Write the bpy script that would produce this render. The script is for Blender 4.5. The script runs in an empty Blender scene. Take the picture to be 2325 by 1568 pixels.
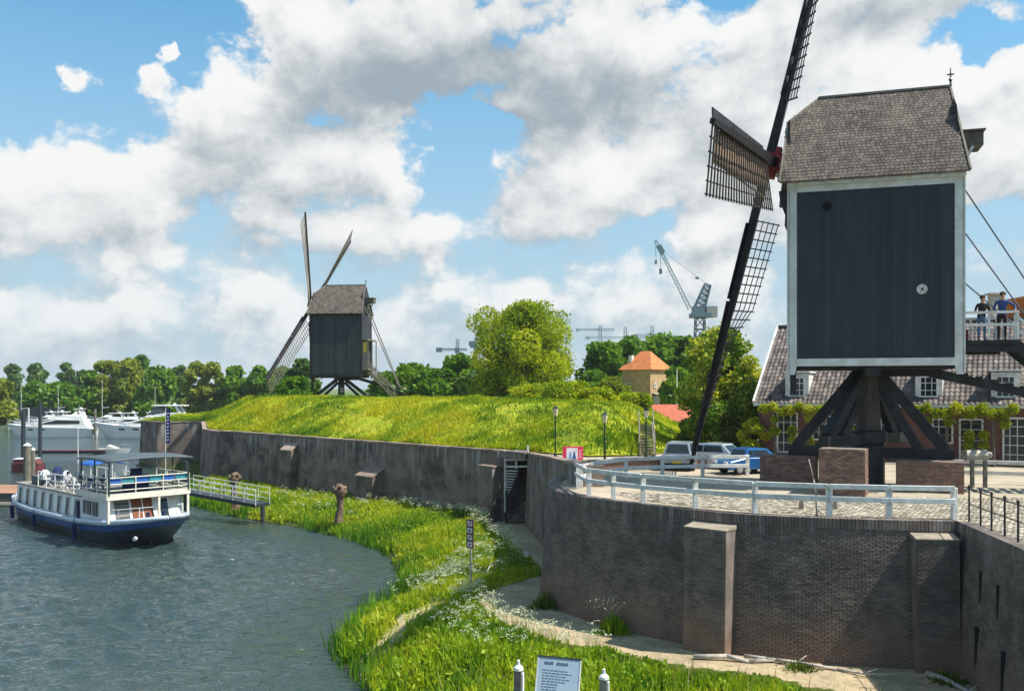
import bpy, bmesh, math, random
import numpy as np
from mathutils import Vector, Matrix, Quaternion

random.seed(7)
rng = np.random.default_rng(7)
S = bpy.context.scene
COL = S.collection
PI = math.pi

# ------------------------------------------------------------------ camera
CZ = 3.85                      # eye height above the bastion terrace (z = 0)
FX, CX, HY = 2013.0, 1162.5, 880.0
cam_d = bpy.data.cameras.new('camera')
cam = bpy.data.objects.new('camera', cam_d)
COL.objects.link(cam)
cam.location = (0, 0, CZ)
cam.rotation_euler = (PI / 2, 0, 0)
cam_d.sensor_width = 36
cam_d.lens = 36 * FX / 2325.0
cam_d.shift_y = (HY - 784) / 2325.0
cam_d.clip_start = 0.1
cam_d.clip_end = 9000
S.camera = cam

# ------------------------------------------------------------------ light
SUN_EL, SUN_AZ = math.radians(56.5), math.radians(104)     # azimuth clockwise from +Y
S.view_settings.view_transform = 'Standard'
S.view_settings.look = 'None'
S.view_settings.gamma = 1
S.view_settings.use_curve_mapping = False
S.view_settings.exposure = 0.85
sun_d = bpy.data.lights.new('sun', 'SUN')
sun_d.energy = 4.4
sun_d.angle = math.radians(0.5)
sun_d.color = (1.0, 0.94, 0.84)
sun = bpy.data.objects.new('sun', sun_d)
COL.objects.link(sun)
sv = Vector((math.sin(SUN_AZ) * math.cos(SUN_EL), math.cos(SUN_AZ) * math.cos(SUN_EL), math.sin(SUN_EL)))
sun.rotation_euler = sv.to_track_quat('Z', 'Y').to_euler()
sun.location = (60, -20, 80)

world = bpy.data.worlds.new('World')
S.world = world
world.use_nodes = True
wt = world.node_tree
wt.nodes.clear()


class NT:
    """small helper to write node trees as expressions"""
    def __init__(s, t):
        s.t = t

    def n(s, kind, **kw):
        x = s.t.nodes.new(kind)
        for k, v in kw.items():
            setattr(x, k, v)
        return x

    def put(s, sock, v):
        if v is None:
            return
        if isinstance(v, bpy.types.NodeSocket):
            s.t.links.new(v, sock)
        else:
            sock.default_value = v

    def m(s, op, a, b=None, c=None, clamp=False):
        x = s.n('ShaderNodeMath', operation=op, use_clamp=clamp)
        s.put(x.inputs[0], a)
        s.put(x.inputs[1], b)
        s.put(x.inputs[2], c)
        return x.outputs[0]

    def v(s, op, a, b=None):
        x = s.n('ShaderNodeVectorMath', operation=op)
        s.put(x.inputs[0], a)
        s.put(x.inputs[1], b)
        return x.outputs['Value'] if op in ('DOT_PRODUCT', 'LENGTH') else x.outputs['Vector']

    def ss(s, x, lo, hi, a=0.0, b=1.0):
        n = s.n('ShaderNodeMapRange', interpolation_type='SMOOTHSTEP')
        for i, q in enumerate((x, lo, hi, a, b)):
            s.put(n.inputs[i], q)
        return n.outputs[0]

    def noise(s, vec, scale=1.0, detail=4, rough=0.55, dist=0.0):
        n = s.n('ShaderNodeTexNoise')
        s.put(n.inputs['Vector'], vec)
        n.inputs['Scale'].default_value = scale
        n.inputs['Detail'].default_value = detail
        n.inputs['Roughness'].default_value = rough
        n.inputs['Distortion'].default_value = dist
        return n.outputs['Fac']

    def mix(s, f, a, b, blend='MIX'):
        n = s.n('ShaderNodeMix', data_type='RGBA', blend_type=blend)
        s.put(n.inputs[0], f)
        s.put(n.inputs[6], a)
        s.put(n.inputs[7], b)
        return n.outputs[2]


def c4(c):
    return (c[0], c[1], c[2], 1.0)


def azel(x, y):
    az = math.atan((x - CX) / FX)
    return az, math.atan((HY - y) / FX * math.cos(az))


# clouds of the day as angular positions on the sky (azimuth, elevation), sizes likewise; field goes on all round as noise
CLOUDS = [(200, 50, 270, 100, -2.1), (290, 190, 110, 55, -1.5), (80, 205, 150, 50, -1.5), (400, 50, 110, 55, -1.4), (0, 120, 60, 60, -.8),
          (180, 160, 36, 46, 3.6), (315, 190, 44, 34, 3.0), (365, 140, 16, 16, 2.2), (505, 20, 60, 40, -.9), (40, 285, 70, 26, -.5),
          (965, 262, 42, 42, -1.5), (1045, 240, 40, 42, -1.5), (1095, 300, 60, 44, -1.7), (1190, 225, 60, 30, 1.5), (1140, 205, 60, 24, .8), (1020, 350, 60, 50, -1.6), (1010, 425, 62, 36, -1.5), (925, 468, 70, 18, -.9),
          (2190, 72, 60, 22, -1.5), (2270, 92, 80, 22, -1.7), (1290, 580, 260, 40, -0.8), (2240, 500, 110, 50, -0.8), (1520, 500, 90, 26, -.7),
          (880, 620, 220, 26, -.45), (560, 300, 40, 60, .3),
          (540, 180, 170, 120, 1.2), (830, 360, 150, 65, 1.2), (640, 330, 300, 90, .6), (330, 330, 160, 80, .8), (70, 390, 150, 110, .8),
          (1300, 100, 560, 130, 1.3), (760, 90, 200, 90, 1.2), (1270, 420, 180, 85, 1.2), (2080, 230, 320, 110, 1.1), (1900, 60, 300, 70, .5),
          (2000, 420, 320, 80, 1.1), (1640, 525, 75, 42, 1.5), (1530, 612, 110, 42, 1.2), (340, 690, 50, 34, 1.1), (490, 685, 56, 34, .9),
          (1080, 660, 110, 38, 1.0), (450, 520, 600, 90, .6), (1300, 640, 900, 30, -.35), (400, 640, 500, 22, -.5), (830, 560, 140, 36, .6), (1370, 615, 44, 32, .8), (210, 700, 46, 24, .7), (25, 690, 26, 22, .8),
          (1700, 390, 170, 80, .9), (640, 690, 70, 30, .6), (1300, 690, 200, 30, .4)]
DARKS = [(1000, 120, 260, 80, 1.0), (1330, 210, 320, 75, 1.4), (1080, 190, 150, 50, .7), (1250, 275, 120, 24, .6), (700, 60, 60, 60, -.5),
         (830, 160, 110, 60, .7), (640, 290, 130, 55, 1.3), (1200, 440, 80, 50, 1.1), (1230, 385, 50, 50, .5), (1640, 400, 130, 60, .8),
         (2050, 40, 320, 45, 1.0), (1900, 100, 90, 60, .4), (850, 470, 300, 30, .5), (2240, 270, 90, 120, .5), (720, 560, 300, 26, .5), (60, 470, 120, 40, .4),
         (470, 120, 70, 90, -.7), (900, 370, 100, 40, -.7), (1330, 390, 80, 55, -.7), (1560, 90, 160, 60, -.8), (1200, 60, 120, 40, -.2),
         (2080, 180, 260, 50, -.7), (50, 350, 80, 60, -.6), (300, 370, 130, 30, -.5), (1640, 510, 60, 40, -.4), (1530, 600, 90, 40, -.4), (340, 680, 50, 34, -.5), (1080, 650, 100, 30, -.4)]


def blob_group(name, blobs, noise_amp):
    g = bpy.data.node_groups.new(name, 'ShaderNodeTree')
    g.interface.new_socket('P', in_out='INPUT', socket_type='NodeSocketVector')
    g.interface.new_socket('D', in_out='OUTPUT', socket_type='NodeSocketFloat')
    T = NT(g)
    gi, go = T.n('NodeGroupInput'), T.n('NodeGroupOutput')
    P = gi.outputs[0]
    if noise_amp:
        wn = T.n('ShaderNodeTexNoise')
        T.put(wn.inputs['Vector'], P)
        wn.inputs['Scale'].default_value = 9
        wn.inputs['Detail'].default_value = 5
        wn.inputs['Roughness'].default_value = .6
        w = T.v('MULTIPLY', T.v('SUBTRACT', wn.outputs['Color'], (.5, .5, .5)), (.15, .11, 0))
        Q = T.v('ADD', P, w)
        st = T.v('MULTIPLY', P, (1.0, 1.7, 1.0))
        acc = T.m('MULTIPLY_ADD', T.noise(st, 4.2, 5, .5), noise_amp, -noise_amp * .5 + .82)

        def puff(scale, det, off):
            v = T.n('ShaderNodeTexVoronoi', voronoi_dimensions='2D', feature='SMOOTH_F1')
            T.put(v.inputs['Vector'], T.v('ADD', T.v('ADD', T.v('MULTIPLY', P, (1.0, 1.35, 1.0)), T.v('MULTIPLY', w, (.5, .5, 0))), off))
            v.inputs['Scale'].default_value = scale
            v.inputs['Detail'].default_value = det
            v.inputs['Roughness'].default_value = .58
            v.inputs['Smoothness'].default_value = .7
            return v.outputs['Distance']
        acc = T.m('ADD', acc, T.m('MULTIPLY', T.m('SUBTRACT', .46, puff(9.0, 5, (3, 1, 0))), 2.0))
        acc = T.m('MULTIPLY_ADD', T.noise(T.v('ADD', st, (7, 3, 0)), 20, 6, .55), .7, T.m('ADD', acc, -.35))
    else:
        wn = T.n('ShaderNodeTexNoise')
        T.put(wn.inputs['Vector'], P)
        wn.inputs['Scale'].default_value = 7
        w = T.v('MULTIPLY', T.v('SUBTRACT', wn.outputs['Color'], (.5, .5, .5)), (.16, .1, 0))
        Q = T.v('ADD', P, w)
        acc = 0.0
    for (x, y, rx, ry, k) in blobs:
        a, e = azel(x, y)
        q = T.v('MULTIPLY', T.v('SUBTRACT', Q, (a, e, 0)), (FX / rx * .8, FX / ry * .8, 0))
        d2 = T.v('DOT_PRODUCT', q, q)
        ex = T.m('POWER', 2.718, T.m('MULTIPLY', d2, -1.0))
        acc = T.m('MULTIPLY_ADD', ex, k, acc)
    T.t.links.new(acc, go.inputs[0])
    return g


W = NT(wt)
gD = blob_group('cloud_field', CLOUDS, 1.9)
gS = blob_group('cloud_shade', DARKS, 0)
tc = W.n('ShaderNodeTexCoord')
sep = W.n('ShaderNodeSeparateXYZ')
wt.links.new(tc.outputs['Generated'], sep.inputs[0])
az = W.m('ARCTAN2', sep.outputs[0], sep.outputs[1])
el = W.m('ARCSINE', sep.outputs[2])
comb = W.n('ShaderNodeCombineXYZ')
wt.links.new(az, comb.inputs[0])
wt.links.new(el, comb.inputs[1])
P = comb.outputs[0]


def grp(g, p):
    n = W.n('ShaderNodeGroup')
    n.node_tree = g
    wt.links.new(p, n.inputs[0])
    return n.outputs[0]


dA = grp(gD, P)
dB = grp(gD, W.v('ADD', P, (0.012, 0.030, 0)))
dk = grp(gS, P)
mask = W.ss(dA, W.ss(el, .0, .30, -1.2, -.06), W.ss(el, .0, .30, 1.0, .62))
relief = W.m('SUBTRACT', dA, dB)
lum = W.m('MULTIPLY_ADD', relief, 0.46, 0.76)
lum = W.m('MULTIPLY_ADD', W.m('SUBTRACT', W.noise(W.v('MULTIPLY', P, (1, 2.0, 1)), 3.6, 3, .5), .5), 1.1, lum)
lum = W.m('SUBTRACT', lum, W.m('MULTIPLY', dk, 0.50))
lum = W.m('SUBTRACT', lum, W.m('MULTIPLY', W.m('SUBTRACT', 1.0, mask), W.ss(el, .05, .3, .5, .1)))
fine = W.noise(W.v('MULTIPLY', P, (1, 1.6, 1)), 26, 7, .6)
lum = W.m('MULTIPLY_ADD', W.m('SUBTRACT', fine, .5), 0.25, lum)
lum = W.m('SUBTRACT', lum, W.m('MULTIPLY', W.ss(dA, .9, 2.6), .14))
lum = W.ss(lum, -.60, 1.26)
ccol = W.mix(lum, (1.95, 2.32, 2.58, 1), (5.3, 5.3, 5.2, 1))
sky = W.n('ShaderNodeTexSky', sky_type='NISHITA')
sky.sun_disc = False
sky.sun_elevation = SUN_EL
sky.sun_rotation = SUN_AZ
sky.air_density = 1.0
sky.dust_density = 0.6
sky.ozone_density = 1.5
skc = W.mix(1.0, sky.outputs[0], (0.38, 0.98, 1.08, 1), 'MULTIPLY')
hz = W.ss(el, 0.0, 0.50, 0.92, 0.05)
skc = W.mix(hz, skc, (2.75, 3.4, 3.95, 1))
# low sky: thin pale cloud, softer masks
mask2 = W.m('MULTIPLY', mask, W.ss(el, -.01, 0.14, .72, .98))
colr = W.mix(mask2, skc, ccol)
bg = W.n('ShaderNodeBackground')
bg.inputs['Strength'].default_value = 0.1
wt.links.new(colr, bg.inputs['Color'])
world.cycles.sampling_method = 'NONE'
wo = W.n('ShaderNodeOutputWorld')
wt.links.new(bg.outputs[0], wo.inputs['Surface'])

# ------------------------------------------------------------------ helpers


def gp(x, y, z=0.0):
    d = (CZ - z) * FX / (y - HY)
    return Vector(((x - CX) / FX * d, d, z))


def dp(x, y, d):
    return Vector(((x - CX) / FX * d, d, CZ - (y - HY) / FX * d))


def tag(o, label=None, cat=None, group=None, kind=None):
    if label:
        o['label'] = label
    if cat:
        o['category'] = cat
    if group:
        o['group'] = group
    if kind:
        o['kind'] = kind
    return o


def thing(name, label, cat, loc=(0, 0, 0), rz=0.0, group=None):
    o = bpy.data.objects.new(name, None)
    COL.objects.link(o)
    o.location = loc
    o.rotation_euler = (0, 0, rz)
    o.empty_display_size = .3
    return tag(o, label, cat, group)


def link_mesh(name, me, parent=None):
    o = bpy.data.objects.new(name, me)
    COL.objects.link(o)
    if parent is not None:
        o.parent = parent
    return o


def copy_tree(o, parent=None):
    c = o.copy()
    COL.objects.link(c)
    c.parent = parent
    for ch in o.children:
        copy_tree(ch, c)
    return c


def np_mesh(name, V, F, mat, smooth=False, attrs=None):
    """V (n,3) array; F (m,k) array of equal-sized faces"""
    V = np.asarray(V, dtype=np.float32)
    F = np.asarray(F, dtype=np.int32)
    me = bpy.data.meshes.new(name)
    me.vertices.add(len(V))
    me.vertices.foreach_set('co', V.ravel())
    k = F.shape[1]
    me.loops.add(F.size)
    me.loops.foreach_set('vertex_index', F.ravel())
    me.polygons.add(len(F))
    me.polygons.foreach_set('loop_start', np.arange(0, F.size, k, dtype=np.int32))
    me.polygons.foreach_set('use_smooth', np.full(len(F), bool(smooth)))
    if attrs:
        for nm, (dom, arr) in attrs.items():
            a = me.attributes.new(nm, 'FLOAT', dom)
            a.data.foreach_set('value', np.asarray(arr, dtype=np.float32))
    me.update(calc_edges=True)
    if mat:
        me.materials.append(mat)
    return me


class MB:
    def __init__(s, off=(0, 0, 0)):
        s.v, s.f, s.off = [], [], Vector(off)

    def add(s, vs, fs):
        b = len(s.v)
        s.v += [Vector(p) - s.off for p in vs]
        s.f += [tuple(b + i for i in f) for f in fs]
        return s

    def box(s, c, size, m=None):
        c = Vector(c)
        hx, hy, hz = size[0] / 2, size[1] / 2, size[2] / 2
        vs = []
        for z in (-hz, hz):
            for x, y in ((-hx, -hy), (hx, -hy), (hx, hy), (-hx, hy)):
                p = Vector((x, y, z))
                if m is not None:
                    p = m @ p
                vs.append(c + p)
        return s.add(vs, [(3, 2, 1, 0), (4, 5, 6, 7), (0, 1, 5, 4), (1, 2, 6, 5), (2, 3, 7, 6), (3, 0, 4, 7)])

    def span(s, x0, x1, y0, y1, z0, z1):
        return s.box(((x0 + x1) / 2, (y0 + y1) / 2, (z0 + z1) / 2), (abs(x1 - x0), abs(y1 - y0), abs(z1 - z0)))

    def frame(s, p0, p1, up):
        d = (p1 - p0)
        d.normalize()
        a = d.cross(Vector(up))
        if a.length < 1e-4:
            a = d.cross(Vector((1, 0, 0)))
        a.normalize()
        return d, a, a.cross(d).normalized()

    def beam(s, p0, p1, w, h, w1=None, h1=None, up=(0, 0, 1)):
        """w across, h along up"""
        p0, p1 = Vector(p0), Vector(p1)
        d, a, b = s.frame(p0, p1, up)
        w1 = w if w1 is None else w1
        h1 = h if h1 is None else h1
        vs = []
        for p, ww, hh in ((p0, w, h), (p1, w1, h1)):
            for i, j in ((-1, -1), (1, -1), (1, 1), (-1, 1)):
                vs.append(p + a * (i * ww / 2) + b * (j * hh / 2))
        return s.add(vs, [(3, 2, 1, 0), (4, 5, 6, 7), (0, 1, 5, 4), (1, 2, 6, 5), (2, 3, 7, 6), (3, 0, 4, 7)])

    def tube(s, p0, p1, r0, r1=None, n=8, caps=True):
        p0, p1 = Vector(p0), Vector(p1)
        r1 = r0 if r1 is None else r1
        d, a, b = s.frame(p0, p1, (0, 0, 1))
        vs = []
        for p, r in ((p0, r0), (p1, r1)):
            for i in range(n):
                t = 2 * PI * i / n
                vs.append(p + a * (r * math.cos(t)) + b * (r * math.sin(t)))
        fs = [(i, (i + 1) % n, n + (i + 1) % n, n + i) for i in range(n)]
        if caps:
            fs += [tuple(range(n - 1, -1, -1)), tuple(range(n, 2 * n))]
        return s.add(vs, fs)

    def path(s, pts, r, n=6):
        for a, b in zip(pts[:-1], pts[1:]):
            s.tube(a, b, r, r, n)
        return s

    def lathe(s, c, prof, n=12):
        c = Vector(c)
        vs, fs = [], []
        for r, z in prof:
            for i in range(n):
                t = 2 * PI * i / n
                vs.append(c + Vector((r * math.cos(t), r * math.sin(t), z)))
        for k in range(len(prof) - 1):
            for i in range(n):
                j = (i + 1) % n
                fs.append((k * n + i, k * n + j, (k + 1) * n + j, (k + 1) * n + i))
        fs.append(tuple(range(n - 1, -1, -1)))
        fs.append(tuple(range((len(prof) - 1) * n, len(prof) * n)))
        return s.add(vs, fs)

    def prism(s, poly, vec):
        """poly: list of 3D points, extruded by vec"""
        n = len(poly)
        vec = Vector(vec)
        vs = [Vector(p) for p in poly] + [Vector(p) + vec for p in poly]
        fs = [tuple(range(n - 1, -1, -1)), tuple(range(n, 2 * n))]
        fs += [(i, (i + 1) % n, n + (i + 1) % n, n + i) for i in range(n)]
        return s.add(vs, fs)

    def grid(s, rows):
        """rows: list of equal-length lists of points -> quad sheet"""
        m = len(rows[0])
        vs = [p for r in rows for p in r]
        fs = [(i * m + j, i * m + j + 1, (i + 1) * m + j + 1, (i + 1) * m + j)
              for i in range(len(rows) - 1) for j in range(m - 1)]
        return s.add(vs, fs)

    def mesh(s, name, mat, smooth=False, fix=True):
        me = bpy.data.meshes.new(name)
        me.from_pydata([tuple(p) for p in s.v], [], s.f)
        if fix:
            bm = bmesh.new()
            bm.from_mesh(me)
            bmesh.ops.recalc_face_normals(bm, faces=bm.faces)
            bm.to_mesh(me)
            bm.free()
        if smooth:
            me.polygons.foreach_set('use_smooth', [True] * len(me.polygons))
        if mat:
            me.materials.append(mat)
        me.update()
        return me

    def build(s, name, mat, parent=None, smooth=False, fix=True, bevel=0):
        o = link_mesh(name, s.mesh(name, mat, smooth, fix), parent)
        if bevel:
            b = o.modifiers.new('bevel', 'BEVEL')
            b.width = bevel
            b.segments = 1
            b.limit_method = 'ANGLE'
        return o


# ---- materials
def mat(name, c1, c2=None, scale=3.0, rough=0.7, bump=0.0, bscale=None, spec=0.3, metal=0.0, rnd=0.0, low=None,
        streak=None, stain=None, coords='Object', stretch=(1, 1, 1), coat=0, emit=None):
    m = bpy.data.materials.new(name)
    m.use_nodes = True
    T = NT(m.node_tree)
    b = m.node_tree.nodes['Principled BSDF']
    b.inputs['Roughness'].default_value = rough
    b.inputs['Metallic'].default_value = metal
    b.inputs['Specular IOR Level'].default_value = spec
    if coat:
        b.inputs['Coat Weight'].default_value = coat
    if coords == 'World':
        vec = T.n('ShaderNodeNewGeometry').outputs['Position']
    else:
        vec = T.n('ShaderNodeTexCoord').outputs['Object']
    if stretch != (1, 1, 1):
        vec = T.v('MULTIPLY', vec, stretch)
    c2 = c2 or tuple(x * .75 for x in c1)
    f = T.ss(T.noise(vec, scale, 6, .62), .32, .68)
    col = T.mix(f, c4(c1), c4(c2))
    if rnd:
        oi = T.n('ShaderNodeObjectInfo').outputs['Random']
        at = T.n('ShaderNodeAttribute', attribute_name='tint').outputs['Fac']
        r = T.m('FRACT', T.m('ADD', oi, at))
        col = T.mix(1.0, col, T.mix(r, c4((1 - rnd,) * 3), c4((1 + rnd * .9,) * 3)), 'MULTIPLY')
    if stain:   # (colour, amount, scale)
        sc, am, ss = stain
        pos = T.n('ShaderNodeNewGeometry').outputs['Position']
        s1 = T.ss(T.noise(pos, ss, 6, .65), .48, .66, 0, am)
        col = T.mix(s1, col, c4(sc))
    if low:     # differently fired / damp brick towards the foot: (colour, amount, z)
        sc, am, zz = low
        pos = T.n('ShaderNodeNewGeometry').outputs['Position']
        sx0 = T.n('ShaderNodeSeparateXYZ')
        T.t.links.new(pos, sx0.inputs[0])
        hh = T.m('MULTIPLY_ADD', T.noise(pos, .8, 4, .6), 2.4, sx0.outputs[2])
        col = T.mix(T.ss(hh, zz, zz + 1.6, am, 0), col, c4(sc))
    if streak:  # vertical runs of lime / dirt : (colour, amount, z_top, length)
        sc, am, zt, ln = streak
        pos = T.n('ShaderNodeNewGeometry').outputs['Position']
        s2 = T.noise(T.v('MULTIPLY', pos, (1.0, 1.0, .09)), 3.2, 5, .6)
        sx = T.n('ShaderNodeSeparateXYZ')
        T.t.links.new(pos, sx.inputs[0])
        fall = T.ss(sx.outputs[2], zt - ln, zt, 0, 1)
        s2 = T.m('MULTIPLY', T.ss(s2, .5, .66, 0, am), fall)
        col = T.mix(s2, col, c4(sc))
    T.t.links.new(col, b.inputs['Base Color'])
    if bump:
        bn = T.n('ShaderNodeBump')
        bn.inputs['Strength'].default_value = min(1, bump)
        bn.inputs['Distance'].default_value = .03
        T.t.links.new(T.noise(vec, bscale or scale * 6, 5, .6), bn.inputs['Height'])
        T.t.links.new(bn.outputs[0], b.inputs['Normal'])
    if emit:
        b.inputs['Emission Color'].default_value = c4(emit)
    return m


def leafmat(name, dark, mid, light, trans=.35):
    m = bpy.data.materials.new(name)
    m.use_nodes = True
    T = NT(m.node_tree)
    m.node_tree.nodes.clear()
    at = T.n('ShaderNodeAttribute', attribute_name='tint').outputs['Fac']
    c = T.mix(T.ss(at, .05, .5), c4(dark), c4(mid))
    c = T.mix(T.ss(at, .5, .98), c, c4(light))
    d = T.n('ShaderNodeBsdfDiffuse')
    T.t.links.new(c, d.inputs[0])
    t = T.n('ShaderNodeBsdfTranslucent')
    T.t.links.new(T.mix(1.0, c, (1.25, 1.15, .5, 1), 'MULTIPLY'), t.inputs[0])
    g = T.n('ShaderNodeBsdfGlossy')
    g.inputs['Roughness'].default_value = .5
    g.inputs['Color'].default_value = (.5, .5, .5, 1)
    mx = T.n('ShaderNodeMixShader')
    mx.inputs[0].default_value = trans
    T.t.links.new(d.outputs[0], mx.inputs[1])
    T.t.links.new(t.outputs[0], mx.inputs[2])
    mx2 = T.n('ShaderNodeMixShader')
    mx2.inputs[0].default_value = .03
    T.t.links.new(mx.outputs[0], mx2.inputs[1])
    T.t.links.new(g.outputs[0], mx2.inputs[2])
    o = T.n('ShaderNodeOutputMaterial')
    T.t.links.new(mx2.outputs[0], o.inputs[0])
    return m


M = {}
M['white'] = mat('white_paint', (.74, .74, .72), (.56, .56, .54), 4, .55, .15, 30, stain=((.35, .33, .28), .4, 1.4))
M['trim'] = mat('mill_trim_paint', (.66, .68, .66), (.52, .54, .51), 3, .6, .15, 30, stain=((.38, .36, .30), .35, .9))
M['cream'] = mat('cream_paint', (.72, .70, .58), (.6, .58, .48), 3, .5)
M['board'] = mat('tarred_board', (.028, .033, .046), (.042, .048, .064), 1.2, .85, .10, 18, rnd=.13, coords='World', stretch=(1, 1, .12))
M['tar'] = mat('tarred_timber', (.010, .012, .014), (.022, .025, .028), 2.5, .6, .4, 14, stain=((.055, .07, .07), .4, 1.2))
M['tar2'] = mat('black_sail_timber', (.011, .010, .012), (.024, .022, .026), 2.5, .5, .3, 14)
M['red'] = mat('red_hub_paint', (.36, .025, .03), (.24, .02, .025), 4, .5, .2)
M['shingle'] = mat('weathered_shingle', (.150, .124, .106), (.082, .068, .06), 2.2, .85, .3, 20, rnd=.34, coords='World', stain=((.2, .175, .14), .3, .8))
M['wood'] = mat('grey_wood', (.25, .22, .18), (.15, .13, .11), 5, .8, .4, 20, rnd=.25, coords='World')
M['brownwood'] = mat('brown_post_wood', (.085, .068, .06), (.04, .032, .028), 3, .75, .4, 20, stretch=(1, 1, .2))
M['lattice'] = mat('sail_lattice_wood', (.11, .09, .075), (.06, .05, .045), 4, .7)
M['cloth'] = mat('sailcloth', (.34, .24, .17), (.24, .16, .11), 3, .9, .4, 8)
M['rope'] = mat('rope', (.55, .38, .2), (.4, .28, .15), 8, .9)
M['ropeblue'] = mat('grey_rope', (.12, .14, .17), None, 8, .8)
M['brick'] = mat('bastion_brick', (.195, .155, .133), (.120, .098, .086), 1.5, .9, .35, 30, rnd=.24, coords='World',
                 streak=((.27, .26, .24), .75, .1, 1.7), stain=((.07, .062, .058), .6, .5), low=((.26, .15, .10), .6, -2.9))
M['mortar'] = mat('wall_mortar', (.155, .13, .112), (.105, .09, .08), 2.0, .95, .4, 30, coords='World',
                  stain=((.06, .055, .052), .6, .5))
M['wall'] = mat('far_wall_brick', (.215, .165, .135), (.120, .096, .082), .9, .92, .5, 9, coords='World',
                streak=((.36, .35, .33), .75, .1, 3.0), stain=((.055, .05, .042), .75, .45), low=((.13, .13, .06), .5, -3.6))
M['coping'] = mat('coping_brick', (.34, .25, .19), (.22, .17, .14), 3, .85, .4, 20, rnd=.3, coords='World')
M['sandstone'] = mat('buttress_cap', (.33, .28, .21), (.22, .19, .15), 3, .85, .4, 20)
M['pier'] = mat('pier_brick', (.27, .16, .12), (.18, .115, .095), 3, .9, .35, 30, rnd=.35, coords='World')
M['pierm'] = mat('pier_mortar', (.22, .18, .15), None, 3, .95)
M['dark'] = mat('opening_shade_black', (.006, .006, .006), None, 3, .9)  # flat black painted in place of the shade inside openings
M['sett'] = mat('granite_sett', (.40, .36, .29), (.30, .26, .2), 6, .85, .3, 30, rnd=.5, coords='World')
M['pave'] = mat('terrace_sand', (.43, .37, .28), (.32, .27, .20), .8, .95, .5, 25, coords='World', stain=((.20, .20, .10), .45, .5))
M['iron'] = mat('black_iron', (.014, .015, .016), None, 5, .45, spec=.5)
M['glass'] = mat('window_glass', (.016, .022, .028), (.03, .04, .045), 1.0, .12, spec=.45)
M['tile'] = mat('grey_brown_pantile', (.165, .132, .115), (.095, .08, .073), 3, .75, .2, 20, rnd=.5, coords='World')
M['tilebase'] = mat('roof_batten_felt', (.07, .055, .05), None, 3, .95)  # dark roof base under the tiles
M['orange'] = mat('orange_tile', (.50, .165, .05), (.36, .12, .045), 1.8, .8, .2, 20, rnd=.22)
M['redtile'] = mat('red_tile', (.42, .11, .06), (.30, .085, .05), 2.5, .8, rnd=.22)
M['housebrick'] = mat('house_brick', (.17, .085, .07), (.11, .06, .055), 2.0, .9, .3, 30)
M['yellowbrick'] = mat('buff_brick', (.50, .34, .18), (.36, .23, .12), 1.6, .9, .3, 12)
M['hullblack'] = mat('black_hull_paint', (.016, .021, .032), (.045, .055, .07), .6, .35, spec=.5)
M['hullblue'] = mat('blue_hull_band', (.015, .075, .28), (.025, .08, .22), 1.2, .35, spec=.5)
M['rubrail'] = mat('pale_blue_rubbing_strake', (.52, .60, .68), (.42, .5, .58), 2, .4, spec=.5)
M['boatwhite'] = mat('boat_white', (.78, .78, .76), (.7, .7, .68), 1.2, .35, spec=.5)
M['boatgrey'] = mat('slate_canopy', (.055, .075, .085), (.08, .10, .11), 1.0, .6)
M['deck'] = mat('grey_deck', (.26, .24, .22), (.2, .19, .17), 2, .8)
M['mahog'] = mat('varnished_door', (.25, .085, .03), (.17, .055, .02), 3, .4)
M['navy'] = mat('navy_fabric', (.015, .03, .10), None, 4, .8)
M['bluecloth'] = mat('bright_blue_cover', (.03, .13, .45), None, 4, .7)
M['pontoon'] = mat('orange_brown_decking', (.40, .22, .13), (.30, .17, .11), 3, .85, rnd=.25, coords='World')
M['redboat'] = mat('dark_red_canvas', (.16, .045, .05), None, 3, .6)
M['pile'] = mat('pile_wood', (.20, .18, .14), (.11, .1, .085), 3, .85, .4)
M['steeldark'] = mat('dark_steel_pile', (.035, .05, .055), None, 3, .5)
M['flag'] = mat('navy_banner', (.012, .02, .13), None, 4, .8)
M['flagwhite'] = mat('banner_print', (.7, .7, .75), None, 4, .8)
M['stone'] = mat('pale_stone', (.5, .45, .38), (.35, .32, .27), 5, .9, .4)
M['branch'] = mat('bleached_branch', (.45, .42, .36), (.3, .27, .23), 5, .85)
M['bark'] = mat('tree_bark', (.12, .10, .08), (.07, .058, .045), 5, .9, .5, 20)
M['pollard'] = mat('pollard_bark', (.22, .15, .10), (.10, .07, .05), 4, .9, .7, 12)
M['signblue'] = mat('pale_blue_board', (.38, .47, .55), (.33, .42, .5), 3, .45)
M['signink'] = mat('dark_print', (.10, .14, .22), None, 3, .6)
M['signbrown'] = mat('maroon_sign', (.12, .045, .06), None, 3, .5)
M['signwhite'] = mat('sign_symbol_white', (.6, .58, .62), None, 3, .5)
M['pink'] = mat('pink_poster', (.72, .04, .13), (.6, .03, .10), 3, .6)
M['posterwhite'] = mat('poster_white', (.8, .8, .85), None, 3, .6)
M['posterblue'] = mat('poster_blue', (.12, .35, .75), None, 3, .6)
M['posternavy'] = mat('poster_navy', (.03, .08, .3), None, 3, .6)
M['lampglass'] = mat('cream_lantern_glass', (.75, .66, .42), None, 3, .3)
M['lamppost'] = mat('dark_green_post', (.015, .035, .028), None, 3, .45)
M['silver'] = mat('silver_car_paint', (.42, .46, .50), None, 2, .25, metal=.5, spec=.5, coat=.5)
M['white_car'] = mat('pale_silver_car_paint', (.55, .58, .6), None, 2, .25, metal=.4, spec=.5, coat=.5)
M['bluecar'] = mat('blue_car_paint', (.012, .11, .32), None, 2, .22, spec=.5, coat=.6)
M['tyre'] = mat('tyre', (.012, .012, .012), None, 3, .8)
M['taillight'] = mat('tail_light_red', (.4, .01, .01), None, 3, .3)
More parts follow.
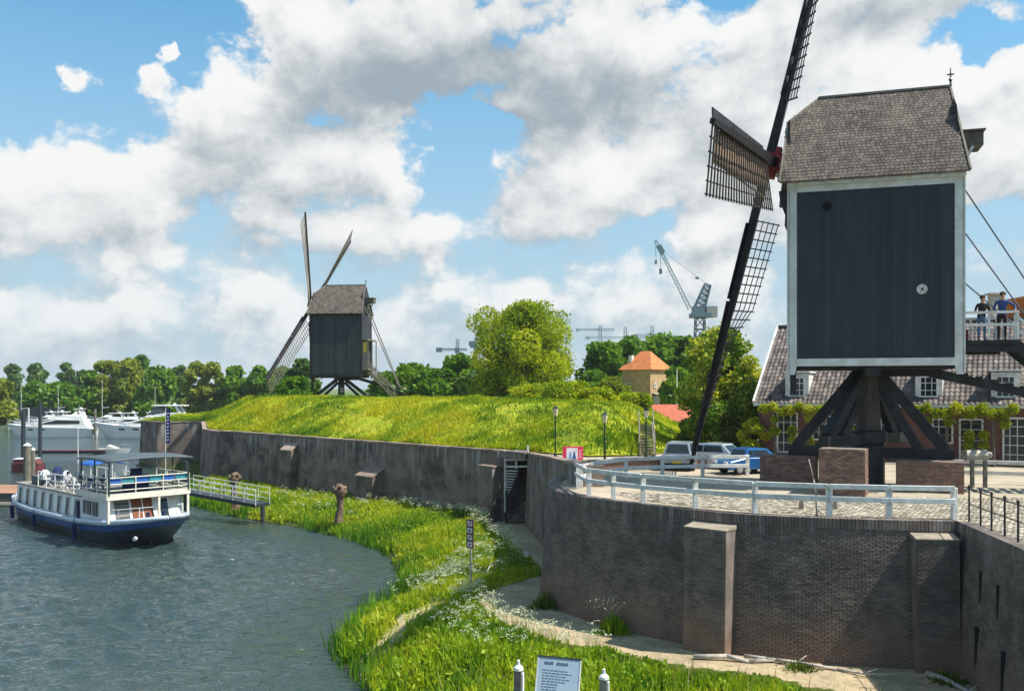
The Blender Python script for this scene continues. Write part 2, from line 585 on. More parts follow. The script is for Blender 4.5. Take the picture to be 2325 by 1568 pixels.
M['plate'] = mat('plate_yellow', (.7, .5, .05), None, 3, .5)
M['crane'] = mat('crane_steel', (.10, .16, .20), (.07, .12, .15), 1, .6)
M['cranegrey'] = mat('crane_grey_cabin', (.30, .30, .28), None, 1, .6)
M['paledist'] = mat('hazed_crane_lattice', (.30, .40, .46), None, 1, .8)  # fading by distance put into the steel colour, paler than the other cranes
M['skin'] = mat('skin', (.5, .28, .19), None, 3, .6)
M['hair'] = mat('dark_hair', (.03, .02, .015), None, 3, .7)
M['blackshirt'] = mat('black_top', (.02, .02, .025), None, 3, .8)
M['jeans'] = mat('blue_jeans', (.10, .19, .33), None, 3, .8)
M['blueshirt'] = mat('blue_jacket', (.02, .05, .18), (.03, .08, .26), 3, .8)
M['darktrousers'] = mat('dark_trousers', (.03, .022, .02), None, 3, .8)
M['redwood'] = mat('red_painted_panel', (.22, .045, .03), None, 3, .6)
M['teal'] = mat('teal_awning', (.05, .28, .33), (.04, .2, .26), 3, .7)

LG = {
    'grass': leafmat('grass_blades', (.075, .18, .008), (.25, .345, .008), (.46, .455, .018), .42),
    'bank': leafmat('bank_herb_leaves', (.06, .17, .010), (.215, .345, .010), (.42, .47, .025), .42),
    'reed': leafmat('reed_leaves', (.025, .11, .012), (.07, .21, .014), (.16, .32, .02), .4),
    'tree': leafmat('broadleaf_green', (.04, .11, .014), (.09, .21, .016), (.19, .33, .02), .42),
    'bright': leafmat('bright_yellow_green_leaves', (.11, .20, .006), (.27, .36, .008), (.48, .50, .016), .5),
    'olive': leafmat('olive_leaves', (.11, .17, .02), (.22, .28, .035), (.36, .40, .06), .42),
    'blue': leafmat('haze_blue_green_leaves', (.05, .12, .04), (.10, .19, .055), (.16, .26, .07), .35),  # blue tone paints distance haze into the leaves; nearer bluish trees share it
    'chestnut': leafmat('chestnut_leaves', (.03, .11, .010), (.10, .23, .012), (.5, .52, .07), .42),
    'lime': leafmat('yellow_lime_leaves', (.16, .22, .010), (.32, .38, .015), (.5, .5, .04), .45),
    'ivy': leafmat('shrub_leaves', (.04, .09, .012), (.11, .17, .018), (.22, .22, .03), .35),
    'straw': leafmat('dry_straw', (.22, .17, .08), (.38, .30, .15), (.55, .45, .26), .2),
    'flower': leafmat('white_umbels', (.45, .50, .30), (.62, .65, .48), (.75, .76, .62), .2),
}


def leaf_quads(cs, size, aspect=.7, seed=0, up=0.0):
    """centres (n,3), size array -> V,F of randomly turned leaf quads"""
    r = np.random.default_rng(seed)
    n = len(cs)
    a = r.normal(size=(n, 3))
    a /= np.linalg.norm(a, axis=1)[:, None] + 1e-9
    nb = r.normal(size=(n, 3))
    nb[:, 2] += up
    b = np.cross(a, nb)
    b /= np.linalg.norm(b, axis=1)[:, None] + 1e-9
    size = np.asarray(size).reshape(-1, 1) * np.ones((n, 1))
    a = a * size
    b = b * size * aspect
    V = np.empty((n, 4, 3))
    V[:, 0] = cs - a
    V[:, 1] = cs - b * .8 + a * .1
    V[:, 2] = cs + a
    V[:, 3] = cs + b + a * .1
    F = np.arange(4 * n).reshape(n, 4)
    return V.reshape(-1, 3), F


def blob_leaves(blobs, n, seed, shell=.72):
    """blobs (k,4..6): x,y,z,rx,ry,rz"""
    r = np.random.default_rng(seed)
    B = np.asarray(blobs, dtype=float)
    w = (B[:, 3] * B[:, 5]) ** 1.0
    idx = r.choice(len(B), size=n, p=w / w.sum())
    d = r.normal(size=(n, 3))
    d /= np.linalg.norm(d, axis=1)[:, None]
    rad = np.where(r.random(n) < .75, shell + (1.06 - shell) * r.random(n), r.random(n) ** .5)
    rad = np.where(r.random(n) < .07, 1.0 + .35 * r.random(n), rad)
    P = B[idx, :3] + d * rad[:, None] * B[idx, 3:6]
    ct = r.random(len(B))
    return P, ct[idx] * .55 + r.random(n) * .45


def tree(name, label, loc, h, w, mk='tree', tb=0.0, n=5000, leaf=.5, seed=1, trunk=.22, group=None, bs=1.0, k=26, depth=None, cat='tree', flat=1.0, lim=True, shape=None):
    """crown of clumps over a tapered trunk with limbs; local coords, base at origin"""
    t = thing(name, label, cat, loc, 0, group)
    r = np.random.default_rng(seed)
    hb = h * trunk
    ch = h - hb
    depth = depth or w
    blobs = []
    for i in range(k):
        u = r.random()
        ang = r.random() * 2 * PI
        zz = r.random()
        prof = math.sqrt(max(0.02, 1 - (2 * zz - .85) ** 2 * .85)) if shape is None else shape(zz)
        rr = (r.random() ** .6) * prof * .36
        br = bs * (.13 + .11 * r.random()) * w * (1.08 - .35 * zz)
        brz = br * (.75 + .3 * r.random()) * flat
        blobs.append((math.cos(ang) * rr * w, math.sin(ang) * rr * depth, min(hb + zz * ch, h - brz), br, br * depth / w, brz))
    P, T = blob_leaves(blobs, n, seed + 5)
    P[:, 2] = np.maximum(P[:, 2], hb * .5)
    V, F = leaf_quads(P, leaf * (.6 + .8 * r.random(n)), .65, seed + 9)
    link_mesh('crown', np_mesh('crown', V, F, LG[mk], False, {'tint': ('FACE', np.clip(T + tb * r.random(len(T)) + .25 * np.clip((P[:, 2] - h * .6) / h, -.3, .4) * 0, 0, 1))}), t)
    mb = MB()
    r0 = max(.12, w * .028)
    mb.tube((0, 0, -.3), (0, 0, hb + ch * .35), r0 * 1.3, r0 * .7, 8)
    if lim:
        for i in range(5):
            b = blobs[int(r.integers(len(blobs)))]
            z0 = hb * (.7 + .3 * i / 5) + ch * .05 * i
            mid = Vector((b[0] * .5, b[1] * .5, z0 + (b[2] - z0) * .6))
            mb.tube((0, 0, z0), mid, r0 * .55, r0 * .35, 6)
            mb.tube(mid, b[:3], r0 * .35, r0 * .12, 6)
    mb.build('trunk', M['bark'], t, smooth=True)
    return t


def pieces(name, stuffname, parent, mats, proto, material, limit=300, eye=(0, 0, CZ), label=None):
    """proto (V,F) quads; mats list of 4x4 (parent-local). nearest `limit` become parts, the rest one stuff part"""
    V0 = np.asarray(proto[0], dtype=float)
    F0 = np.asarray(proto[1])
    A = np.array([np.array(m) for m in mats], dtype=float)
    off = np.array(parent.location)
    pos = A[:, :3, 3]
    rz = parent.rotation_euler[2] if parent.parent is None else 0
    pw = parent.parent
    c, s = math.cos(rz), math.sin(rz)
    base = off
    if pw is not None:
        base = np.array(pw.location)
        c, s = math.cos(pw.rotation_euler[2]), math.sin(pw.rotation_euler[2])
    wp = np.stack([pos[:, 0] * c - pos[:, 1] * s, pos[:, 0] * s + pos[:, 1] * c, pos[:, 2]], 1) + base
    order = np.argsort(np.linalg.norm(wp - np.array(eye), axis=1))
    near, rest = order[:limit], order[limit:]
    me = np_mesh(name, V0, F0, material)
    for i in near:
        o = bpy.data.objects.new(name, me)
        COL.objects.link(o)
        o.parent = parent
        o.matrix_local = Matrix(A[i].tolist())
        if label:
            o['label'] = label
    if len(rest):
        R = A[rest]
        VV = np.einsum('nij,vj->nvi', R[:, :3, :3], V0) + R[:, None, :3, 3]
        nv = len(V0)
        FF = F0[None] + (np.arange(len(rest)) * nv)[:, None, None]
        tint = np.repeat(rng.random(len(rest)), len(F0))
        o = link_mesh(stuffname, np_mesh(stuffname, VV.reshape(-1, 3), FF.reshape(-1, F0.shape[1]), material, False,
                                         {'tint': ('FACE', tint)}), parent)
        o['kind'] = 'stuff'
    return me


BOXF = [(3, 2, 1, 0), (4, 5, 6, 7), (0, 1, 5, 4), (1, 2, 6, 5), (2, 3, 7, 6), (3, 0, 4, 7)]


def boxproto(sx, sy, sz, tp=.96):
    hx, hy, hz = sx / 2, sy / 2, sz / 2
    return ([(-hx, -hy, -hz), (hx, -hy, -hz), (hx, hy, -hz), (-hx, hy, -hz),
             (-hx * tp, -hy * tp, hz), (hx * tp, -hy * tp, hz), (hx * tp, hy * tp, hz), (-hx * tp, hy * tp, hz)], BOXF)


def basis(o, u, v, w, sc=(1, 1, 1)):
    m = Matrix.Identity(4)
    for j, (vec, s_) in enumerate(zip((u, v, w), sc)):
        for i in range(3):
            m[i][j] = vec[i] * s_
    for i in range(3):
        m[i][3] = o[i]
    return m


def seg_dist(X, Y, pts):
    best = np.full(X.shape, 1e9)
    for (x0, y0), (x1, y1) in zip(pts[:-1], pts[1:]):
        dx, dy = x1 - x0, y1 - y0
        t = np.clip(((X - x0) * dx + (Y - y0) * dy) / (dx * dx + dy * dy), 0, 1)
        best = np.minimum(best, np.hypot(X - x0 - t * dx, Y - y0 - t * dy))
    return best


def inside(X, Y, poly):
    c = np.zeros(X.shape, bool)
    n = len(poly)
    for i in range(n):
        x0, y0 = poly[i]
        x1, y1 = poly[(i + 1) % n]
        cond = ((y0 > Y) != (y1 > Y))
        xi = (x1 - x0) * (Y - y0) / ((y1 - y0) if y1 != y0 else 1e-9) + x0
        c ^= cond & (X < xi)
    return c


def vnoise(X, Y, sc, seed=0):
    """cheap smooth value noise"""
    r = np.random.default_rng(seed)
    G = r.random((64, 64))
    x, y = X / sc, Y / sc
    xi, yi = np.floor(x).astype(int), np.floor(y).astype(int)
    fx, fy = x - xi, y - yi
    fx, fy = fx * fx * (3 - 2 * fx), fy * fy * (3 - 2 * fy)
    a = G[xi % 64, yi % 64] * (1 - fx) + G[(xi + 1) % 64, yi % 64] * fx
    b = G[xi % 64, (yi + 1) % 64] * (1 - fx) + G[(xi + 1) % 64, (yi + 1) % 64] * fx
    return a * (1 - fy) + b * fy


def sstep(x, a, b):
    t = np.clip((x - a) / (b - a), 0, 1)
    return t * t * (3 - 2 * t)

# ================================================================== STRUCTURE
WATER = -5.0
LOW = -4.15
SHORE = [(-4.1, 25.9), (-5.3, 28.2), (-6.2, 30.7), (-6.1, 33), (-5.0, 36), (-4.66, 39.6), (-5.66, 43.5), (-6.98, 48.1), (-9.3, 51.6),
         (-12.8, 55.7), (-16.3, 58.4), (-20.5, 62.5), (-24.4, 67.2), (-27.5, 74.5), (-30, 82), (-36, 96), (-43, 101), (-46, 110), (-47, 135),
         (-62, 222), (-150, 232), (-300, 225), (-300, -80), (3, -80), (3, 0), (1, 12), (-2.5, 20)]
TOPEDGE = [(2.6, 40.5), (1.75, 37.2), (1.48, 35.3), (1.45, 34.2), (1.67, 32.9), (2.6, 31.05), (3.88, 29.45), (5.6, 27.95), (7.25, 26.75),
           (9.96, 25.85), (12.8, 25.4)]
RIGHTW = [(12.8, 25.4), (12.1, 20.9), (11.2, 15.0)]
WALL1 = [(-43.1, 103, 0), (-39.3, 98.5, 0), (-34.8, 99.5, 0), (-28.3, 81.2, 0), (-25.5, 76.9, 0), (-23.7, 76.3, 0), (-12.0, 64.6, 0), (-0.38, 53.2, 0)]
WALL2 = [(0.92, 51.5, 0), (1.5, 47, .2), (1.9, 43.2, .38), (2.12, 40, .53), (2.33, 37, .70), (2.5, 34.4, .84)]
PATH = [(0.6, 56), (-1.6, 54.8), (-1.5, 51.5), (-.28, 46.7), (1.06, 40.3), (1.5, 38.3), (0.62, 37.0), (-1.05, 34.4), (-1.24, 32.7), (-.18, 29.9), (1.24, 28.3),
        (3.17, 26.8), (5.5, 25.4), (8.7, 23.6), (12.5, 21.6), (14, 25), (14, 30), (4, 40), (3, 50)]
TRAIL = [(-1.0, 33.6), (-2.7, 32.9), (-3.55, 30.8), (-4.25, 28.6), (-4.8, 26.9), (-5.1, 25.0)]


def ground_h(X, Y):
    land = ~inside(X, Y, SHORE)
    d = seg_dist(X, Y, SHORE + SHORE[:1])
    bumps = (vnoise(X, Y, 1.7, 3) - .5) * .22 + (vnoise(X, Y, .6, 4) - .5) * .08
    pm = inside(X, Y, PATH)
    h = np.where(land, -5.0 + np.minimum(.85, .06 + d * .34) + bumps * np.clip(d, 0, 1) * (~pm), -5.0 - np.minimum(1.6, d * .45))
    far = np.minimum(1.2, np.clip(d - 8, 0, 100) * .02) * (Y > 140)
    h = h + far
    rise = sstep(X, 15, 22) * sstep(Y, 27, 34)
    h = h * (1 - rise) + (-.25) * rise
    back = sstep(X, -46, -20) * sstep(Y, 118, 170)
    h = h * (1 - back) + 1.3 * back
    return h


def build_ground():
    def axis(lo, a, b, hi, step):
        mid = list(np.arange(a, b + 1e-6, step))
        left, x, s_ = [], a, step
        while x > lo:
            s_ *= 1.28
            x -= s_
            left.append(max(x, lo))
        right, x, s_ = [], b, step
        while x < hi:
            s_ *= 1.28
            x += s_
            right.append(min(x, hi))
        return np.array(left[::-1] + mid + right)
    xs = axis(-4500, -34, 14, 4500, .4)
    ys = axis(-900, 16, 82, 6500, .4)
    X, Y = np.meshgrid(xs, ys, indexing='ij')
    Z = ground_h(X, Y)
    path = np.clip(1 - seg_dist(X, Y, PATH + PATH[:1]) / .25, 0, 1)
    path = np.where(inside(X, Y, PATH), 1, path * .6)
    tr = np.clip(1.15 - seg_dist(X, Y, TRAIL) / .62, 0, 1)
    V = np.stack([X, Y, Z], -1).reshape(-1, 3)
    nx, ny = len(xs), len(ys)
    i, j = np.meshgrid(np.arange(nx - 1), np.arange(ny - 1), indexing='ij')
    a = (i * ny + j).ravel()
    F = np.stack([a, a + ny, a + ny + 1, a + 1], 1)
    m = bpy.data.materials.new('bank_ground')
    m.use_nodes = True
    T = NT(m.node_tree)
    b = m.node_tree.nodes['Principled BSDF']
    b.inputs['Roughness'].default_value = .95
    b.inputs['Specular IOR Level'].default_value = .1
    pos = T.n('ShaderNodeNewGeometry').outputs['Position']
    g = T.mix(T.noise(pos, .9, 6, .65), (.035, .06, .012, 1), (.10, .115, .022, 1))
    far = T.mix(T.ss(T.noise(T.v('MULTIPLY', pos, (.02, .004, 0)), 1, 5, .6), .4, .6), (.06, .11, .02, 1), (.13, .17, .035, 1))
    sy = T.n('ShaderNodeSeparateXYZ')
    T.t.links.new(pos, sy.inputs[0])
    g = T.mix(T.ss(sy.outputs[1], 150, 260), g, far)
    nz = T.noise(pos, 1.1, 7, .7)
    pc = T.mix(T.ss(nz, .35, .65), (.44, .35, .22, 1), (.28, .225, .15, 1))
    pc = T.mix(T.ss(T.noise(pos, 9, 4, .6), .45, .7, 0, .5), pc, (.13, .125, .06, 1))
    pa = T.n('ShaderNodeAttribute', attribute_name='path').outputs['Fac']
    ta = T.n('ShaderNodeAttribute', attribute_name='trail').outputs['Fac']
    ed = T.m('MULTIPLY_ADD', T.m('SUBTRACT', nz, .5), .9, pa)
    g = T.mix(T.ss(ed, .45, .6), g, pc)
    tc_ = T.mix(T.ss(nz, .4, .6), (.40, .33, .19, 1), (.26, .24, .10, 1))
    g = T.mix(T.ss(T.m('MULTIPLY_ADD', T.m('SUBTRACT', nz, .5), .7, ta), .35, .6), g, tc_)
    mud = T.ss(sy.outputs[2], WATER - .05, WATER + .13, 1, 0)
    g = T.mix(mud, g, (.035, .032, .02, 1))
    T.t.links.new(g, b.inputs['Base Color'])
    bn = T.n('ShaderNodeBump')
    bn.inputs['Strength'].default_value = .5
    bn.inputs['Distance'].default_value = .05
    T.t.links.new(T.noise(pos, 7, 6, .7), bn.inputs['Height'])
    T.t.links.new(bn.outputs[0], b.inputs['Normal'])
    me = np_mesh('ground', V, F, m, True, {'path': ('POINT', path.ravel()), 'trail': ('POINT', tr.ravel())})
    tag(link_mesh('ground', me), kind='structure')


build_ground()

# water: one sheet, real ripples in the normal
wm = bpy.data.materials.new('harbour_water')
wm.use_nodes = True
T = NT(wm.node_tree)
b = wm.node_tree.nodes['Principled BSDF']
b.inputs['Roughness'].default_value = .05
b.inputs['IOR'].default_value = 1.58
b.inputs['Specular IOR Level'].default_value = .62
pos = T.n('ShaderNodeNewGeometry').outputs['Position']
q = T.v('MULTIPLY', pos, (.78, 1.3, 1))
n1 = T.noise(q, 1.55, 3, .55, .5)
n2 = T.noise(T.v('ADD', q, (13, 5, 0)), 4.2, 3, .6, .4)
n3 = T.noise(pos, .09, 4, .6)
hgt = T.m('MULTIPLY_ADD', n2, .55, n1)
amp = T.ss(n3, .35, .65, .55, 1.0)
b.inputs['Base Color'].default_value = (.05, .075, .075, 1)
T.t.links.new(T.mix(T.ss(n3, .3, .7), (.024, .043, .039, 1), (.040, .058, .050, 1)), b.inputs['Base Color'])
bn = T.n('ShaderNodeBump')
bn.inputs['Distance'].default_value = .30
T.t.links.new(amp, bn.inputs['Strength'])
T.t.links.new(hgt, bn.inputs['Height'])
T.t.links.new(bn.outputs[0], b.inputs['Normal'])
def water_sheet():
    def axis(lo, a, b, hi, step):
        mid = list(np.arange(a, b + 1e-6, step))
        left, x, s_ = [], a, step
        while x > lo:
            s_ *= 1.035
            x -= s_
            left.append(max(x, lo))
        right, x, s_ = [], b, step
        while x < hi:
            s_ *= 1.035
            x += s_
            right.append(min(x, hi))
        return np.array(left[::-1] + mid + right)
    xs = axis(-330, -27, -2, 25, .13)
    ys = axis(-100, 23, 62, 260, .11)
    X, Y = np.meshgrid(xs, ys, indexing='ij')
    r2 = np.random.default_rng(17)
    sp = np.maximum(np.gradient(xs)[:, None], np.gradient(ys)[None, :])
    Z = np.zeros_like(X)
    wx = X + .25 * vnoise(X, Y, 2.3, 71)
    wy = Y + .35 * vnoise(X, Y, 1.9, 72)
    for i in range(46):
        lam = .42 * (3.6 ** r2.random())
        th = math.radians(90 + r2.normal(0, 34))
        k = 2 * PI / lam
        ph = r2.random() * 2 * PI
        amp = .0105 * lam
        fade = np.clip((lam / 3.2 - sp) / (lam / 6), 0, 1)
        Z += amp * fade * np.sin(k * (np.cos(th) * wx + np.sin(th) * wy) + ph)
    ruff = .55 + .75 * vnoise(X, Y, 9.0, 73) * (.6 + .8 * vnoise(X, Y, 3.0, 74))
    lee = np.clip(seg_dist(X, Y, SHORE[:14]) / 5.0, .35, 1)
    Z = Z * ruff * lee + WATER
    nx, ny = X.shape
    i, j = np.meshgrid(np.arange(nx - 1), np.arange(ny - 1), indexing='ij')
    a = (i * ny + j).ravel()
    F = np.stack([a, a + ny, a + ny + 1, a + 1], 1)
    return np_mesh('water', np.stack([X, Y, Z], -1).reshape(-1, 3), F, wm, True)


tag(link_mesh('water', water_sheet()), kind='structure')


def smooth_poly(pts, step=.35):
    P = [Vector(p) for p in pts]
    out = []
    for i in range(len(P) - 1):
        p0, p1, p2, p3 = P[max(i - 1, 0)], P[i], P[i + 1], P[min(i + 2, len(P) - 1)]
        n = max(1, int((p2 - p1).length / step))
        for k in range(n):
            t = k / n
            out.append(.5 * ((2 * p1) + (p2 - p0) * t + (2 * p0 - 5 * p1 + 4 * p2 - p3) * t * t + (3 * p1 - p0 - 3 * p2 + p3) * t ** 3))
    out.append(P[-1])
    return out


def outn(pts, i):
    a = pts[max(i - 1, 0)]
    c = pts[min(i + 1, len(pts) - 1)]
    d = Vector((c[0] - a[0], c[1] - a[1], 0)).normalized()
    return Vector((d.y, -d.x, 0))


def wall_body(mb, pts, zb, batter, thick, inset=0.0, tops=None):
    """pts 3D (top outer edge); outward = right hand of travel"""
    ring = []
    for i, p in enumerate(pts):
        n = outn(pts, i)
        zt = p[2]
        o_t = Vector((p[0], p[1], zt)) - n * inset
        o_b = Vector((p[0], p[1], zb)) + n * (batter * (zt - zb) - inset)
        i_t = Vector((p[0], p[1], zt)) - n * thick
        i_b = Vector((p[0], p[1], zb)) - n * thick
        ring.append((o_b, o_t, i_t, i_b))
    vs = [v for r in ring for v in r]
    fs = []
    for i in range(len(ring) - 1):
        for k in range(4):
            a, b_ = i * 4 + k, i * 4 + (k + 1) % 4
            fs.append((a, b_, b_ + 4, a + 4))
    fs += [(0, 3, 2, 1), tuple(len(vs) - 4 + k for k in range(4))]
    mb.add(vs, fs)


BAT = .085
HB = -LOW + .3


def brick_wall(root, pts, skip, zb=LOW - .2, course=.066, blen=.205, name='brick'):
    pts = [Vector((p[0], p[1], 0)) for p in pts]
    L = [0]
    for a, c in zip(pts[:-1], pts[1:]):
        L.append(L[-1] + (c - a).length)
    L = np.array(L)
    XY = np.array([[p.x, p.y] for p in pts])
    mats = []
    tot = L[-1]
    ztop = -.27
    nc = int((ztop - zb) / course)
    for c in range(nc):
        z = ztop - (c + .5) * course
        s = (.5 if c % 2 else 0) * blen + blen * .5
        while s < tot:
            x = np.interp(s, L, XY[:, 0])
            y = np.interp(s, L, XY[:, 1])
            x2 = np.interp(s + .12, L, XY[:, 0])
            y2 = np.interp(s + .12, L, XY[:, 1])
            x1 = np.interp(s - .12, L, XY[:, 0])
            y1 = np.interp(s - .12, L, XY[:, 1])
            u = Vector((x2 - x1, y2 - y1, 0)).normalized()
            n = Vector((u.y, -u.x, 0))
            if not skip(s, z):
                o = Vector((x, y, z)) + n * (BAT * (-z) + random.uniform(-.003, .004))
                nn = (n + Vector((random.uniform(-.05, .05), random.uniform(-.05, .05), BAT + random.uniform(-.05, .05)))).normalized()
                o -= nn * .021
                mats.append(basis(o, u, u.cross(nn) * -1 if False else nn.cross(u), nn, (random.uniform(.93, 1.0), 1, 1)))
            s += blen
    return mats, L


# ---- the round bastion in front, brick by brick
bas = thing('bastion_wall', 'curved dark brick bastion wall with coping and two buttresses below the near windmill terrace', 'retaining wall',
            (7.0, 27.0, LOW))
boff = Vector((7.0, 27.0, LOW))
BE = smooth_poly([(x, y, 0) for x, y in TOPEDGE], .3)
mb = MB(boff)
wall_body(mb, [Vector((p.x, p.y, -.03)) for p in BE], LOW - .4, BAT, 1.0, .012)
mb.build('wall_core', M['mortar'], bas, smooth=False)
# buttress positions along the wall
Ls = [0]
for a, c in zip(BE[:-1], BE[1:]):
    Ls.append(Ls[-1] + (c - a).length)


def s_at_x(x):
    for i in range(len(BE) - 1):
        if BE[i].y < 33 and BE[i].x <= x <= BE[i + 1].x:
            return Ls[i] + (x - BE[i].x)
    return Ls[-1]


def at_s(s):
    for i in range(len(Ls) - 1):
        if Ls[i] <= s <= Ls[i + 1]:
            t = (s - Ls[i]) / (Ls[i + 1] - Ls[i])
            u = (BE[i + 1] - BE[i]).normalized()
            return BE[i].lerp(BE[i + 1], t), u, Vector((u.y, -u.x, 0))
    u = (BE[-1] - BE[-2]).normalized()
    return BE[-1], u, Vector((u.y, -u.x, 0))


BUT = [(6.35, 1.38, .62), (12.05, 1.15, .50)]
bz = []
mats_b = []
for bx_, bw, bd in BUT:
    s0 = s_at_x(bx_)
    p, u, n = at_s(s0)
    bz.append((s0 - bw / 2, s0 + bw / 2))
    zt = -.44
    mb = MB(boff)
    front = .10 + bd
    # battered less steeply than the wall: nearly upright front
    vs = []
    for z, f in ((LOW - .4, front + .10), (zt, front)):
        for sx, ff in ((-1, -.3), (1, -.3), (1, f), (-1, f)):
            vs.append(p + u * (sx * bw / 2) + n * ff + Vector((0, 0, z)))
    mb.add(vs, [(3, 2, 1, 0), (4, 5, 6, 7), (0, 1, 5, 4), (1, 2, 6, 5), (2, 3, 7, 6), (3, 0, 4, 7)])
    bo = mb.build('buttress', M['brick'], bas)
    mb = MB(boff)
    cz = zt
    vs = []
    for a in (-1, 1):
        for ff, zz in ((.02, cz + .13), (front + .03, cz + .045), (front + .03, cz + .004), (.02, cz + .004)):
            vs.append(p + u * (a * (bw / 2 + .02)) + n * ff + Vector((0, 0, zz)))
    mb.add(vs, [(0, 1, 2, 3), (7, 6, 5, 4), (0, 4, 5, 1), (1, 5, 6, 2), (2, 6, 7, 3), (3, 7, 4, 0)])
    mb.build('buttress_cap', M['sandstone'], bas)
    ms = []
    nc = int((zt - LOW + .3) / .066)
    for c in range(nc):
        z = zt - .03 - (c + .5) * .066
        k = int(bw / .205)
        for j in range(k + 1):
            sx = -bw / 2 + (j + (.5 if c % 2 else 0)) * .205 + .03
            if sx > bw / 2 - .08 or sx < -bw / 2 + .08:
                continue
            f = front + .10 * (zt - z) / (zt - LOW + .4)
            ms.append(basis(p + u * sx + n * (f - .012 + random.uniform(-.002, .003)) + Vector((0, 0, z)) - boff, u, n.cross(u), n))
    mats_b += ms


def skip_b(s, z):
    for a, c in bz:
        if a - .05 < s < c + .05 and z < -.40:
            return True
    return False


bm_, _ = brick_wall(bas, BE, skip_b)
for m_ in bm_:
    m_.translation -= boff
pieces('brick', 'brickwork', bas, bm_ + mats_b, boxproto(.196, .057, .05), M['brick'])
# soldier course coping
ms = []
s = .06
while s < Ls[-1]:
    p, u, n = at_s(s)
    ms.append(basis(p - n * .20 + Vector((0, 0, -.115)) - boff + Vector((0, 0, random.uniform(-.004, .004))), u, -n, Vector((0, 0, 1)), (1, 1, 1)))
    s += .105
pieces('coping_brick', 'coping_brickwork', bas, ms, boxproto(.093, .50, .29), M['brick'])

# ---- right hand wall running towards the camera, with loopholes
rw = thing('loophole_wall', 'straight brick wall with dark narrow loopholes running off below the iron railing', 'retaining wall', (12.3, 21, LOW))
roff = Vector((12.3, 21, LOW))
RE = [Vector((x, y, 0)) for x, y in RIGHTW]
mb = MB(roff)
wall_body(mb, [Vector((p.x, p.y, -.03)) for p in RE], LOW - .6, .045, .9, .012)
mb.build('wall_core', M['mortar'], rw)
SL = [(1.85, -1.45, .10, .85), (3.05, -1.55, .10, .85), (1.75, -3.1, .13, 1.15), (3.55, -3.25, .13, 1.2), (4.75, -1.7, .1, .85)]


def skip_r(s, z):
    return any(abs(s - a) < w / 2 + .1 and abs(z - b_) < h / 2 + .02 for a, b_, w, h in SL)


svBAT = BAT
BAT = .045
rm, RL = brick_wall(rw, RE, skip_r)
BAT = svBAT
for m_ in rm:
    m_.translation -= roff
pieces('brick', 'brickwork', rw, rm, boxproto(.196, .057, .05), M['brick'])
ru = (RE[1] - RE[0]).normalized()
rn = Vector((ru.y, -ru.x, 0))
for a, z, w, h in SL:
    p = RE[0] + ru * a + rn * (.045 * -z - .008) + Vector((0, 0, z))
    mb = MB(roff)
    R = basis((0, 0, 0), ru, rn, Vector((0, 0, 1))).to_3x3()
    mb.box(p, (w, .03, h), R)
    if h > 1:
        mb.box(p + ru * .09 + Vector((0, 0, h * .30)), (w * .7, .032, h * .42), R @ Matrix.Rotation(.22, 3, 'Y'))
    mb.build('loophole', M['dark'], rw)  # shallow black slab, its colour standing in for a deep shaded slit
ms = []
s = .05
while s < 10.4:
    i = 0 if s < (RE[1] - RE[0]).length else 1
    base = 0 if i == 0 else (RE[1] - RE[0]).length
    u = (RE[i + 1] - RE[i]).normalized()
    n = Vector((u.y, -u.x, 0))
    p = RE[i] + u * (s - base)
    ms.append(basis(p - n * .17 + Vector((0, 0, -.115)) - roff, u, -n, Vector((0, 0, 1))))
    s += .105
pieces('coping_brick', 'coping_brickwork', rw, ms, boxproto(.093, .44, .29), M['brick'])


# ---- the long wall and its zigzag end
def long_wall(name, label, pts, zb, batter, loc, copew=.42, sm=False):
    t = thing(name, label, 'retaining wall', loc)
    off = Vector(loc)
    P3 = [Vector(p) for p in pts]
    if sm:
        P3 = smooth_poly(P3, .8)
    mb = MB(off)
    wall_body(mb, P3, zb, batter, 1.1)
    mb.build('wall_core', M['wall'], t)
    mb = MB(off)
    for i in range(len(P3) - 1):
        n = outn([P3[i], P3[i + 1]], 0)
        a, c = P3[i] + n * (.06 - copew / 2), P3[i + 1] + n * (.06 - copew / 2)
        ln = (c - a).length
        k = max(1, int(ln / 1.0))
        for j in range(k):
            q0, q1 = a.lerp(c, j / k), a.lerp(c, (j + .985) / k)
            mc = MB(off)
            mc.beam(q0 + Vector((0, 0, .045)), q1 + Vector((0, 0, .045)), copew, .12)
            mc.build('coping_slab', M['coping'], t)
    return t, off


lw, loff = long_wall('long_rampart_wall', 'long stained brick wall with angled bays holding back the grassy rampart', WALL1, -5.6, .05, (-12, 64.6, LOW))
w2, w2off = long_wall('stair_side_wall', 'curved brick wall rising from the stair gate to the white fence corner', WALL2, LOW - .3, .04, (1.9, 43, LOW), sm=True)
# buttresses on the long wall
WD = Vector((11.62, -11.4, 0)).normalized()
WN = Vector((WD.y, -WD.x, 0))


def on_wall(px):
    """point of the long wall's straight run seen at picture column px"""
    k = (px - CX) / FX
    a, c = Vector((-23.7, 76.3, 0)), Vector((-.38, 53.2, 0))
    d = c - a
    t = (k * a.y - a.x) / (d.x - k * d.y)
    return a + d * t


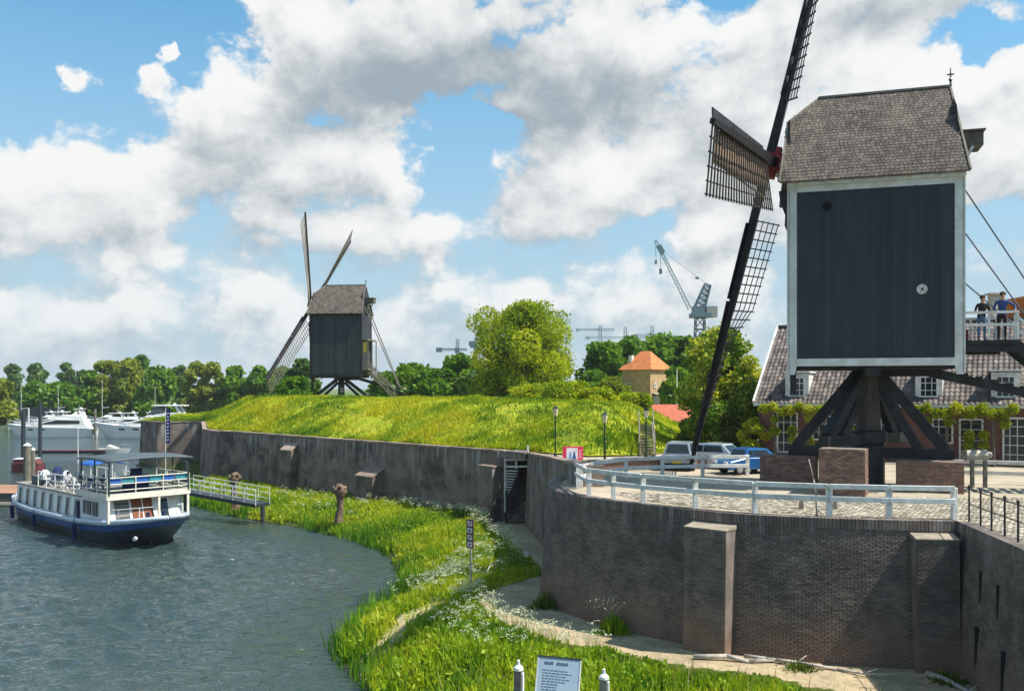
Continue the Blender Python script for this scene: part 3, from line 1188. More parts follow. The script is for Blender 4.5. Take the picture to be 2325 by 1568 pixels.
for px, wd, dep, zt, sl in ((858, 1.9, 1.15, -1.75, .55), (668, 1.5, .7, -.55, .5)):
    p = on_wall(px)
    mb = MB(loff)
    hw = wd / 2
    vs = []
    for z, f in ((-5.2, dep + .2), (zt - sl, dep), (zt, .02)):
        for a in (-1, 1):
            vs += [p + WD * (a * hw) + WN * f + Vector((0, 0, z)), p + WD * (a * hw) - WN * .3 + Vector((0, 0, z))]
    mb.add(vs, [(0, 2, 6, 4), (0, 4, 5, 1), (2, 3, 7, 6), (4, 8, 9, 5), (6, 7, 11, 10), (8, 10, 11, 9), (1, 5, 7, 3), (0, 1, 3, 2)])
    mb.build('buttress', M['wall'], lw)
    mb = MB(loff)
    a0, a1 = p - WD * (hw + .06), p + WD * (hw + .06)
    mb.prism([a0 + WN * (dep + .1) + Vector((0, 0, zt - sl - .02)), a0 + WN * (dep + .1) + Vector((0, 0, zt - sl + .07)),
              a0 + WN * .02 + Vector((0, 0, zt + .10)), a0 + WN * .02 + Vector((0, 0, zt + .012))], a1 - a0)
    mb.build('buttress_cap', M['coping'], lw)
# pilaster beside the stairs
p = on_wall(1126)
mb = MB(loff)
Rw = basis((0, 0, 0), WD, WN, Vector((0, 0, 1))).to_3x3()
mb.box(p + WN * .35 + Vector((0, 0, -2.85)), (1.25, 1.1, 3.9), Rw)
mb.build('buttress', M['wall'], lw)
mb = MB(loff)
mb.box(p + WN * .35 + Vector((0, 0, -.85)), (1.35, 1.2, .1), Rw)
mb.build('buttress_cap', M['coping'], lw)

# stairs through the wall
mb = MB(loff)
mb.beam((-.44, 53.3, -.16), (.98, 51.5, -.16), .55, .34)
mb.build('lintel', M['wall'], lw)
mb = MB(loff)
mb.beam((-.44, 53.3, .045), (.98, 51.5, .045), .5, .11)
mb.build('coping_slab', M['coping'], lw)
st = thing('sally_stairs', 'brick steps climbing through the long wall between white rails', 'stairs', (.3, 52.6, LOW))
so = Vector((.3, 52.6, LOW))
for k in range(20):
    mb = MB(so)
    mb.span(-.45, .98, 53.0 + k * .27, 53.32 + k * .27, LOW + .2 * k - .25, LOW + .2 * (k + 1))
    mb.build('step', M['coping'], st)
mb = MB(so)
mb.span(-.9, -.47, 53.4, 60, -4.4, .02)
mb.span(1.0, 1.45, 52.2, 60, -4.4, .02)
mb.build('side_wall', M['wall'], st)
g = thing('iron_gate', 'black iron gate at the foot of the stairs through the wall', 'gate', (.27, 52.3, LOW))
go_ = Vector((.27, 52.3, LOW))
mb = MB(go_)
gx0, gx1, gy = -.34, .88, 52.25
mb.tube((gx0, gy, LOW), (gx0, gy, -2.2), .045)
mb.tube((gx1, gy, LOW), (gx1, gy, -2.2), .045)
for z in (-2.25, -2.45, LOW + .1):
    mb.beam((gx0, gy, z), (gx1, gy, z), .05, .07)
mb.beam((gx0, gy, LOW + .1), (gx1, gy, -2.5), .04, .06)
mb.beam((gx1, gy, LOW + .1), (gx0, gy, -2.5), .04, .06)
mb.build('gate_frame', M['iron'], g)
for k in range(10):
    mb = MB(go_)
    x = gx0 + .06 + k * (gx1 - gx0 - .12) / 9
    mb.tube((x, gy, LOW + .08), (x, gy, -2.2), .02, .02, 5)
    mb.build('gate_bar', M['iron'], g)
g = thing('stair_railing', 'white painted railing around the top of the stairs in the wall', 'railing', (.3, 52.4, -1))
go_ = Vector((.3, 52.4, -1))
for (x, y, z0, z1) in ((-.42, 53.0, -3.6, .15), (.25, 53.0, -1.0, .15), (.95, 52.5, -.05, .45)):
    mb = MB(go_)
    mb.beam((x, y, z0), (x, y, z1), .1, .1)
    mb.build('post', M['white'], g)
for z in (.05, -.45, -.85):
    mb = MB(go_)
    mb.beam((-.46, 52.93, z), (.98, 52.4, z + .06), .07, .10)
    mb.build('rail', M['white'], g)
for k in range(9):
    mb = MB(go_)
    mb.beam((-.42, 52.94, -1.1 - k * .16), (.35 - k * .06, 52.75, -1.1 - k * .16), .05, .045)
    mb.build('rung', M['white'], g)

# ---- terrace
TP = [(.92, 52.3), (1.5, 47), (1.95, 43.2), (2.2, 40), (1.95, 37.2), (1.66, 35.3)]
TP += [(x + .3 * 0, y) for x, y in [(1.62, 34.2), (1.85, 33.0), (2.75, 31.2), (4.0, 29.65), (5.7, 28.15), (7.35, 26.98), (10.0, 26.1), (12.7, 25.65)]]
TP += [(13.05, 25.3), (12.35, 20.9), (11.5, 15.0), (75, 15), (75, 90), (32, 78), (20, 70), (12, 58), (8, 54), (4.3, 54), (1.2, 56)]
mb = MB()
mb.add([(x, y, 0) for x, y in TP], [tuple(range(len(TP)))])
ter = mb.build('terrace', M['pave'], fix=False)
bmm = bmesh.new()
bmm.from_mesh(ter.data)
bmesh.ops.triangulate(bmm, faces=bmm.faces)
bmesh.ops.recalc_face_normals(bmm, faces=bmm.faces)
for f in bmm.faces:
    if f.normal.z < 0:
        f.normal_flip()
bmm.to_mesh(ter.data)
bmm.free()
tag(ter, kind='structure')
# granite setts on the part nearest to us
poly = [(3.6, 32.5), (4.4, 30.2), (6.2, 28.5), (7.7, 27.4), (10.1, 26.5), (13.1, 25.9), (12.6, 21), (15, 19), (21, 24), (21, 31), (14, 31), (9, 31.4)]
ms = []
xs_ = np.arange(3, 21.5, .165)
for r, y in enumerate(np.arange(19, 33, .135)):
    xx = xs_ + (.08 if r % 2 else 0) + .02 * np.sin(y * 3)
    ok = inside(xx, np.full_like(xx, y), poly)
    for x in xx[ok]:
        a = random.uniform(-.06, .06)
        u = Vector((math.cos(a), math.sin(a), random.uniform(-.04, .04)))
        w = Vector((random.uniform(-.08, .08), random.uniform(-.08, .08), 1)).normalized()
        v_ = w.cross(u).normalized()
        ms.append(basis((x, y, random.uniform(-.006, .012)), u, v_, w, (random.uniform(.85, 1), random.uniform(.85, 1), 1)))
pieces('sett', 'sett_paving', ter, ms, boxproto(.15, .12, .06), M['sett'])

# ---- rampart (grassed embankment)
FOOT = [(-43.6, 103.2), (-39.3, 99.0), (-34.6, 100.0), (-28.0, 81.7), (-25.2, 77.4), (-23.4, 76.8), (-12, 65.2), (-.9, 54.1),
        (1.5, 52.2), (4.3, 49.2), (7, 50), (10, 53), (12.5, 57), (18, 66), (30, 74), (46, 80)]


def rampart_h(X, Y):
    d = seg_dist(X, Y, FOOT)
    crest = 2.80 - .0042 * (Y - 60)
    crest = np.where(X > 6, crest * (1 - .12 * sstep(X, 6, 30)), crest)
    crest = crest * (1 - .72 * sstep(X / np.maximum(Y, 30), .118, .20))
    h = crest * sstep(d, -.5, 8.5 - 3.0 * sstep(-X, 5, 25)) ** .85
    h = h * (.10 + .90 * sstep(X, -37.5, -30.5))
    h = h + (vnoise(X, Y, 3.0, 11) - .5) * .35 * np.clip(d / 3, 0, 1) + (vnoise(X, Y, 1.1, 12) - .5) * .2 * np.clip(d / 2, 0, 1)
    h = h * (1 - .38 * sstep(Y, 112, 150))
    return h + .03


fx = np.array([p[0] for p in FOOT])
fy = np.array([p[1] for p in FOOT])
xs = np.unique(np.concatenate([np.arange(-43.6, 46, .5), fx]))
tt = np.concatenate([np.arange(0, 14, .5), 14 * 1.07 ** np.arange(1, 34)])
Xg, Tg = np.meshgrid(xs, tt, indexing='ij')
Yg = np.interp(Xg, fx, fy) + Tg
Yg = np.minimum(Yg, 175 + Tg * .0)
Zg = rampart_h(Xg, Yg)
nx, ny = Xg.shape
i, j = np.meshgrid(np.arange(nx - 1), np.arange(ny - 1), indexing='ij')
a = (i * ny + j).ravel()
F = np.stack([a, a + ny, a + ny + 1, a + 1], 1)
rmat = mat('rampart_turf', (.19, .26, .012), (.35, .34, .03), .55, .95, .6, 5, coords='World', spec=.1, stain=((.05, .085, .012), .8, .35))
tag(link_mesh('rampart', np_mesh('rampart', np.stack([Xg, Yg, Zg], -1).reshape(-1, 3), F, rmat, True)), kind='structure')


# ---- grass and herbs (uncountable growth)
def blades(name, label, X, Y, Z, hgt, wid, mk, seed, lean=.45, lowf=2.5, group=None, tb=0.0):
    r = np.random.default_rng(seed)
    n = len(X)
    ang = r.random(n) * 2 * PI
    hh = hgt * (.5 + .9 * r.random(n))
    ww = wid * (.7 + .6 * r.random(n))
    la = r.random(n) * 2 * PI
    ll = hh * lean * r.random(n)
    V = np.empty((n, 3, 3))
    dx, dy = np.cos(ang) * ww, np.sin(ang) * ww
    V[:, 0] = np.stack([X - dx, Y - dy, Z - .04], 1)
    V[:, 1] = np.stack([X + dx, Y + dy, Z - .04], 1)
    V[:, 2] = np.stack([X + np.cos(la) * ll, Y + np.sin(la) * ll, Z + hh], 1)
    F = np.arange(3 * n).reshape(n, 3)
    t = vnoise(X, Y, lowf * 1.6, seed) * .40 + vnoise(X, Y, lowf * .5, seed + 1) * .35 + vnoise(X, Y, lowf * .2, seed + 2) * .25
    t = (t - .5) * 2.15 + .52 + (r.random(n) - .5) * .45 + tb
    o = link_mesh(name, np_mesh(name, V.reshape(-1, 3), F, LG[mk], False, {'tint': ('FACE', np.clip(t, 0, 1))}))
    return tag(o, label, 'grass', kind='stuff')


r = np.random.default_rng(5)
# rampart grass
n = 170000
X = r.uniform(-43, 34, n)
u = r.random(n)
Y = np.interp(X, fx, fy) + .15 + 26 * u ** 1.5
keep = Y > 0
X, Y = X[keep], Y[keep]
Z = rampart_h(X, Y)
bare = (vnoise(X, Y, 3.1, 36) > .74) & (r.random(len(X)) < .75)
X, Y, Z = X[~bare], Y[~bare], Z[~bare]
patch = vnoise(X, Y, 2.2, 33) * .6 + vnoise(X, Y, .8, 34) * .4
blades('rampart_grass', 'rough yellow green grass covering the rampart slope', X, Y, Z, .09 + (.15 + .36 * vnoise(X, Y, 5.5, 35)) * patch ** 1.6, .05, 'grass', 8, .8, 3.5, tb=.10)
# lower bank herbs
n = 520000
X = r.uniform(-31, 13.5, n)
Y = r.uniform(18, 84, n)
d = seg_dist(X, Y, SHORE)
ok = (~inside(X, Y, SHORE)) & (~inside(X, Y, PATH)) & (d < 26)
tr_ = seg_dist(X, Y, TRAIL)
ok &= (tr_ > .52) | (r.random(n) < .10)
wl = seg_dist(X, Y, [(p[0], p[1]) for p in WALL1])
ok &= ((X + Y * .95) < 51.6) | (Y < 50)
ok &= ~((X > 1.2) & (Y > 38))
# behind the walls nothing grows down here
ok &= ~inside(X, Y, [(x, y) for x, y in TOPEDGE] + [(20, 25), (20, 50), (3, 50)])
ok &= (X < 12.0 - (25.4 - Y) * .16) | (Y > 25)
ok &= r.random(n) < np.clip(1.3 - (Y - 25) * .011, .55, 1)
ok &= (d > .34) | (vnoise(X, Y, .9, 46) > .55)
X, Y, d = X[ok], Y[ok], d[ok]
Z = ground_h(X, Y)
tall = vnoise(X, Y, 1.6, 44) * .6 + vnoise(X, Y, .6, 45) * .4
hg = .12 + .52 * tall ** 1.6
near_path = np.clip(seg_dist(X, Y, PATH + PATH[:1]) / 1.0, .25, 1)
blades('bank_grass', 'lush bright green herbs and grass on the low bank', X, Y, Z, hg * near_path, .030 + .0006 * Y, 'bank', 21, .85, 2.6, tb=.10)
# broad leaves among them
sel = (r.random(len(X)) < .34) & (tall > .40)
cs = np.stack([X[sel], Y[sel], Z[sel] + hg[sel] * near_path[sel] * r.random(sel.sum())], 1)
V, F = leaf_quads(cs, .045 + .10 * r.random(len(cs)) ** 2, .6, 77, up=.8)
tt_ = vnoise(cs[:, 0], cs[:, 1], 2.0, 51) * .6 + r.random(len(cs)) * .4
tag(link_mesh('bank_leaves', np_mesh('bank_leaves', V, F, LG['bank'], False, {'tint': ('FACE', tt_)})),
    'broad nettle and dock leaves among the bank grass', 'undergrowth', kind='stuff')
# dry stalks and seed heads
sel = r.random(len(X)) < .018
blades('dry_stalks', 'straw coloured stalks and seed heads standing in the bank grass', X[sel], Y[sel], Z[sel], .55, .012, 'straw', 83, .5, 2.0)
# reeds by the water's edge
n = 90000
X = r.uniform(-31, 0, n)
Y = r.uniform(22, 82, n)
d = seg_dist(X, Y, SHORE[:15])
ins = inside(X, Y, SHORE)
clump = vnoise(X, Y, 2.4, 60)
ok = (((~ins) & (d < .9)) | (ins & (d < .28))) & (clump > .40)
X, Y = X[ok], Y[ok]
Z = np.maximum(ground_h(X, Y), WATER - .1)
blades('reeds', 'dark green reeds and rushes fringing the water edge', X, Y, Z, .35 + .55 * vnoise(X, Y, 1.2, 61), .035, 'reed', 62, .35, 1.5)


# cow parsley
def parsley(pts, hts, name, label, seed):
    r2 = np.random.default_rng(seed)
    mbv, mbf, tint = [], [], []
    b_ = 0
    fv, ft = [], []
    for (x, y, z), h in zip(pts, hts):
        nst = r2.integers(3, 7)
        for k in range(nst):
            ang, le = r2.random() * 2 * PI, h * .38 * r2.random()
            tx, ty, tz = x + math.cos(ang) * le, y + math.sin(ang) * le, z + h * (.7 + .35 * r2.random())
            mbv += [(x - .008, y, z), (x + .008, y, z), (tx, ty, tz)]
            mbf.append((b_, b_ + 1, b_ + 2))
            b_ += 3
            m_ = 9
            c = np.array([tx, ty, tz]) + np.stack([r2.normal(0, .055, m_), r2.normal(0, .055, m_), r2.normal(0, .014, m_)], 1)
            fv.append(c)
    C_ = np.concatenate(fv)
    r3 = np.random.default_rng(seed + 1)
    V, F = leaf_quads(C_, .012 + .014 * r3.random(len(C_)), .9, seed + 2, up=0)
    o = link_mesh(name, np_mesh(name, V, F, LG['flower'], False, {'tint': ('FACE', r3.random(len(F)))}))
    tag(o, label, 'wildflowers', kind='stuff')
    o2 = link_mesh('flower_stems', np_mesh('flower_stems', np.array(mbv), np.array(mbf), LG['bank'], False, {'tint': ('FACE', np.full(len(mbf), .5))}), None)
    o2.parent = o
    o2['kind'] = 'stuff'


pts, hts = [], []


def strew(line, spread, n, h):
    for _ in range(n):
        k = random.randrange(len(line) - 1)
        t = random.random()
        x = line[k][0] * (1 - t) + line[k + 1][0] * t + random.gauss(0, spread)
        y = line[k][1] * (1 - t) + line[k + 1][1] * t + random.gauss(0, spread)
        A_, B_ = np.array([x]), np.array([y])
        if inside(A_, B_, SHORE)[0] or (inside(A_, B_, PATH)[0] and random.random() < .93):
            continue
        pts.append((x, y, float(ground_h(A_, B_)[0])))
        hts.append(h * random.uniform(.7, 1.2))


strew([(-8, 59.5), (-4, 55.5), (-1.8, 54.2)], .5, 110, .75)
strew([(-1.9, 54.0), (-1.6, 51.3), (-.5, 46.3), (.6, 41)], .45, 120, .8)
strew([(-.6, 44), (-1.6, 38.5), (-2.6, 36)], .8, 90, .75)
strew([(-2.2, 38), (-3.2, 34.5)], .6, 60, .8)
strew([(-1.6, 34.2), (-1.5, 32.4), (-.7, 30)], .45, 55, .75)
strew([(-.7, 30), (1.0, 28.0), (2.9, 26.6)], .22, 46, .7)
strew([(-2.0, 31.5), (-1.4, 28.5), (.2, 26.5)], .8, 45, .6)
strew([(-20, 66), (-12, 60), (-8, 57)], 1.6, 70, .7)
parsley(pts, hts, 'cow_parsley', 'white cow parsley in flower along the path edge', 91)
for (x, y, hh, lb) in ((1.05, 28.15, .8, 'tall white cow parsley standing alone at the bend of the path'),
                       (2.35, 27.35, .7, 'small white cow parsley on the sandy path edge nearest the info board')):
    pts, hts = [(x + random.gauss(0, .14), y + random.gauss(0, .1), LOW) for _ in range(5)], [hh] * 5
# weeds at the wall foot
for (x, y, n_, hh, fl, lb) in ((1.25, 32.3, 260, .75, 0, 'tuft of green weeds at the rounded corner of the bastion foot'),
                               (1.75, 37.4, 200, .8, 0, 'green weeds growing where the two brick walls meet'),
                               (3.35, 29.0, 420, .75, 1, 'white flowered weed growing against the bastion foot'),
                               (11.9, 24.2, 200, .35, 0, 'low weeds at the foot of the second buttress'),
                               (8.2, 25.2, 160, .3, 0, 'small weeds at the wall foot between the buttresses')):
    t = thing('wall_weed', lb, 'weed', (x, y, LOW))
    rr = np.random.default_rng(int(x * 100))
    c = rr.normal(0, 1, (n_, 3)) * (.28, .2, 0)
    ht = hh * np.exp(-(c[:, 0] ** 2) * 5) * (.4 + .6 * rr.random(n_))
    V = np.empty((n_, 3, 3))
    wv = .03
    a_ = rr.random(n_) * 6.28
    V[:, 0] = c + np.stack([-np.cos(a_) * wv, -np.sin(a_) * wv, a_ * 0], 1)
    V[:, 1] = c + np.stack([np.cos(a_) * wv, np.sin(a_) * wv, a_ * 0], 1)
    V[:, 2] = c * 1.25 + np.stack([a_ * 0, a_ * 0, ht], 1)
    link_mesh('foliage', np_mesh('foliage', V.reshape(-1, 3), np.arange(3 * n_).reshape(n_, 3), LG['ivy' if not fl else 'bank'], False,
                                 {'tint': ('FACE', rr.random(n_) * .8)}), t)
    if fl:
        cc = rr.normal(0, 1, (150, 3)) * (.42, .2, .16) + (0, 0, .95)
        V, F = leaf_quads(cc, .022, .9, 3)
        link_mesh('blossom', np_mesh('blossom', V, F, LG['flower'], False, {'tint': ('FACE', rr.random(len(F)))}), t)


# ================================================================== WINDMILLS
def zlerp(z, pts):
    return float(np.interp(z, [p[0] for p in pts], [p[1] for p in pts]))


def make_mill(name, label, loc, rz, zb, H, ridge, phase, yaw, R, white, detail, tau=15.5, hubx=3.55, hubdz=1.45, cloth=False):
    t = thing(name, label, 'windmill', loc, rz)
    L, Wd = 2.95, 2.15
    zt = zb + H
    tm = M['trim'] if white else M['tar']
    # ---- body
    mb = MB()
    mb.span(-L, L, -Wd, Wd, zb, zt)
    mb.add([(L - .02, -Wd, zt), (L - .02, Wd, zt), (L - .02, 1.2, zt + ridge * .78), (L - .02, -1.2, zt + ridge * .78)], [(0, 1, 2, 3)])
    mb.add([(-L + .02, -Wd, zt), (-L + .02, Wd, zt), (-L + .02, 1.25, zt + ridge * .75), (-L + .02, 0, zt + ridge * .97), (-L + .02, -1.25, zt + ridge * .75)], [(4, 3, 2, 1, 0)])
    body = mb.build('body', M['board'], t)
    nb = 31
    ms = []
    for i in range(nb):
        x = -L + .18 + (i + .5) * (2 * L - .36) / nb
        ms.append(basis((x, Wd + .018 + random.uniform(-.002, .002), zb + H / 2), Vector((1, 0, 0)), Vector((0, 0, 1)), Vector((0, -1, 0)), (1, 1, 1)))
    for i in range(20):
        y = -Wd + .2 + (i + .5) * (2 * Wd - .4) / 20
        for sx in (-1, 1):
            ms.append(basis((sx * (L + .015), y, zb + H / 2), Vector((0, 1, 0)), Vector((0, 0, 1)), Vector((sx, 0, 0)), (1.06, 1, 1)))
    pieces('board', 'boarding', body, ms, boxproto((2 * L - .36) / nb - .004, H - .3, .03, 1.0), M['board'])
    # ---- corner posts and rails
    w = .25 if white else .16
    for sx in (-1, 1):
        mb = MB()
        for sy in (1,):
            y0 = sy * (Wd + .045)
            lo = zb - .48
            mb.prism([(sx * (L - w), y0, zt - .02), (sx * (L + .05), y0, zt - .02), (sx * (L + .05), y0, lo), (sx * (L - .18), y0, lo), (sx * (L - w), y0, zb - .12)], (0, -.11, 0))
            mb.span(sx * (L + .008), sx * (L + .10), Wd + .045, Wd - .26, lo + .05, zt - .02)
        mb.build('corner_board', tm, t)
        mb = MB()
        mb.span(sx * (L + .008), sx * (L + .09), -Wd - .02, -Wd + .25, zb - .4, zt - .02)
        mb.build('corner_board', tm, t)
    mb = MB()
    mb.span(-L + w + .003, L - w - .003, Wd + .004, Wd + .085, zb - .16, zb + (.12 if white else .08))
    mb.build('bottom_rail', tm, t)
    mb = MB()
    mb.span(-L - .1, L + .1, Wd - .04, Wd + .20, zt - .02, zt + .14)
    mb.span(-L + w + .003, L - w - .003, Wd + .004, Wd + .07, zt - (.26 if white else .1), zt - .023)
    mb.build('eaves_board', tm, t)
    if white:
        for i in range(6):
            mb = MB()
            x = -2.2 + i * .98
            mb.tube((x, Wd + .19, zt + .06), (x, Wd + .23, zt + .06), .06, .06, 8)
            mb.build('eaves_peg', M['stone'], t)
    mb = MB()
    for y in (-1.6, -.6, .6, 1.6):
        mb.beam((-L + .1, y, zb - .14), (L - .1, y, zb - .14), .24, .26)
    mb.beam((0, -Wd + .1, zb - .36), (0, Wd - .1, zb - .36), .5, .30)
    mb.build('floor_beam', M['tar'], t)
    mb = MB()
    mb.beam((L - .12, Wd - .25, zb - .02), (L - .12, Wd - .25, zb - 1.25), .2, .22)
    mb.build('hanging_post', M['tar'], t)
    # ---- roof
    prof = [(0.0, 2.46), (.12, 2.22), (.34, 1.74), (.56, 1.22), (.78, .64), (1.0, 0.0)]   # (height fraction, half width)
    xf = [(0, 3.32), (.5, 3.08), (.70, 3.02), (1.0, 1.8)]
    xr = [(0, -3.16), (.5, -3.0), (1.0, -2.9)]
    mb = MB()
    for sy in (1, -1):
        rows = []
        for k, y in prof:
            rows.append([Vector((zlerp(k, xf) * (1 - j / 6) + zlerp(k, xr) * j / 6, sy * y, zt + .12 + k * ridge)) for j in range(7)])
        mb.grid(rows if sy > 0 else [r_[::-1] for r_ in rows])
    k7 = .70
    y7 = zlerp(k7, [(p[0], p[1]) for p in prof])
    mb.add([(3.02, y7, zt + .12 + k7 * ridge), (3.02, -y7, zt + .12 + k7 * ridge), (1.8, 0, zt + .12 + ridge)], [(0, 1, 2)])
    roof = mb.build('roof', M['shingle'], t)
    sd = roof.modifiers.new('thickness', 'SOLIDIFY')
    sd.thickness = .07
    ms = []
    pl, acc = [], 0
    pr = [(y, k * ridge) for k, y in prof]
    for (y0, z0), (y1, z1) in zip(pr[:-1], pr[1:]):
        pl.append((acc, y0, z0))
        acc += math.hypot(y1 - y0, z1 - z0)
    pl.append((acc, pr[-1][0], pr[-1][1]))
    s_, row = .08, 0
    expo = .145
    while s_ < acc - .05:
        y = float(np.interp(s_, [p[0] for p in pl], [p[1] for p in pl]))
        z = float(np.interp(s_, [p[0] for p in pl], [p[2] for p in pl]))
        y2 = float(np.interp(s_ + .1, [p[0] for p in pl], [p[1] for p in pl]))
        z2 = float(np.interp(s_ + .1, [p[0] for p in pl], [p[2] for p in pl]))
        sl = Vector((0, y2 - y, z2 - z)).normalized()
        k = z / ridge
        x0, x1 = zlerp(k, xr), zlerp(k, xf)
        x = x0 + (.09 if row % 2 else .0)
        while x < x1 - .05:
            wv = random.uniform(.13, .19)
            nrm = Vector((1, 0, 0)).cross(sl)
            if nrm.y < 0:
                nrm = -nrm
            up = (sl - nrm * .07).normalized()
            nn = Vector((1, 0, 0)).cross(up)
            if nn.y < 0:
                nn = -nn
            ms.append(basis(Vector((x + wv / 2, y, zt + .12 + z)) + nn * .026 + sl * random.uniform(-.015, .015), Vector((1, 0, 0)), up, nn, ((wv - .012) / .18, 1, 1)))
            x += wv
        s_ += expo
        row += 1
    pieces('shingle', 'shingling', roof, ms, boxproto(.18, .20, .018), M['shingle'])
    for sy in (1, -1):
        for xx in (xf, xr):
            mb = MB()
            pts_ = [Vector((zlerp(k_, xx), sy * y_, zt + .15 + k_ * ridge)) for k_, y_ in prof]
            if xx is xf:
                pts_ = pts_[:4] + [Vector((3.02, sy * float(np.interp(.70, [q[0] for q in prof], [q[1] for q in prof])), zt + .15 + .70 * ridge)), Vector((1.8, 0, zt + .15 + ridge))]
            for a_, b_ in zip(pts_[:-1], pts_[1:]):
                mb.beam(a_, b_, .07, .10)
            mb.build('verge_board', M['wood'], t)
    mb = MB()
    mb.beam((-2.95, 0, zt + .15 + ridge), (1.85, 0, zt + .15 + ridge), .2, .08)
    mb.build('ridge_board', M['wood'], t)
    mb = MB()
    zf = zt + ridge + .15
    mb.lathe((-2.92, 0, zf), [(.05, 0), (.03, .15), (.07, .25), (.03, .32), (.015, .7)], 8)
    mb.beam((-2.92 - .12, 0, zf + .45), (-2.92 + .12, 0, zf + .45), .03, .05)
    mb.build('finial', M['iron'], t)
    # ---- sack hoist housing at the back
    mb = MB()
    mb.prism([(-2.95, .55, zt + 1.45), (-3.95, .55, zt + 1.45), (-3.95, .55, zt + 1.95), (-2.95, .55, zt + 2.0)], (0, -1.1, 0))
    mb.span(-2.95, -4.02, -.62, .62, zt + 1.99, zt + 2.05)
    mb.build('hoist_housing', M['shingle'], t)
    for sy in (-.5, .5):
        mb = MB()
        mb.beam((-3.6, sy, zt + 1.43), (-3.0, sy, zt + .3), .1, .1, up=(1, 0, 0))
        mb.build('hoist_bracket', tm if white else M['wood'], t)
    # ---- sails
    ta = math.radians(tau)
    Ry = Matrix.Rotation(math.radians(yaw), 3, 'Z')
    ax = Ry @ Vector((math.cos(ta), 0, math.sin(ta)))
    vv = Ry @ Vector((-math.sin(ta), 0, math.cos(ta)))
    uu = Ry @ Vector((0, 1, 0))
    Hb = Vector((hubx, 0, zt + hubdz))
    mb = MB()
    mb.beam(Hb - ax * 2.2, Hb - ax * .3, .5, .5)
    mb.build('windshaft', M['tar'], t)
    hub = MB()
    hub.beam(Hb - ax * .32, Hb + ax * .46, .72, .72, .62, .62, up=vv)
    hub.beam(Hb - vv * .62 + ax * .05, Hb + vv * .62 + ax * .05, .44, .44, up=ax)
    hub.build('hub', M['red'] if white else M['tar'], t)
    for st_ in range(2):
        off = ax * (.22 if st_ == 0 else -.02)
        th = math.radians(phase + 90 * st_)
        d = vv * math.cos(th) + uu * math.sin(th)
        mb = MB()
        RR = R + (.95 if white and st_ == 0 else 0)
        mb.beam(Hb + off, Hb + off + d * RR, .36, .34, .15, .15, up=ax)
        mb.beam(Hb + off, Hb + off - d * RR, .36, .34, .15, .15, up=ax)
        mb.build('stock', M['tar2'], t)
    for k in range(4):
        th = math.radians(phase + 90 * k)
        off = ax * (.22 if k % 2 == 0 else -.02)
        d = vv * math.cos(th) + uu * math.sin(th)
        e = -vv * math.sin(th) + uu * math.cos(th)

        def pt(r_, o_, lift=0.0):
            wd = 23 - 14 * (r_ - 2) / (R - 2)
            if white and k == 2:
                wd = float(np.interp(r_, [2, 6.4, 7.6, 13], [25, 20, 2, -8]))
            wv = math.radians(wd) * (1 if o_ > 0 else .6)
            return Hb + off + d * r_ + (e * math.cos(wv) - ax * math.sin(wv)) * o_ + ax * (.03 + lift)
        mb = MB()
        offs = (.42, .82, 1.22, 1.62, 1.98) if white else (.5, 1.0, 1.5, 1.9)
        rs = np.linspace(2.3, R - .1, 9)
        for o_ in offs:
            for a_, b_ in zip(rs[:-1], rs[1:]):
                mb.beam(pt(a_, o_, .03), pt(b_, o_, .03), .045, .035, up=ax)
        sail = mb.build('sail_frame', (M['tar2'] if k != 1 else M['lattice']) if white else M['wood'], t)
        if white:
            sail['label'] = ['lattice sail pointing straight up out of the picture', 'short looking lattice sail pointing towards us with brown cloth',
                             'lattice sail pointing down to the terrace', 'lattice sail pointing away behind the mill body'][k]
        nbars = 27
        r_ = 2.35
        for q in range(nbars):
            r_ = 2.35 + q * (R - 2.5) / (nbars - 1)
            mb = MB()
            mb.beam(pt(r_, -.12), pt(r_, 2.05), .05, .045, up=ax)
            mb.build('sail_bar', (M['tar2'] if k != 1 else M['lattice']) if white else M['wood'], sail)
        for q in range(3):
            a_, b_ = 2.5 + q * (R - 2.6) / 3, 2.5 + (q + .97) * (R - 2.6) / 3
            mb = MB()
            mb.add([pt(a_, -.13, .02), pt(b_, -.13, .02), pt(b_, -.38, .06), pt(a_, -.38, .06), pt(a_, -.13, .055), pt(b_, -.13, .055), pt(b_, -.38, .095), pt(a_, -.38, .095)],
                   [(3, 2, 1, 0), (4, 5, 6, 7), (0, 1, 5, 4), (1, 2, 6, 5), (2, 3, 7, 6), (3, 0, 4, 7)])
            mb.build('leading_board', M['tar2'], sail)
        if cloth:
            mb = MB()
            pts_ = [pt(x_, .20 + .03 * math.sin(x_ * 2.1), .13) for x_ in np.linspace(2.6, R * .85, 12)]
            mb.path(pts_, .12 if k == 1 else .09, 7)
            mb.build('furled_cloth', M['cloth'] if k == 1 else M['tar'], sail, smooth=True)
        if cloth and k == 1:
            mb = MB()
            rows = []
            for o_ in (.12, .5, .9, 1.25):
                rows.append([pt(x_, o_ * (1 - .25 * max(0, (x_ - 8) / 6)), .075 + .02 * math.sin(x_ * 3 + o_ * 5)) for x_ in np.linspace(2.5, R * .93, 14)])
            mb.grid(rows)
            cl = mb.build('sail_cloth', M['cloth'], sail, smooth=True)
            cl.modifiers.new('thickness', 'SOLIDIFY').thickness = .02
            mb = MB()
            pts_ = [pt(R * .70, -.35, .2), pt(R * .72, .15, .3), pt(R * .75, .8, .3), pt(R * .70, 1.15, .26), pt(R * .62, .95, .22), pt(R * .4, .85, .18), pt(3.0, 1.0, .15)]
            mb.path(pts_, .035, 6)
            pts_ = [pt(R * .66, 1.15, .2), pt(R * .45, 1.35, .18), pt(3.1, 1.55, .15)]
            mb.path(pts_, .03, 6)
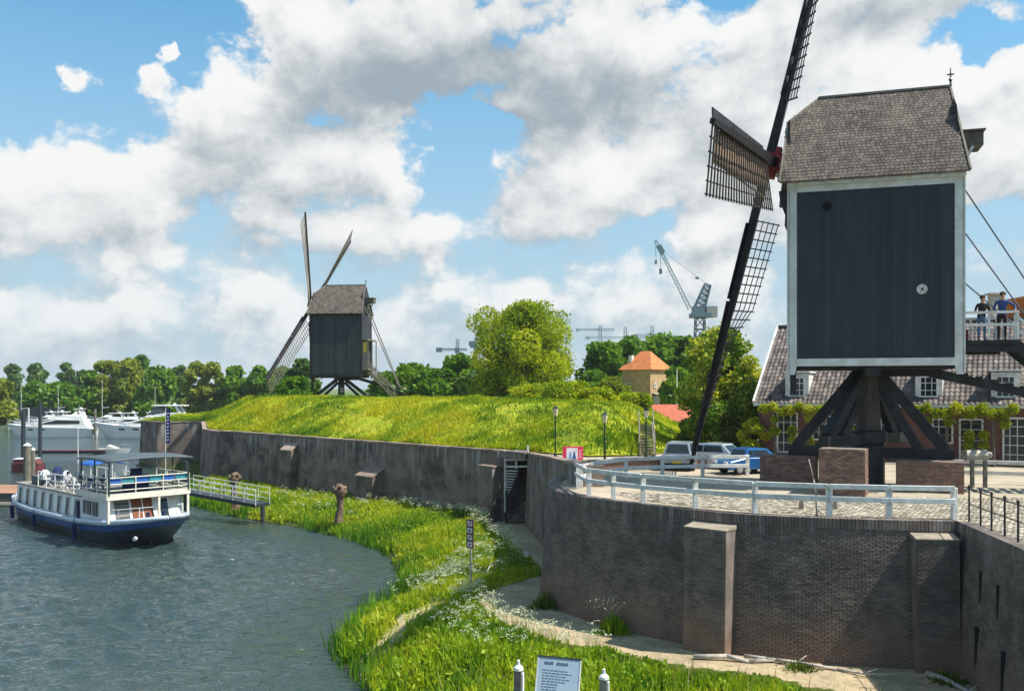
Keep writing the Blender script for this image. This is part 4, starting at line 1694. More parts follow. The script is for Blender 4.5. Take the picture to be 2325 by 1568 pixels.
            mb.build('sail_rope', M['rope'], sail)
    # ---- trestle
    px0 = 1.72 if white else .35     # height where the bars stand
    ct = math.radians(-26) - rz if white else math.radians(18)
    d1 = Vector((math.cos(ct), math.sin(ct), 0))
    d2 = Vector((-math.sin(ct), math.cos(ct), 0))
    if white:
        d2 = (Matrix.Rotation(math.radians(-27), 3, 'Z') @ d2)
    za, zc = (1.34, 1.86) if white else (.25, .5)
    ar = 3.0 if white else 3.2
    for d_, z_ in ((d1, za), (d2, zc)):
        mb = MB()
        mb.beam(-d_ * ar + Vector((0, 0, z_)), d_ * ar + Vector((0, 0, z_)), .40, .40)
        mb.build('crosstree', M['tar'], t)
        for s_ in (-1, 1):
            for rr, tz, ww in ((ar - .28, .35, .36), (ar - 1.2, .8, .30)):
                mb = MB()
                mb.beam(d_ * (s_ * rr) + Vector((0, 0, z_ + .15)), d_ * (s_ * .36) + Vector((0, 0, zb - tz)), ww, ww * 1.1)
                mb.build('quarter_bar', M['tar'], t)
    mb = MB()
    mb.tube((0, 0, zc - .3), (0, 0, zb - .3), .50 if white else .4, .36, 12)
    mb.build('main_post', M['brownwood'], t)
    if white:
        mb = MB()
        mb.lathe((0, 0, 0), [(.60, .02), (.60, 1.0), (.56, 1.6), (.7, 1.75), (.7, 2.15), (.56, 2.2)], 10)
        mb.build('post_foot', M['tar'], t)
    # ---- tail: platform, ladder, tail pole, ropes
    zd = zb + .75
    if white:
        mb = MB()
        mb.span(-L, -4.9, -1.6, 1.75, zd - .14, zd)
        mb.span(-L, -4.9, -1.5, -1.3, zd - .42, zd - .145)
        mb.span(-L, -4.9, 1.45, 1.65, zd - .42, zd - .145)
        mb.build('platform', M['tar'], t)
        rp = []
        for y in (-1.55, 1.68):
            for x in (-3.05, -3.9, -4.82):
                rp.append((x, y))
        for x, y in rp:
            mb = MB()
            mb.beam((x, y, zd), (x, y, zd + 1.02), .075, .075)
            mb.build('railing_post', M['white'], t)
        for y in (-1.55, 1.68):
            for z in (.55, 1.0):
                mb = MB()
                mb.beam((-3.0, y, zd + z), (-4.88, y, zd + z), .06, .09)
                mb.build('rail', M['white'], t)
        mb = MB()
        mb.span(-3.15, -3.75, -1.42, -1.2, zd + .02, zd + .55)
        mb.build('red_panel', M['redwood'], t)
    xs0, xe = (-4.9, -11.0) if white else (-3.1, -6.6)
    y0s, y1s = (-.9, .9) if white else (-.5, .5)
    if not white:
        y0s, y1s = -.2, .9
    n_ = 26 if white else 14
    gz = .02
    for y in (y0s, y1s):
        mb = MB()
        mb.beam((xs0, y, zd - .05), (xe, y, gz), .10, .32 if white else .22)
        mb.build('stringer', M['tar'] if white else M['wood'], t)
        mb = MB()
        mb.beam((xs0, y, zd + .95), (xe, y, gz + .95), .07, .1)
        mb.beam((xs0, y, zd + .5), (xe, y, gz + .5), .05, .08)
        for q in range(5):
            f_ = q / 4
            mb.beam((xs0 + (xe - xs0) * f_, y, zd + (gz - zd) * f_), (xs0 + (xe - xs0) * f_, y, zd + (gz - zd) * f_ + .95), .06, .06)
        mb.build('handrail', M['white'] if white else M['wood'], t)
    for q in range(n_):
        f_ = (q + .5) / n_
        mb = MB()
        mb.box((xs0 + (xe - xs0) * f_, (y0s + y1s) / 2, zd + (gz - zd) * f_ + .02), (.22, y1s - y0s - .1, .04))
        mb.build('tread', M['tar'] if white else M['wood'], t)
    mb = MB()
    tp = [(0, 0, zb - .35), (-2.2, 0, zb - .38), (-5.4, 0, zb - (1.15 if white else 1.3)), (-9.8 if white else -7.4, 0, zb - (2.75 if white else 2.2))]
    for a_, b_ in zip(tp[:-1], tp[1:]):
        mb.beam(a_, Vector(b_) + (Vector(b_) - Vector(a_)).normalized() * .1, .34, .36, .3, .3)
    mb.build('tail_pole', M['tar'], t)
    if white:
        for q in range(9):
            x = -3.4 - q * .5
            z = float(np.interp(-x, [2.2, 5.4, 9.8], [zb - .38, zb - 1.15, zb - 2.75]))
            mb = MB()
            mb.box((x, 0, z + .2), (.16, .5, .10))
            mb.build('step_cleat', M['tar'], t)
    mb = MB()
    tx = tp[-1][0]
    mb.beam((tx + .1, 0, gz), (tx + .1, 0, tp[-1][2] + .1), .2, .2)
    mb.tube((tx, -.6, 1.2), (tx, .6, 1.2), .16, .16, 10)
    mb.build('winch_post', M['wood'], t)
    if not white:
        for sy in (-1, 1):
            mb = MB()
            mb.beam((-3.0, .8 * sy, zt + 1.0), (-6.9, .25 * sy, 1.4), .10, .10)
            mb.build('brace_pole', M['wood'], t)
        mb = MB()
        mb.span(-L, -L - .75, -1.9, 1.9, zb + .6, zb + .8)
        mb.span(-L, -L - .75, -1.9, 1.9, zb + 4.0, zb + 4.15)
        for y in (-1.85, 0, 1.85):
            mb.beam((-L - .7, y, zb + .8), (-L - .7, y, zb + 4.0), .1, .1)
        mb.build('rear_porch', M['wood'], t)
        mb = MB()
        mb.box((-L - .4, 1.7, zb + 3.2), (.5, .35, 1.2))
        mb.build('mustard_panel', mat('mustard_paint', (.42, .33, .08), None, 3), t)
    else:
        for y, z0, z1 in ((.9, zt + .1, 2.6), (-.3, zt - 1.0, 2.0), (.2, zb + 3.3, 3.0)):
            mb = MB()
            mb.tube((-L - .1, y, z0), (-8.4, y * .5, z1), .028, .028, 6)
            mb.build('stay_rope', M['ropeblue'], t)
    return t


MC = (13.95, 34.7, 0.0)
mill = make_mill('near_windmill', 'big black post mill with white corner boards and red hub standing on brick piers', MC, math.radians(163),
                 4.82, 6.63, 3.75, 8, -5, 12.4, True, True, cloth=True)
# its piers
inv = Matrix.Rotation(-math.radians(163), 4, 'Z') @ Matrix.Translation((-MC[0], -MC[1], 0))


def pier(c, lx, ly, h, rzd):
    R = Matrix.Rotation(math.radians(rzd), 4, 'Z')
    Mw = inv @ Matrix.Translation((c[0], c[1], 0)) @ R
    mb = MB()
    mb.box((0, 0, h / 2), (lx - .02, ly - .02, h))
    core = mb.build('pier', M['pierm'], mill)
    core.matrix_local = Mw
    ms = []
    for row in range(int(h / .075)):
        z = (row + .5) * .075
        for (o, u, n, ln) in (((0, -ly / 2), (1, 0), (0, -1), lx), ((lx / 2, 0), (0, 1), (1, 0), ly), ((-lx / 2, 0), (0, 1), (-1, 0), ly)):
            k = int(ln / .23)
            for j in range(k):
                s_ = -ln / 2 + (j + .5 + (.25 if row % 2 else -.25) * (j not in (0, k - 1))) * ln / k
                ms.append(basis((o[0] + u[0] * s_, o[1] + u[1] * s_, z), Vector((u[0], u[1], 0)), Vector((0, 0, 1)), Vector((n[0], n[1], 0))))
    A = [m_ for m_ in ms]
    return core, A


for c, lx, ly, h, rzd, lb in (((11.15, 35.7), 2.1, 1.0, 1.14, -26, 'low brick pier farthest to the left under the crossed beams'),
                             ((12.0, 32.1), 1.55, .95, 1.66, -28, 'tallest brick pier nearest to the white fence'),
                             ((15.55, 33.0), 2.25, .95, 1.14, -26, 'broad brick pier under the right end of the crossed beams'),
                             ((14.6, 36.9), 1.5, 1.0, 1.55, -26, 'brick pier at the back behind the dark post')):
    core, ms = pier(c, lx, ly, h, rzd)
    core['label'] = lb
    V0, F0 = boxproto(.215, .064, .03)
    # local pieces of a part: sort handled inside; only a share become objects
    me = np_mesh('brick', V0, F0, M['pier'])
    near = ms[:300]
    for m_ in near:
        o = bpy.data.objects.new('brick', me)
        COL.objects.link(o)
        o.parent = core
        o.matrix_local = m_
    rest = ms[300:]
    if rest:
        A = np.array([np.array(m_) for m_ in rest])
        V0 = np.array(V0)
        VV = np.einsum('nij,vj->nvi', A[:, :3, :3], V0) + A[:, None, :3, 3]
        FF = np.array(F0)[None] + (np.arange(len(rest)) * 8)[:, None, None]
        o = link_mesh('brickwork', np_mesh('brickwork', VV.reshape(-1, 3), FF.reshape(-1, 4), M['pier'], False,
                                           {'tint': ('FACE', np.repeat(rng.random(len(rest)), 6))}), core)
        o['kind'] = 'stuff'
mb = MB()
mb.tube((1.62, 2.19, 10.62), (1.62, 2.215, 10.62), .165, .165, 16)
mb.build('vent_hole', M['dark'], mill)  # black disc on the boards, painted as the dark of a hole
mb = MB()
mb.tube((-1.62, 2.19, 7.42), (-1.62, 2.23, 7.42), .18, .18, 16)
mb.build('ornament_disc', M['white'], mill)
mb = MB()
mb.tube((-1.62, 2.231, 7.42), (-1.62, 2.245, 7.42), .05, .05, 10)
for q in range(4):
    a_ = q * PI / 2 + .5
    mb.tube((-1.62 + .11 * math.cos(a_), 2.231, 7.42 + .11 * math.sin(a_)), (-1.62 + .11 * math.cos(a_), 2.24, 7.42 + .11 * math.sin(a_)), .02, .02, 6)
mb.build('ornament_centre', M['iron'], mill)
mb = MB()      # carved bracket at the front corner
mb.prism([(2.98, 2.0, 11.35), (3.35, 2.0, 11.3), (3.3, 2.0, 10.9), (3.12, 2.0, 10.4), (3.14, 2.0, 10.0), (2.98, 2.0, 9.6)], (0, .12, 0))
mb.build('corner_bracket', M['tar'], mill)

p2 = dp(775, 905, 103)
mill2 = make_mill('far_windmill', 'smaller dark post mill with crossed sails standing on the grass rampart', (p2.x, p2.y, 2.52), math.radians(90 + 84),
                  2.75, 6.9, 3.45, 45, 2, 13.0, False, False, tau=14, hubx=3.5, hubdz=1.3)


# ================================================================== PEOPLE
def person(label, loc, rz, h, shirt, legs, arms, lean=.12, parent=None, name='person'):
    t = thing(name, label, 'person', loc, rz)
    s = h / 1.75
    # joints: x forward, y left
    J = {'pel': (0, 0, .95), 'bel': (lean * .5, 0, 1.12), 'che': (lean, 0, 1.34), 'nek': (lean * 1.15, 0, 1.50), 'hd0': (lean * 1.3, 0, 1.60), 'hd1': (lean * 1.4 + .01, 0, 1.68)}
    for sd, y in (('l', 1), ('r', -1)):
        J['hip' + sd] = (0, .10 * y, .90)
        J['kne' + sd] = (.03, .11 * y, .50)
        J['ank' + sd] = (-.02, .11 * y, .09)
        J['toe' + sd] = (.15, .13 * y, .03)
        J['sho' + sd] = (lean, .19 * y, 1.42)
        J['elb' + sd], J['wri' + sd], J['han' + sd] = arms[sd]
    rad = {'pel': .135, 'bel': .125, 'che': .14, 'nek': .055, 'hd0': .085, 'hd1': .095, 'hip': .09, 'kne': .06, 'ank': .042, 'toe': .035,
           'sho': .062, 'elb': .045, 'wri': .03, 'han': .034}
    names = list(J)
    idx = {n: i for i, n in enumerate(names)}
    E = [('pel', 'bel'), ('bel', 'che'), ('che', 'nek'), ('nek', 'hd0'), ('hd0', 'hd1')]
    for sd in 'lr':
        E += [('pel', 'hip' + sd), ('hip' + sd, 'kne' + sd), ('kne' + sd, 'ank' + sd), ('ank' + sd, 'toe' + sd), ('che', 'sho' + sd),
              ('sho' + sd, 'elb' + sd), ('elb' + sd, 'wri' + sd), ('wri' + sd, 'han' + sd)]
    me = bpy.data.meshes.new('body')
    me.from_pydata([tuple(c * s for c in J[n]) for n in names], [(idx[a], idx[b]) for a, b in E], [])
    o = bpy.data.objects.new('body', me)
    COL.objects.link(o)
    m_ = o.modifiers.new('skin', 'SKIN')
    for n, i in idx.items():
        r_ = rad.get(n, rad.get(n[:3])) * s
        v_ = me.skin_vertices[0].data[i]
        v_.radius = (r_, r_)
        v_.use_root = n == 'pel'
    sb = o.modifiers.new('sub', 'SUBSURF')
    sb.levels = 1
    dg = bpy.context.evaluated_depsgraph_get()
    ev = bpy.data.meshes.new_from_object(o.evaluated_get(dg))
    o.modifiers.clear()
    o.data = ev
    ev.materials.clear()
    for m2 in (shirt, legs, M['skin'], M['tyre']):
        ev.materials.append(m2)
    wr = [Vector(J['wri' + q]) * s for q in 'lr'] + [Vector(J['han' + q]) * s for q in 'lr']
    for p in ev.polygons:
        c = p.center
        p.use_smooth = True
        i = 0
        if c.z < .95 * s and abs(c.y) < .25 and min((c - w_).length for w_ in wr) > .1:
            i = 1 if c.z > .08 * s else 3
        if c.z > 1.50 * s or min((c - w_).length for w_ in wr) < .075 * s:
            i = 2
        p.material_index = i
    o.parent = t
    hx = J['hd1'][0] * s
    mb = MB()
    mb.lathe((hx - .035, 0, 1.615 * s), [(.07, 0), (.098, .06), (.10, .10), (.07, .155), (.01, .175)], 10)
    mb.build('hair', M['hair'], t, smooth=True)
    mb = MB()
    mb.prism([(hx + .085, -.015, 1.63 * s), (hx + .125, 0, 1.63 * s), (hx + .085, .015, 1.63 * s)], (-.01, 0, .05))
    for y in (-.035, .035):
        mb.box((hx + .092, y, 1.675 * s), (.015, .022, .012))
    mb.box((hx + .088, 0, 1.60 * s), (.012, .045, .012))
    mb.build('face', M['skin'], t)
    for q in 'lr':
        hd = Vector(J['han' + q]) * s
        mb = MB()
        for k in range(4):
            y = (k - 1.5) * .019
            a_ = hd + Vector((.015, y, 0))
            b_ = a_ + Vector((.045, 0, -.008))
            mb.tube(a_, b_, .009, .008, 6)
            mb.tube(b_, b_ + Vector((.012, 0, -.028 - .004 * (k == 1))), .008, .007, 6)
        yy = -.045 if q == 'l' else .045
        mb.tube(hd + Vector((-.02, yy * .5, 0)), hd + Vector((.01, yy, -.02)), .010, .008, 6)
        mb.build('fingers', M['skin'], t)
    return t


Rm = Matrix.Rotation(math.radians(163), 3, 'Z')


def mloc(x, y, z):
    p = Rm @ Vector((x, y, 0))
    return (MC[0] + p.x, MC[1] + p.y, z)


zdk = 4.82 + .75
armsA = {'l': ((.12, .27, 1.14), (.36, .20, 1.04), (.43, .18, 1.04)), 'r': ((.12, -.27, 1.14), (.36, -.20, 1.04), (.43, -.18, 1.04))}
armsB = {'l': ((.10, .42, 1.25), (.32, .40, 1.06), (.40, .38, 1.05)), 'r': ((.16, -.30, 1.15), (.38, -.16, 1.05), (.45, -.12, 1.05))}
person('person in a black top and blue jeans leaning on the platform rail', mloc(-3.75, 1.2, zdk), math.radians(163 + 96), 1.62, M['blackshirt'], M['jeans'], armsA, .12)
person('person in a blue jacket and dark trousers leaning over the platform rail', mloc(-4.42, 1.2, zdk), math.radians(163 + 84), 1.72, M['blueshirt'], M['darktrousers'], armsB, .2)


# ================================================================== BUILDINGS
def window(parent, o, u, v, n, w, h, cols, rows, fr=.09, matf='white', arch=False):
    """o lower-left corner (Vector), u right, v up, n outward"""
    mb = MB(parent_off(parent))
    R = basis((0, 0, 0), u, v, n).to_3x3()
    c = o + u * (w / 2) + v * (h / 2)
    mb.box(c + v * (h / 2 - fr / 2) + n * .03, (w, fr, .09), R)
    mb.box(c - v * (h / 2 - fr / 2) + n * .03, (w, fr, .12), R)
    for s_ in (-1, 1):
        mb.box(c + u * (s_ * (w / 2 - fr / 2)) + n * .03, (fr, h - 2 * fr - .004, .09), R)
    for i in range(1, cols):
        mb.box(o + u * (w * i / cols) + v * (h / 2) + n * .035, (.035, h - 2 * fr - .004, .05), R)
    for j in range(1, rows):
        mb.box(o + u * (w / 2) + v * (h * j / rows) + n * .033, (w - 2 * fr - .004, .035, .045), R)
    f = mb.build('window', M[matf], parent)
    pw, ph = (w - 2 * fr) / cols, (h - 2 * fr) / rows
    if cols * rows <= 24:
        for i in range(cols):
            for j in range(rows):
                mb = MB(parent_off(parent))
                mb.box(o + u * (fr + pw * (i + .5)) + v * (fr + ph * (j + .5)) + n * .012, (pw, ph, .01), R)
                mb.build('pane', M['glass'], f)
    return f


OFFS = {}


def parent_off(p):
    while p.parent is not None:
        p = p.parent
    return OFFS.get(p.name, Vector((0, 0, 0)))


# long brick house with tiled roof behind the near windmill
H0 = Vector((13.9, 50.0, 0))
hu = Vector((5, -2.9, 0)).normalized()
hn = Vector((hu.y, -hu.x, 0))            # faces us
up = Vector((0, 0, 1))
house = thing('brick_house', 'long low brick house with grey brown tiled roof and white dormers behind the near windmill', 'house', tuple(H0))
OFFS[house.name] = H0
HL = 30.0
EZ, RZ_, DEP = 3.05, 7.55, 5.3
mb = MB(H0)
mb.prism([H0 + up * -.1, H0 + hu * HL - up * .1, H0 + hu * HL + up * EZ, H0 + up * EZ], -hn * (DEP * 2))
mb.prism([H0 - hn * .02 + up * EZ, H0 - hn * (DEP * 2 - .02) + up * EZ, H0 - hn * DEP + up * (RZ_ - .1)], hu * HL)
mb.build('wall', M['housebrick'], house)
e0 = H0 + hn * .35 + up * (EZ - .05) - hu * .15
rdg = H0 - hn * DEP + up * RZ_ - hu * .15
mb = MB(H0)
mb.prism([e0, rdg, rdg - up * .12, e0 - up * .12], hu * (HL + .3))
e1 = H0 - hn * (2 * DEP + .35) + up * (EZ - .05) - hu * .15
mb.prism([rdg, e1, e1 - up * .12, rdg - up * .12], hu * (HL + .3))
roof = mb.build('roof', M['tilebase'], house)
sl = (rdg - e0)
SLl = sl.length
slu = sl.normalized()
rn_ = hu.cross(slu)
if rn_.z < 0:
    rn_ = -rn_
# pantile prototype : S-curved strip
tv, tf = [], []
tw, tl = .25, .40
for j, yy in enumerate((-tl / 2, tl / 2)):
    for i in range(6):
        x = -tw / 2 + tw * i / 5 * 1.04
        zz = .028 * math.sin(i / 5 * 2 * PI + .6) + (.035 if j == 0 else .0) + .02
        tv.append((x, yy, zz))
for i in range(5):
    tf.append((i, i + 1, 7 + i, 6 + i))
DORM = [(-.0, 0)]
dorm_x = []
for px in (1808, 2108, 2283):
    k = (px - CX) / FX
    t_ = (k * (H0.y + .6 * 0) - H0.x) / (hu.x - k * hu.y)
    dorm_x.append(t_)
ms = []
nr = int(SLl / .33)
for r_ in range(nr):
    s_ = .16 + r_ * (SLl - .2) / nr
    for c_ in range(int(HL / .24)):
        x = .12 + c_ * .24
        if x > 20:
            continue
        if any(abs(x - dx) < .62 and .25 < s_ < 2.3 for dx in dorm_x):
            continue
        ms.append(basis(e0 + hu * x + slu * s_ + rn_ * .012 - H0, hu, slu, rn_))
pieces('roof_tile', 'roof_tiling', roof, ms, (tv, tf), M['tile'])
mb = MB(H0)
mb.beam(rdg + up * .06, rdg + up * .06 + hu * HL, .28, .16)
mb.build('ridge_tiles', M['tile'], house)
mb = MB(H0)
mb.beam(e0 - hu * .03 + up * .04, rdg - hu * .03 + up * .06, .10, .26)
mb.build('verge_board', M['white'], house)
mb = MB(H0)
mb.beam(e0 + hn * .08 - up * .08, e0 + hn * .08 - up * .08 + hu * HL, .16, .15)
mb.build('gutter', M['trim'], house)
for dx in dorm_x:
    c = H0 + hu * dx + hn * -.15
    z0, w, h = EZ + .25, 1.02, 1.22
    mb = MB(H0)
    mb.prism([c - hu * (w / 2 + .12) + up * (z0 - .1), c + hu * (w / 2 + .12) + up * (z0 - .1), c + hu * (w / 2 + .12) + up * (z0 + h + .1), c - hu * (w / 2 + .12) + up * (z0 + h + .1)], -hn * 2.2)
    dm = mb.build('dormer', M['white'], house)
    mb = MB(H0)
    q = c + hn * .14 + up * (z0 + h + .15)
    mb.prism([q - hu * (w / 2 + .2), q + hu * (w / 2 + .2), q + hu * (w / 2 + .2) + up * .09, q - hu * (w / 2 + .2) + up * .09], -hn * 2.4)
    mb.build('dormer_roof', M['trim'], dm)
    window(house, c - hu * (w / 2 - .06) + up * (z0 + .05) + hn * .012, hu, up, hn, w - .12, h - .1, 3, 3)
for px, w, h, z0, cols, rows in ((1788, 1.15, 2.25, .25, 3, 4), (1868, 1.1, 1.35, 1.0, 3, 3), (1925, 1.1, 1.35, 1.0, 3, 3), (2010, 1.1, 1.35, 1.0, 3, 3), (2140, 1.0, 1.3, 1.0, 3, 3),
                                (2205, 1.1, 2.2, .1, 2, 4), (2310, 1.3, 2.3, .1, 4, 5)):
    k = (px - CX) / FX
    t_ = (k * H0.y - H0.x) / (hu.x - k * hu.y)
    window(house, H0 + hu * (t_ - w / 2) + up * z0 + hn * .012, hu, up, hn, w, h, cols, rows)
mb = MB(H0)
k = (2300 - CX) / FX
cc = rdg + hu * 9.0 + hn * .6
mb.box(cc + up * .2, (.8, .7, 1.7))
mb.box(cc + up * 1.1, (1.0, .9, .12))
mb.build('chimney', M['pier'], house)

# orange roofed house beyond, at the right edge
o_ = dp(2345, 760, 62)
oh = thing('orange_roofed_house', 'orange tiled roof of a house rising behind the platform rail', 'house', (o_.x + 5.2, o_.y, 0))
oo = Vector((o_.x + 5.2, o_.y, 0))
mb = MB(oo)
mb.span(oo.x - 3.6, oo.x + 6, o_.y, o_.y + 8, -.1, 8.2)
mb.build('wall', M['housebrick'], oh)
mb = MB(oo)
mb.prism([(oo.x - 4.4, o_.y - .4, 10.3), (oo.x - 4.4, o_.y + 8.4, 10.3), (oo.x - 4.4 + 5, o_.y + 8.4, 7.7), (oo.x - 4.4 + 5, o_.y - .4, 7.7)], (0, 0, .2))
mb.build('roof', M['orange'], oh)
ct_ = dp(2262, 690, 60)
mb = MB(oo)
mb.box((ct_.x + 1.3, 62.5, 9.3), (.7, .7, 2.2))
mb.box((ct_.x + 1.3, 62.5, 10.45), (1.1, .9, .12))
mb.build('chimney', M['stone'], oh)

# small square house with a pyramid orange roof beyond the rampart
D = 118
q0 = dp(1466, 912, D)
sh = thing('tower_house', 'small square buff brick house with steep orange pyramid roof among the trees', 'house', (q0.x, q0.y, q0.z - 1), math.radians(-43))
zb_ = 0
Wh = 2.25
mb = MB()
mb.span(-Wh, Wh, -Wh, Wh, 0, 5.3)
wall = mb.build('wall', M['yellowbrick'], sh)
mb = MB()
rp = [(-Wh - .35, -Wh - .35, 5.25), (Wh + .35, -Wh - .35, 5.25), (Wh + .35, Wh + .35, 5.25), (-Wh - .35, Wh + .35, 5.25), (-.75, 0, 7.75), (.75, 0, 7.75)]
mb.add(rp, [(0, 1, 5, 4), (1, 2, 5), (2, 3, 4, 5), (3, 0, 4), (3, 2, 1, 0)])
mb.build('roof', M['orange'], sh)
mb = MB()
mb.span(-1.7, -1.2, -1.5, -1.0, 5.6, 7.2)
mb.build('chimney', M['white'], sh)
X_, Z_ = Vector((1, 0, 0)), Vector((0, 0, 1))
window(sh, Vector((-1.6, -Wh - .012, 2.3)), X_, Z_, Vector((0, -1, 0)), .8, 1.2, 2, 2, .12)
window(sh, Vector((1.0, -Wh - .012, .5)), X_, Z_, Vector((0, -1, 0)), .6, 1.4, 1, 1, .1)
for y in (-1.5, .9):
    window(sh, Vector((Wh + .012, y, 2.9)), Vector((0, 1, 0)), Z_, X_, .6, .6, 1, 2, .14)
mb = MB()
mb.prism([(Wh + .01, -1.8, 2.1), (Wh + 1.5, -1.8, 1.75), (Wh + 1.5, -1.8, 1.82), (Wh + .01, -1.8, 2.2)], (0, 4.0, 0))
mb.build('canopy', M['cranegrey'], sh)
mb = MB()
mb.span(Wh + .01, Wh + .8, -1.6, -1.2, -.2, 1.75)
mb.span(Wh + .01, Wh + .8, 1.3, 1.7, -.2, 1.75)
mb.build('porch_wall', M['white'], sh)
mb = MB()
mb.tube((Wh + .012, .1, .3), (Wh + .03, .1, .3), .75, .75, 14)
mb.build('arched_door', M['dark'], sh)
# red roofed shed
q0 = dp(1512, 962, 74)
sd_ = thing('red_roofed_shed', 'low shed with red tiled roof at the end of the rampart', 'shed', (q0.x, q0.y, 0))
oo = Vector((q0.x, q0.y, 0))
zr = CZ - (925 - HY) / FX * 77
zl = CZ - (958 - HY) / FX * 74
mb = MB(oo)
mb.span(q0.x - 1.5, q0.x + 2.6, 74.1, 78, 0, zl)
mb.build('wall', M['housebrick'], sd_)
mb = MB(oo)
mb.prism([(q0.x - 1.7, 73.7, zl - .05), (q0.x + 2.9, 73.7, zl - .05), (q0.x + 2.3, 77.2, zr + .15), (q0.x - 1.5, 77.2, zr + .15)], (0, 0, .12))
mb.build('roof', M['redtile'], sd_)


# ================================================================== FENCES
def fence_posts(name, label, pts, hgt, rails, pw, rw_, rh, m, cat='fence', rope=False, face=None, post_h=None, rail_m=None):
    base = Vector(pts[0])
    t = thing(name, label, cat, tuple(base))
    for p in pts:
        mb = MB(base)
        mb.beam(p, Vector(p) + Vector((0, 0, post_h or hgt)), pw, pw, up=(1, .001, 0))
        mb.build('post', m, t, bevel=.008)
    for a, b_ in zip(pts[:-1], pts[1:]):
        a, b_ = Vector(a), Vector(b_)
        n = Vector(((b_ - a).y, -(b_ - a).x, 0)).normalized()
        for z in rails:
            mb = MB(base)
            o = n * (pw / 2 + rw_ / 2 - .01)
            mb.beam(a + o + Vector((0, 0, z)) - (b_ - a).normalized() * .0, b_ + o + Vector((0, 0, z)) - (b_ - a).normalized() * .012, rw_, rh)
            mb.build('rail', rail_m or m, t, bevel=.01)
    return t


fr = []
for px, py in ((1312, 1106), (1336, 1124), (1392, 1135), (1465, 1146), (1581, 1158), (1703, 1167), (1871, 1174), (2021, 1178), (2190, 1183)):
    k = (px - CX) / FX
    # follow the terrace edge 0.3 m in
    best = None
    for i in range(len(BE)):
        p = BE[i]
        n = outn(BE, i)
        q = p - n * .38
        e = abs(q.x / q.y - k)
        if q.y < 35 and (best is None or e < best[0]) and q.x > 1.8:
            best = (e, q.copy())
    fr.append(tuple(best[1]))
fr[0] = (2.52, 33.9, 0)
fence_posts('white_rail_fence', 'white two rail timber fence following the curved bastion edge', fr, .95, (.56, .93), .15, .07, .15, M['white'])
f2 = [(2.66, 34.2, 0), (3.5, 35.9, 0), (4.8, 37.4, 0), (6.5, 38.3, 0), (8.3, 38.6, 0), (10.3, 38.8, 0)]
fence_posts('white_rail_fence', 'white two rail fence across the terrace in front of the parked cars', f2, .92, (.45, .84), .15, .07, .15, M['white'])
f3 = [(17.9, 35.9, 0), (20.6, 34.9, 0), (23.6, 33.8, 0), (26.6, 32.7, 0)]
fence_posts('white_rail_fence', 'white two rail fence on the terrace to the right of the near windmill', f3, .92, (.45, .88), .15, .07, .15, M['white'])
f4 = [(12.95, 25.35, .03), (12.83, 24.5, .03), (12.70, 23.7, .03), (12.58, 22.85, .03), (12.44, 22.0, .03), (12.3, 21.1, .03), (12.15, 20.2, .03), (12.0, 19.3, .03), (11.8, 18.2, .03)]
t = thing('iron_railing', 'black iron railing with round posts along the loophole wall', 'railing', f4[0])
base = Vector(f4[0])
for p in f4:
    p = Vector(p) + Vector((.12, 0, 0))
    mb = MB(base)
    mb.lathe(p, [(.035, 0), (.028, .05), (.026, .95), (.04, .97), (.04, 1.02), (.01, 1.05)], 8)
    mb.build('post', M['iron'], t)
for z in (.5, .92):
    mb = MB(base)
    mb.path([Vector(p) + Vector((.12, 0, z)) for p in f4], .016, 6)
    mb.build('rail', M['iron'], t)
# short stumps beside the fence
for px, py, hh, lb in ((1495, 1142, .22, 'small grey stump behind the fence near its curved end'), (1825, 1160, .42, 'short leaning strut under the fence rail left of the white branch'),
                       (1902, 1160, .40, 'short strut under the fence rail right of the white branch')):
    q = gp(px, py - 1, 0)
    t = thing('wood_strut', lb, 'post', (q.x, q.y + .25, 0))
    mb = MB()
    mb.beam((0, 0, 0), (.05, .12, hh), .16, .14, .10, .1)
    mb.build('strut', M['wood'], t)
t = thing('bleached_branch', 'thin bleached branch standing upright at the fence in front of the brick piers', 'branch', (9.15, 26.6, 0))
mb = MB()
pp = [(0, 0, 0), (-.02, .02, .6), (-.08, .05, 1.1), (-.22, .08, 1.7)]
for (a_, b_), r_ in zip(zip(pp[:-1], pp[1:]), (.035, .028, .02)):
    mb.tube(a_, b_, r_, r_ * .8, 6)
mb.tube((-.02, .02, .25), (.25, .1, .02), .03, .02, 6)
mb.build('branch', M['branch'], t, smooth=True)

# low brick parapet at the far side of the terrace
t = thing('low_parapet_wall', 'low tan brick parapet behind the white fence by the lamp posts', 'wall', (5, 41.6, 0))
mb = MB((5, 41.6, 0))
mb.beam((3.3, 41.2, .22), (9.6, 42.4, .22), .35, .45)
mb.build('wall', M['pier'], t)
mb = MB((5, 41.6, 0))
mb.beam((3.25, 41.15, .475), (9.65, 42.4, .475), .42, .06)
mb.build('coping', M['sandstone'], t)


# ================================================================== LAMPS, POSTER, STAIR
def lamp(x, y, h, lb):
    t = thing('street_lamp', lb, 'street lamp', (x, y, 0), 0, 'lanterns on the terrace')
    mb = MB()
    mb.lathe((0, 0, 0), [(.10, 0), (.10, .3), (.06, .42), (.04, .5), (.035, h - .62)], 10)
    mb.build('post', M['lamppost'], t)
    mb = MB()
    mb.lathe((0, 0, h - .62), [(.09, 0), (.16, .38)], 6)
    mb.build('lantern', M['lampglass'], t)
    mb = MB()
    mb.lathe((0, 0, h - .24), [(.17, 0), (.10, .08), (.04, .12), (.02, .18)], 6)
    mb.build('lamp_cap', M['lamppost'], t)
    return t


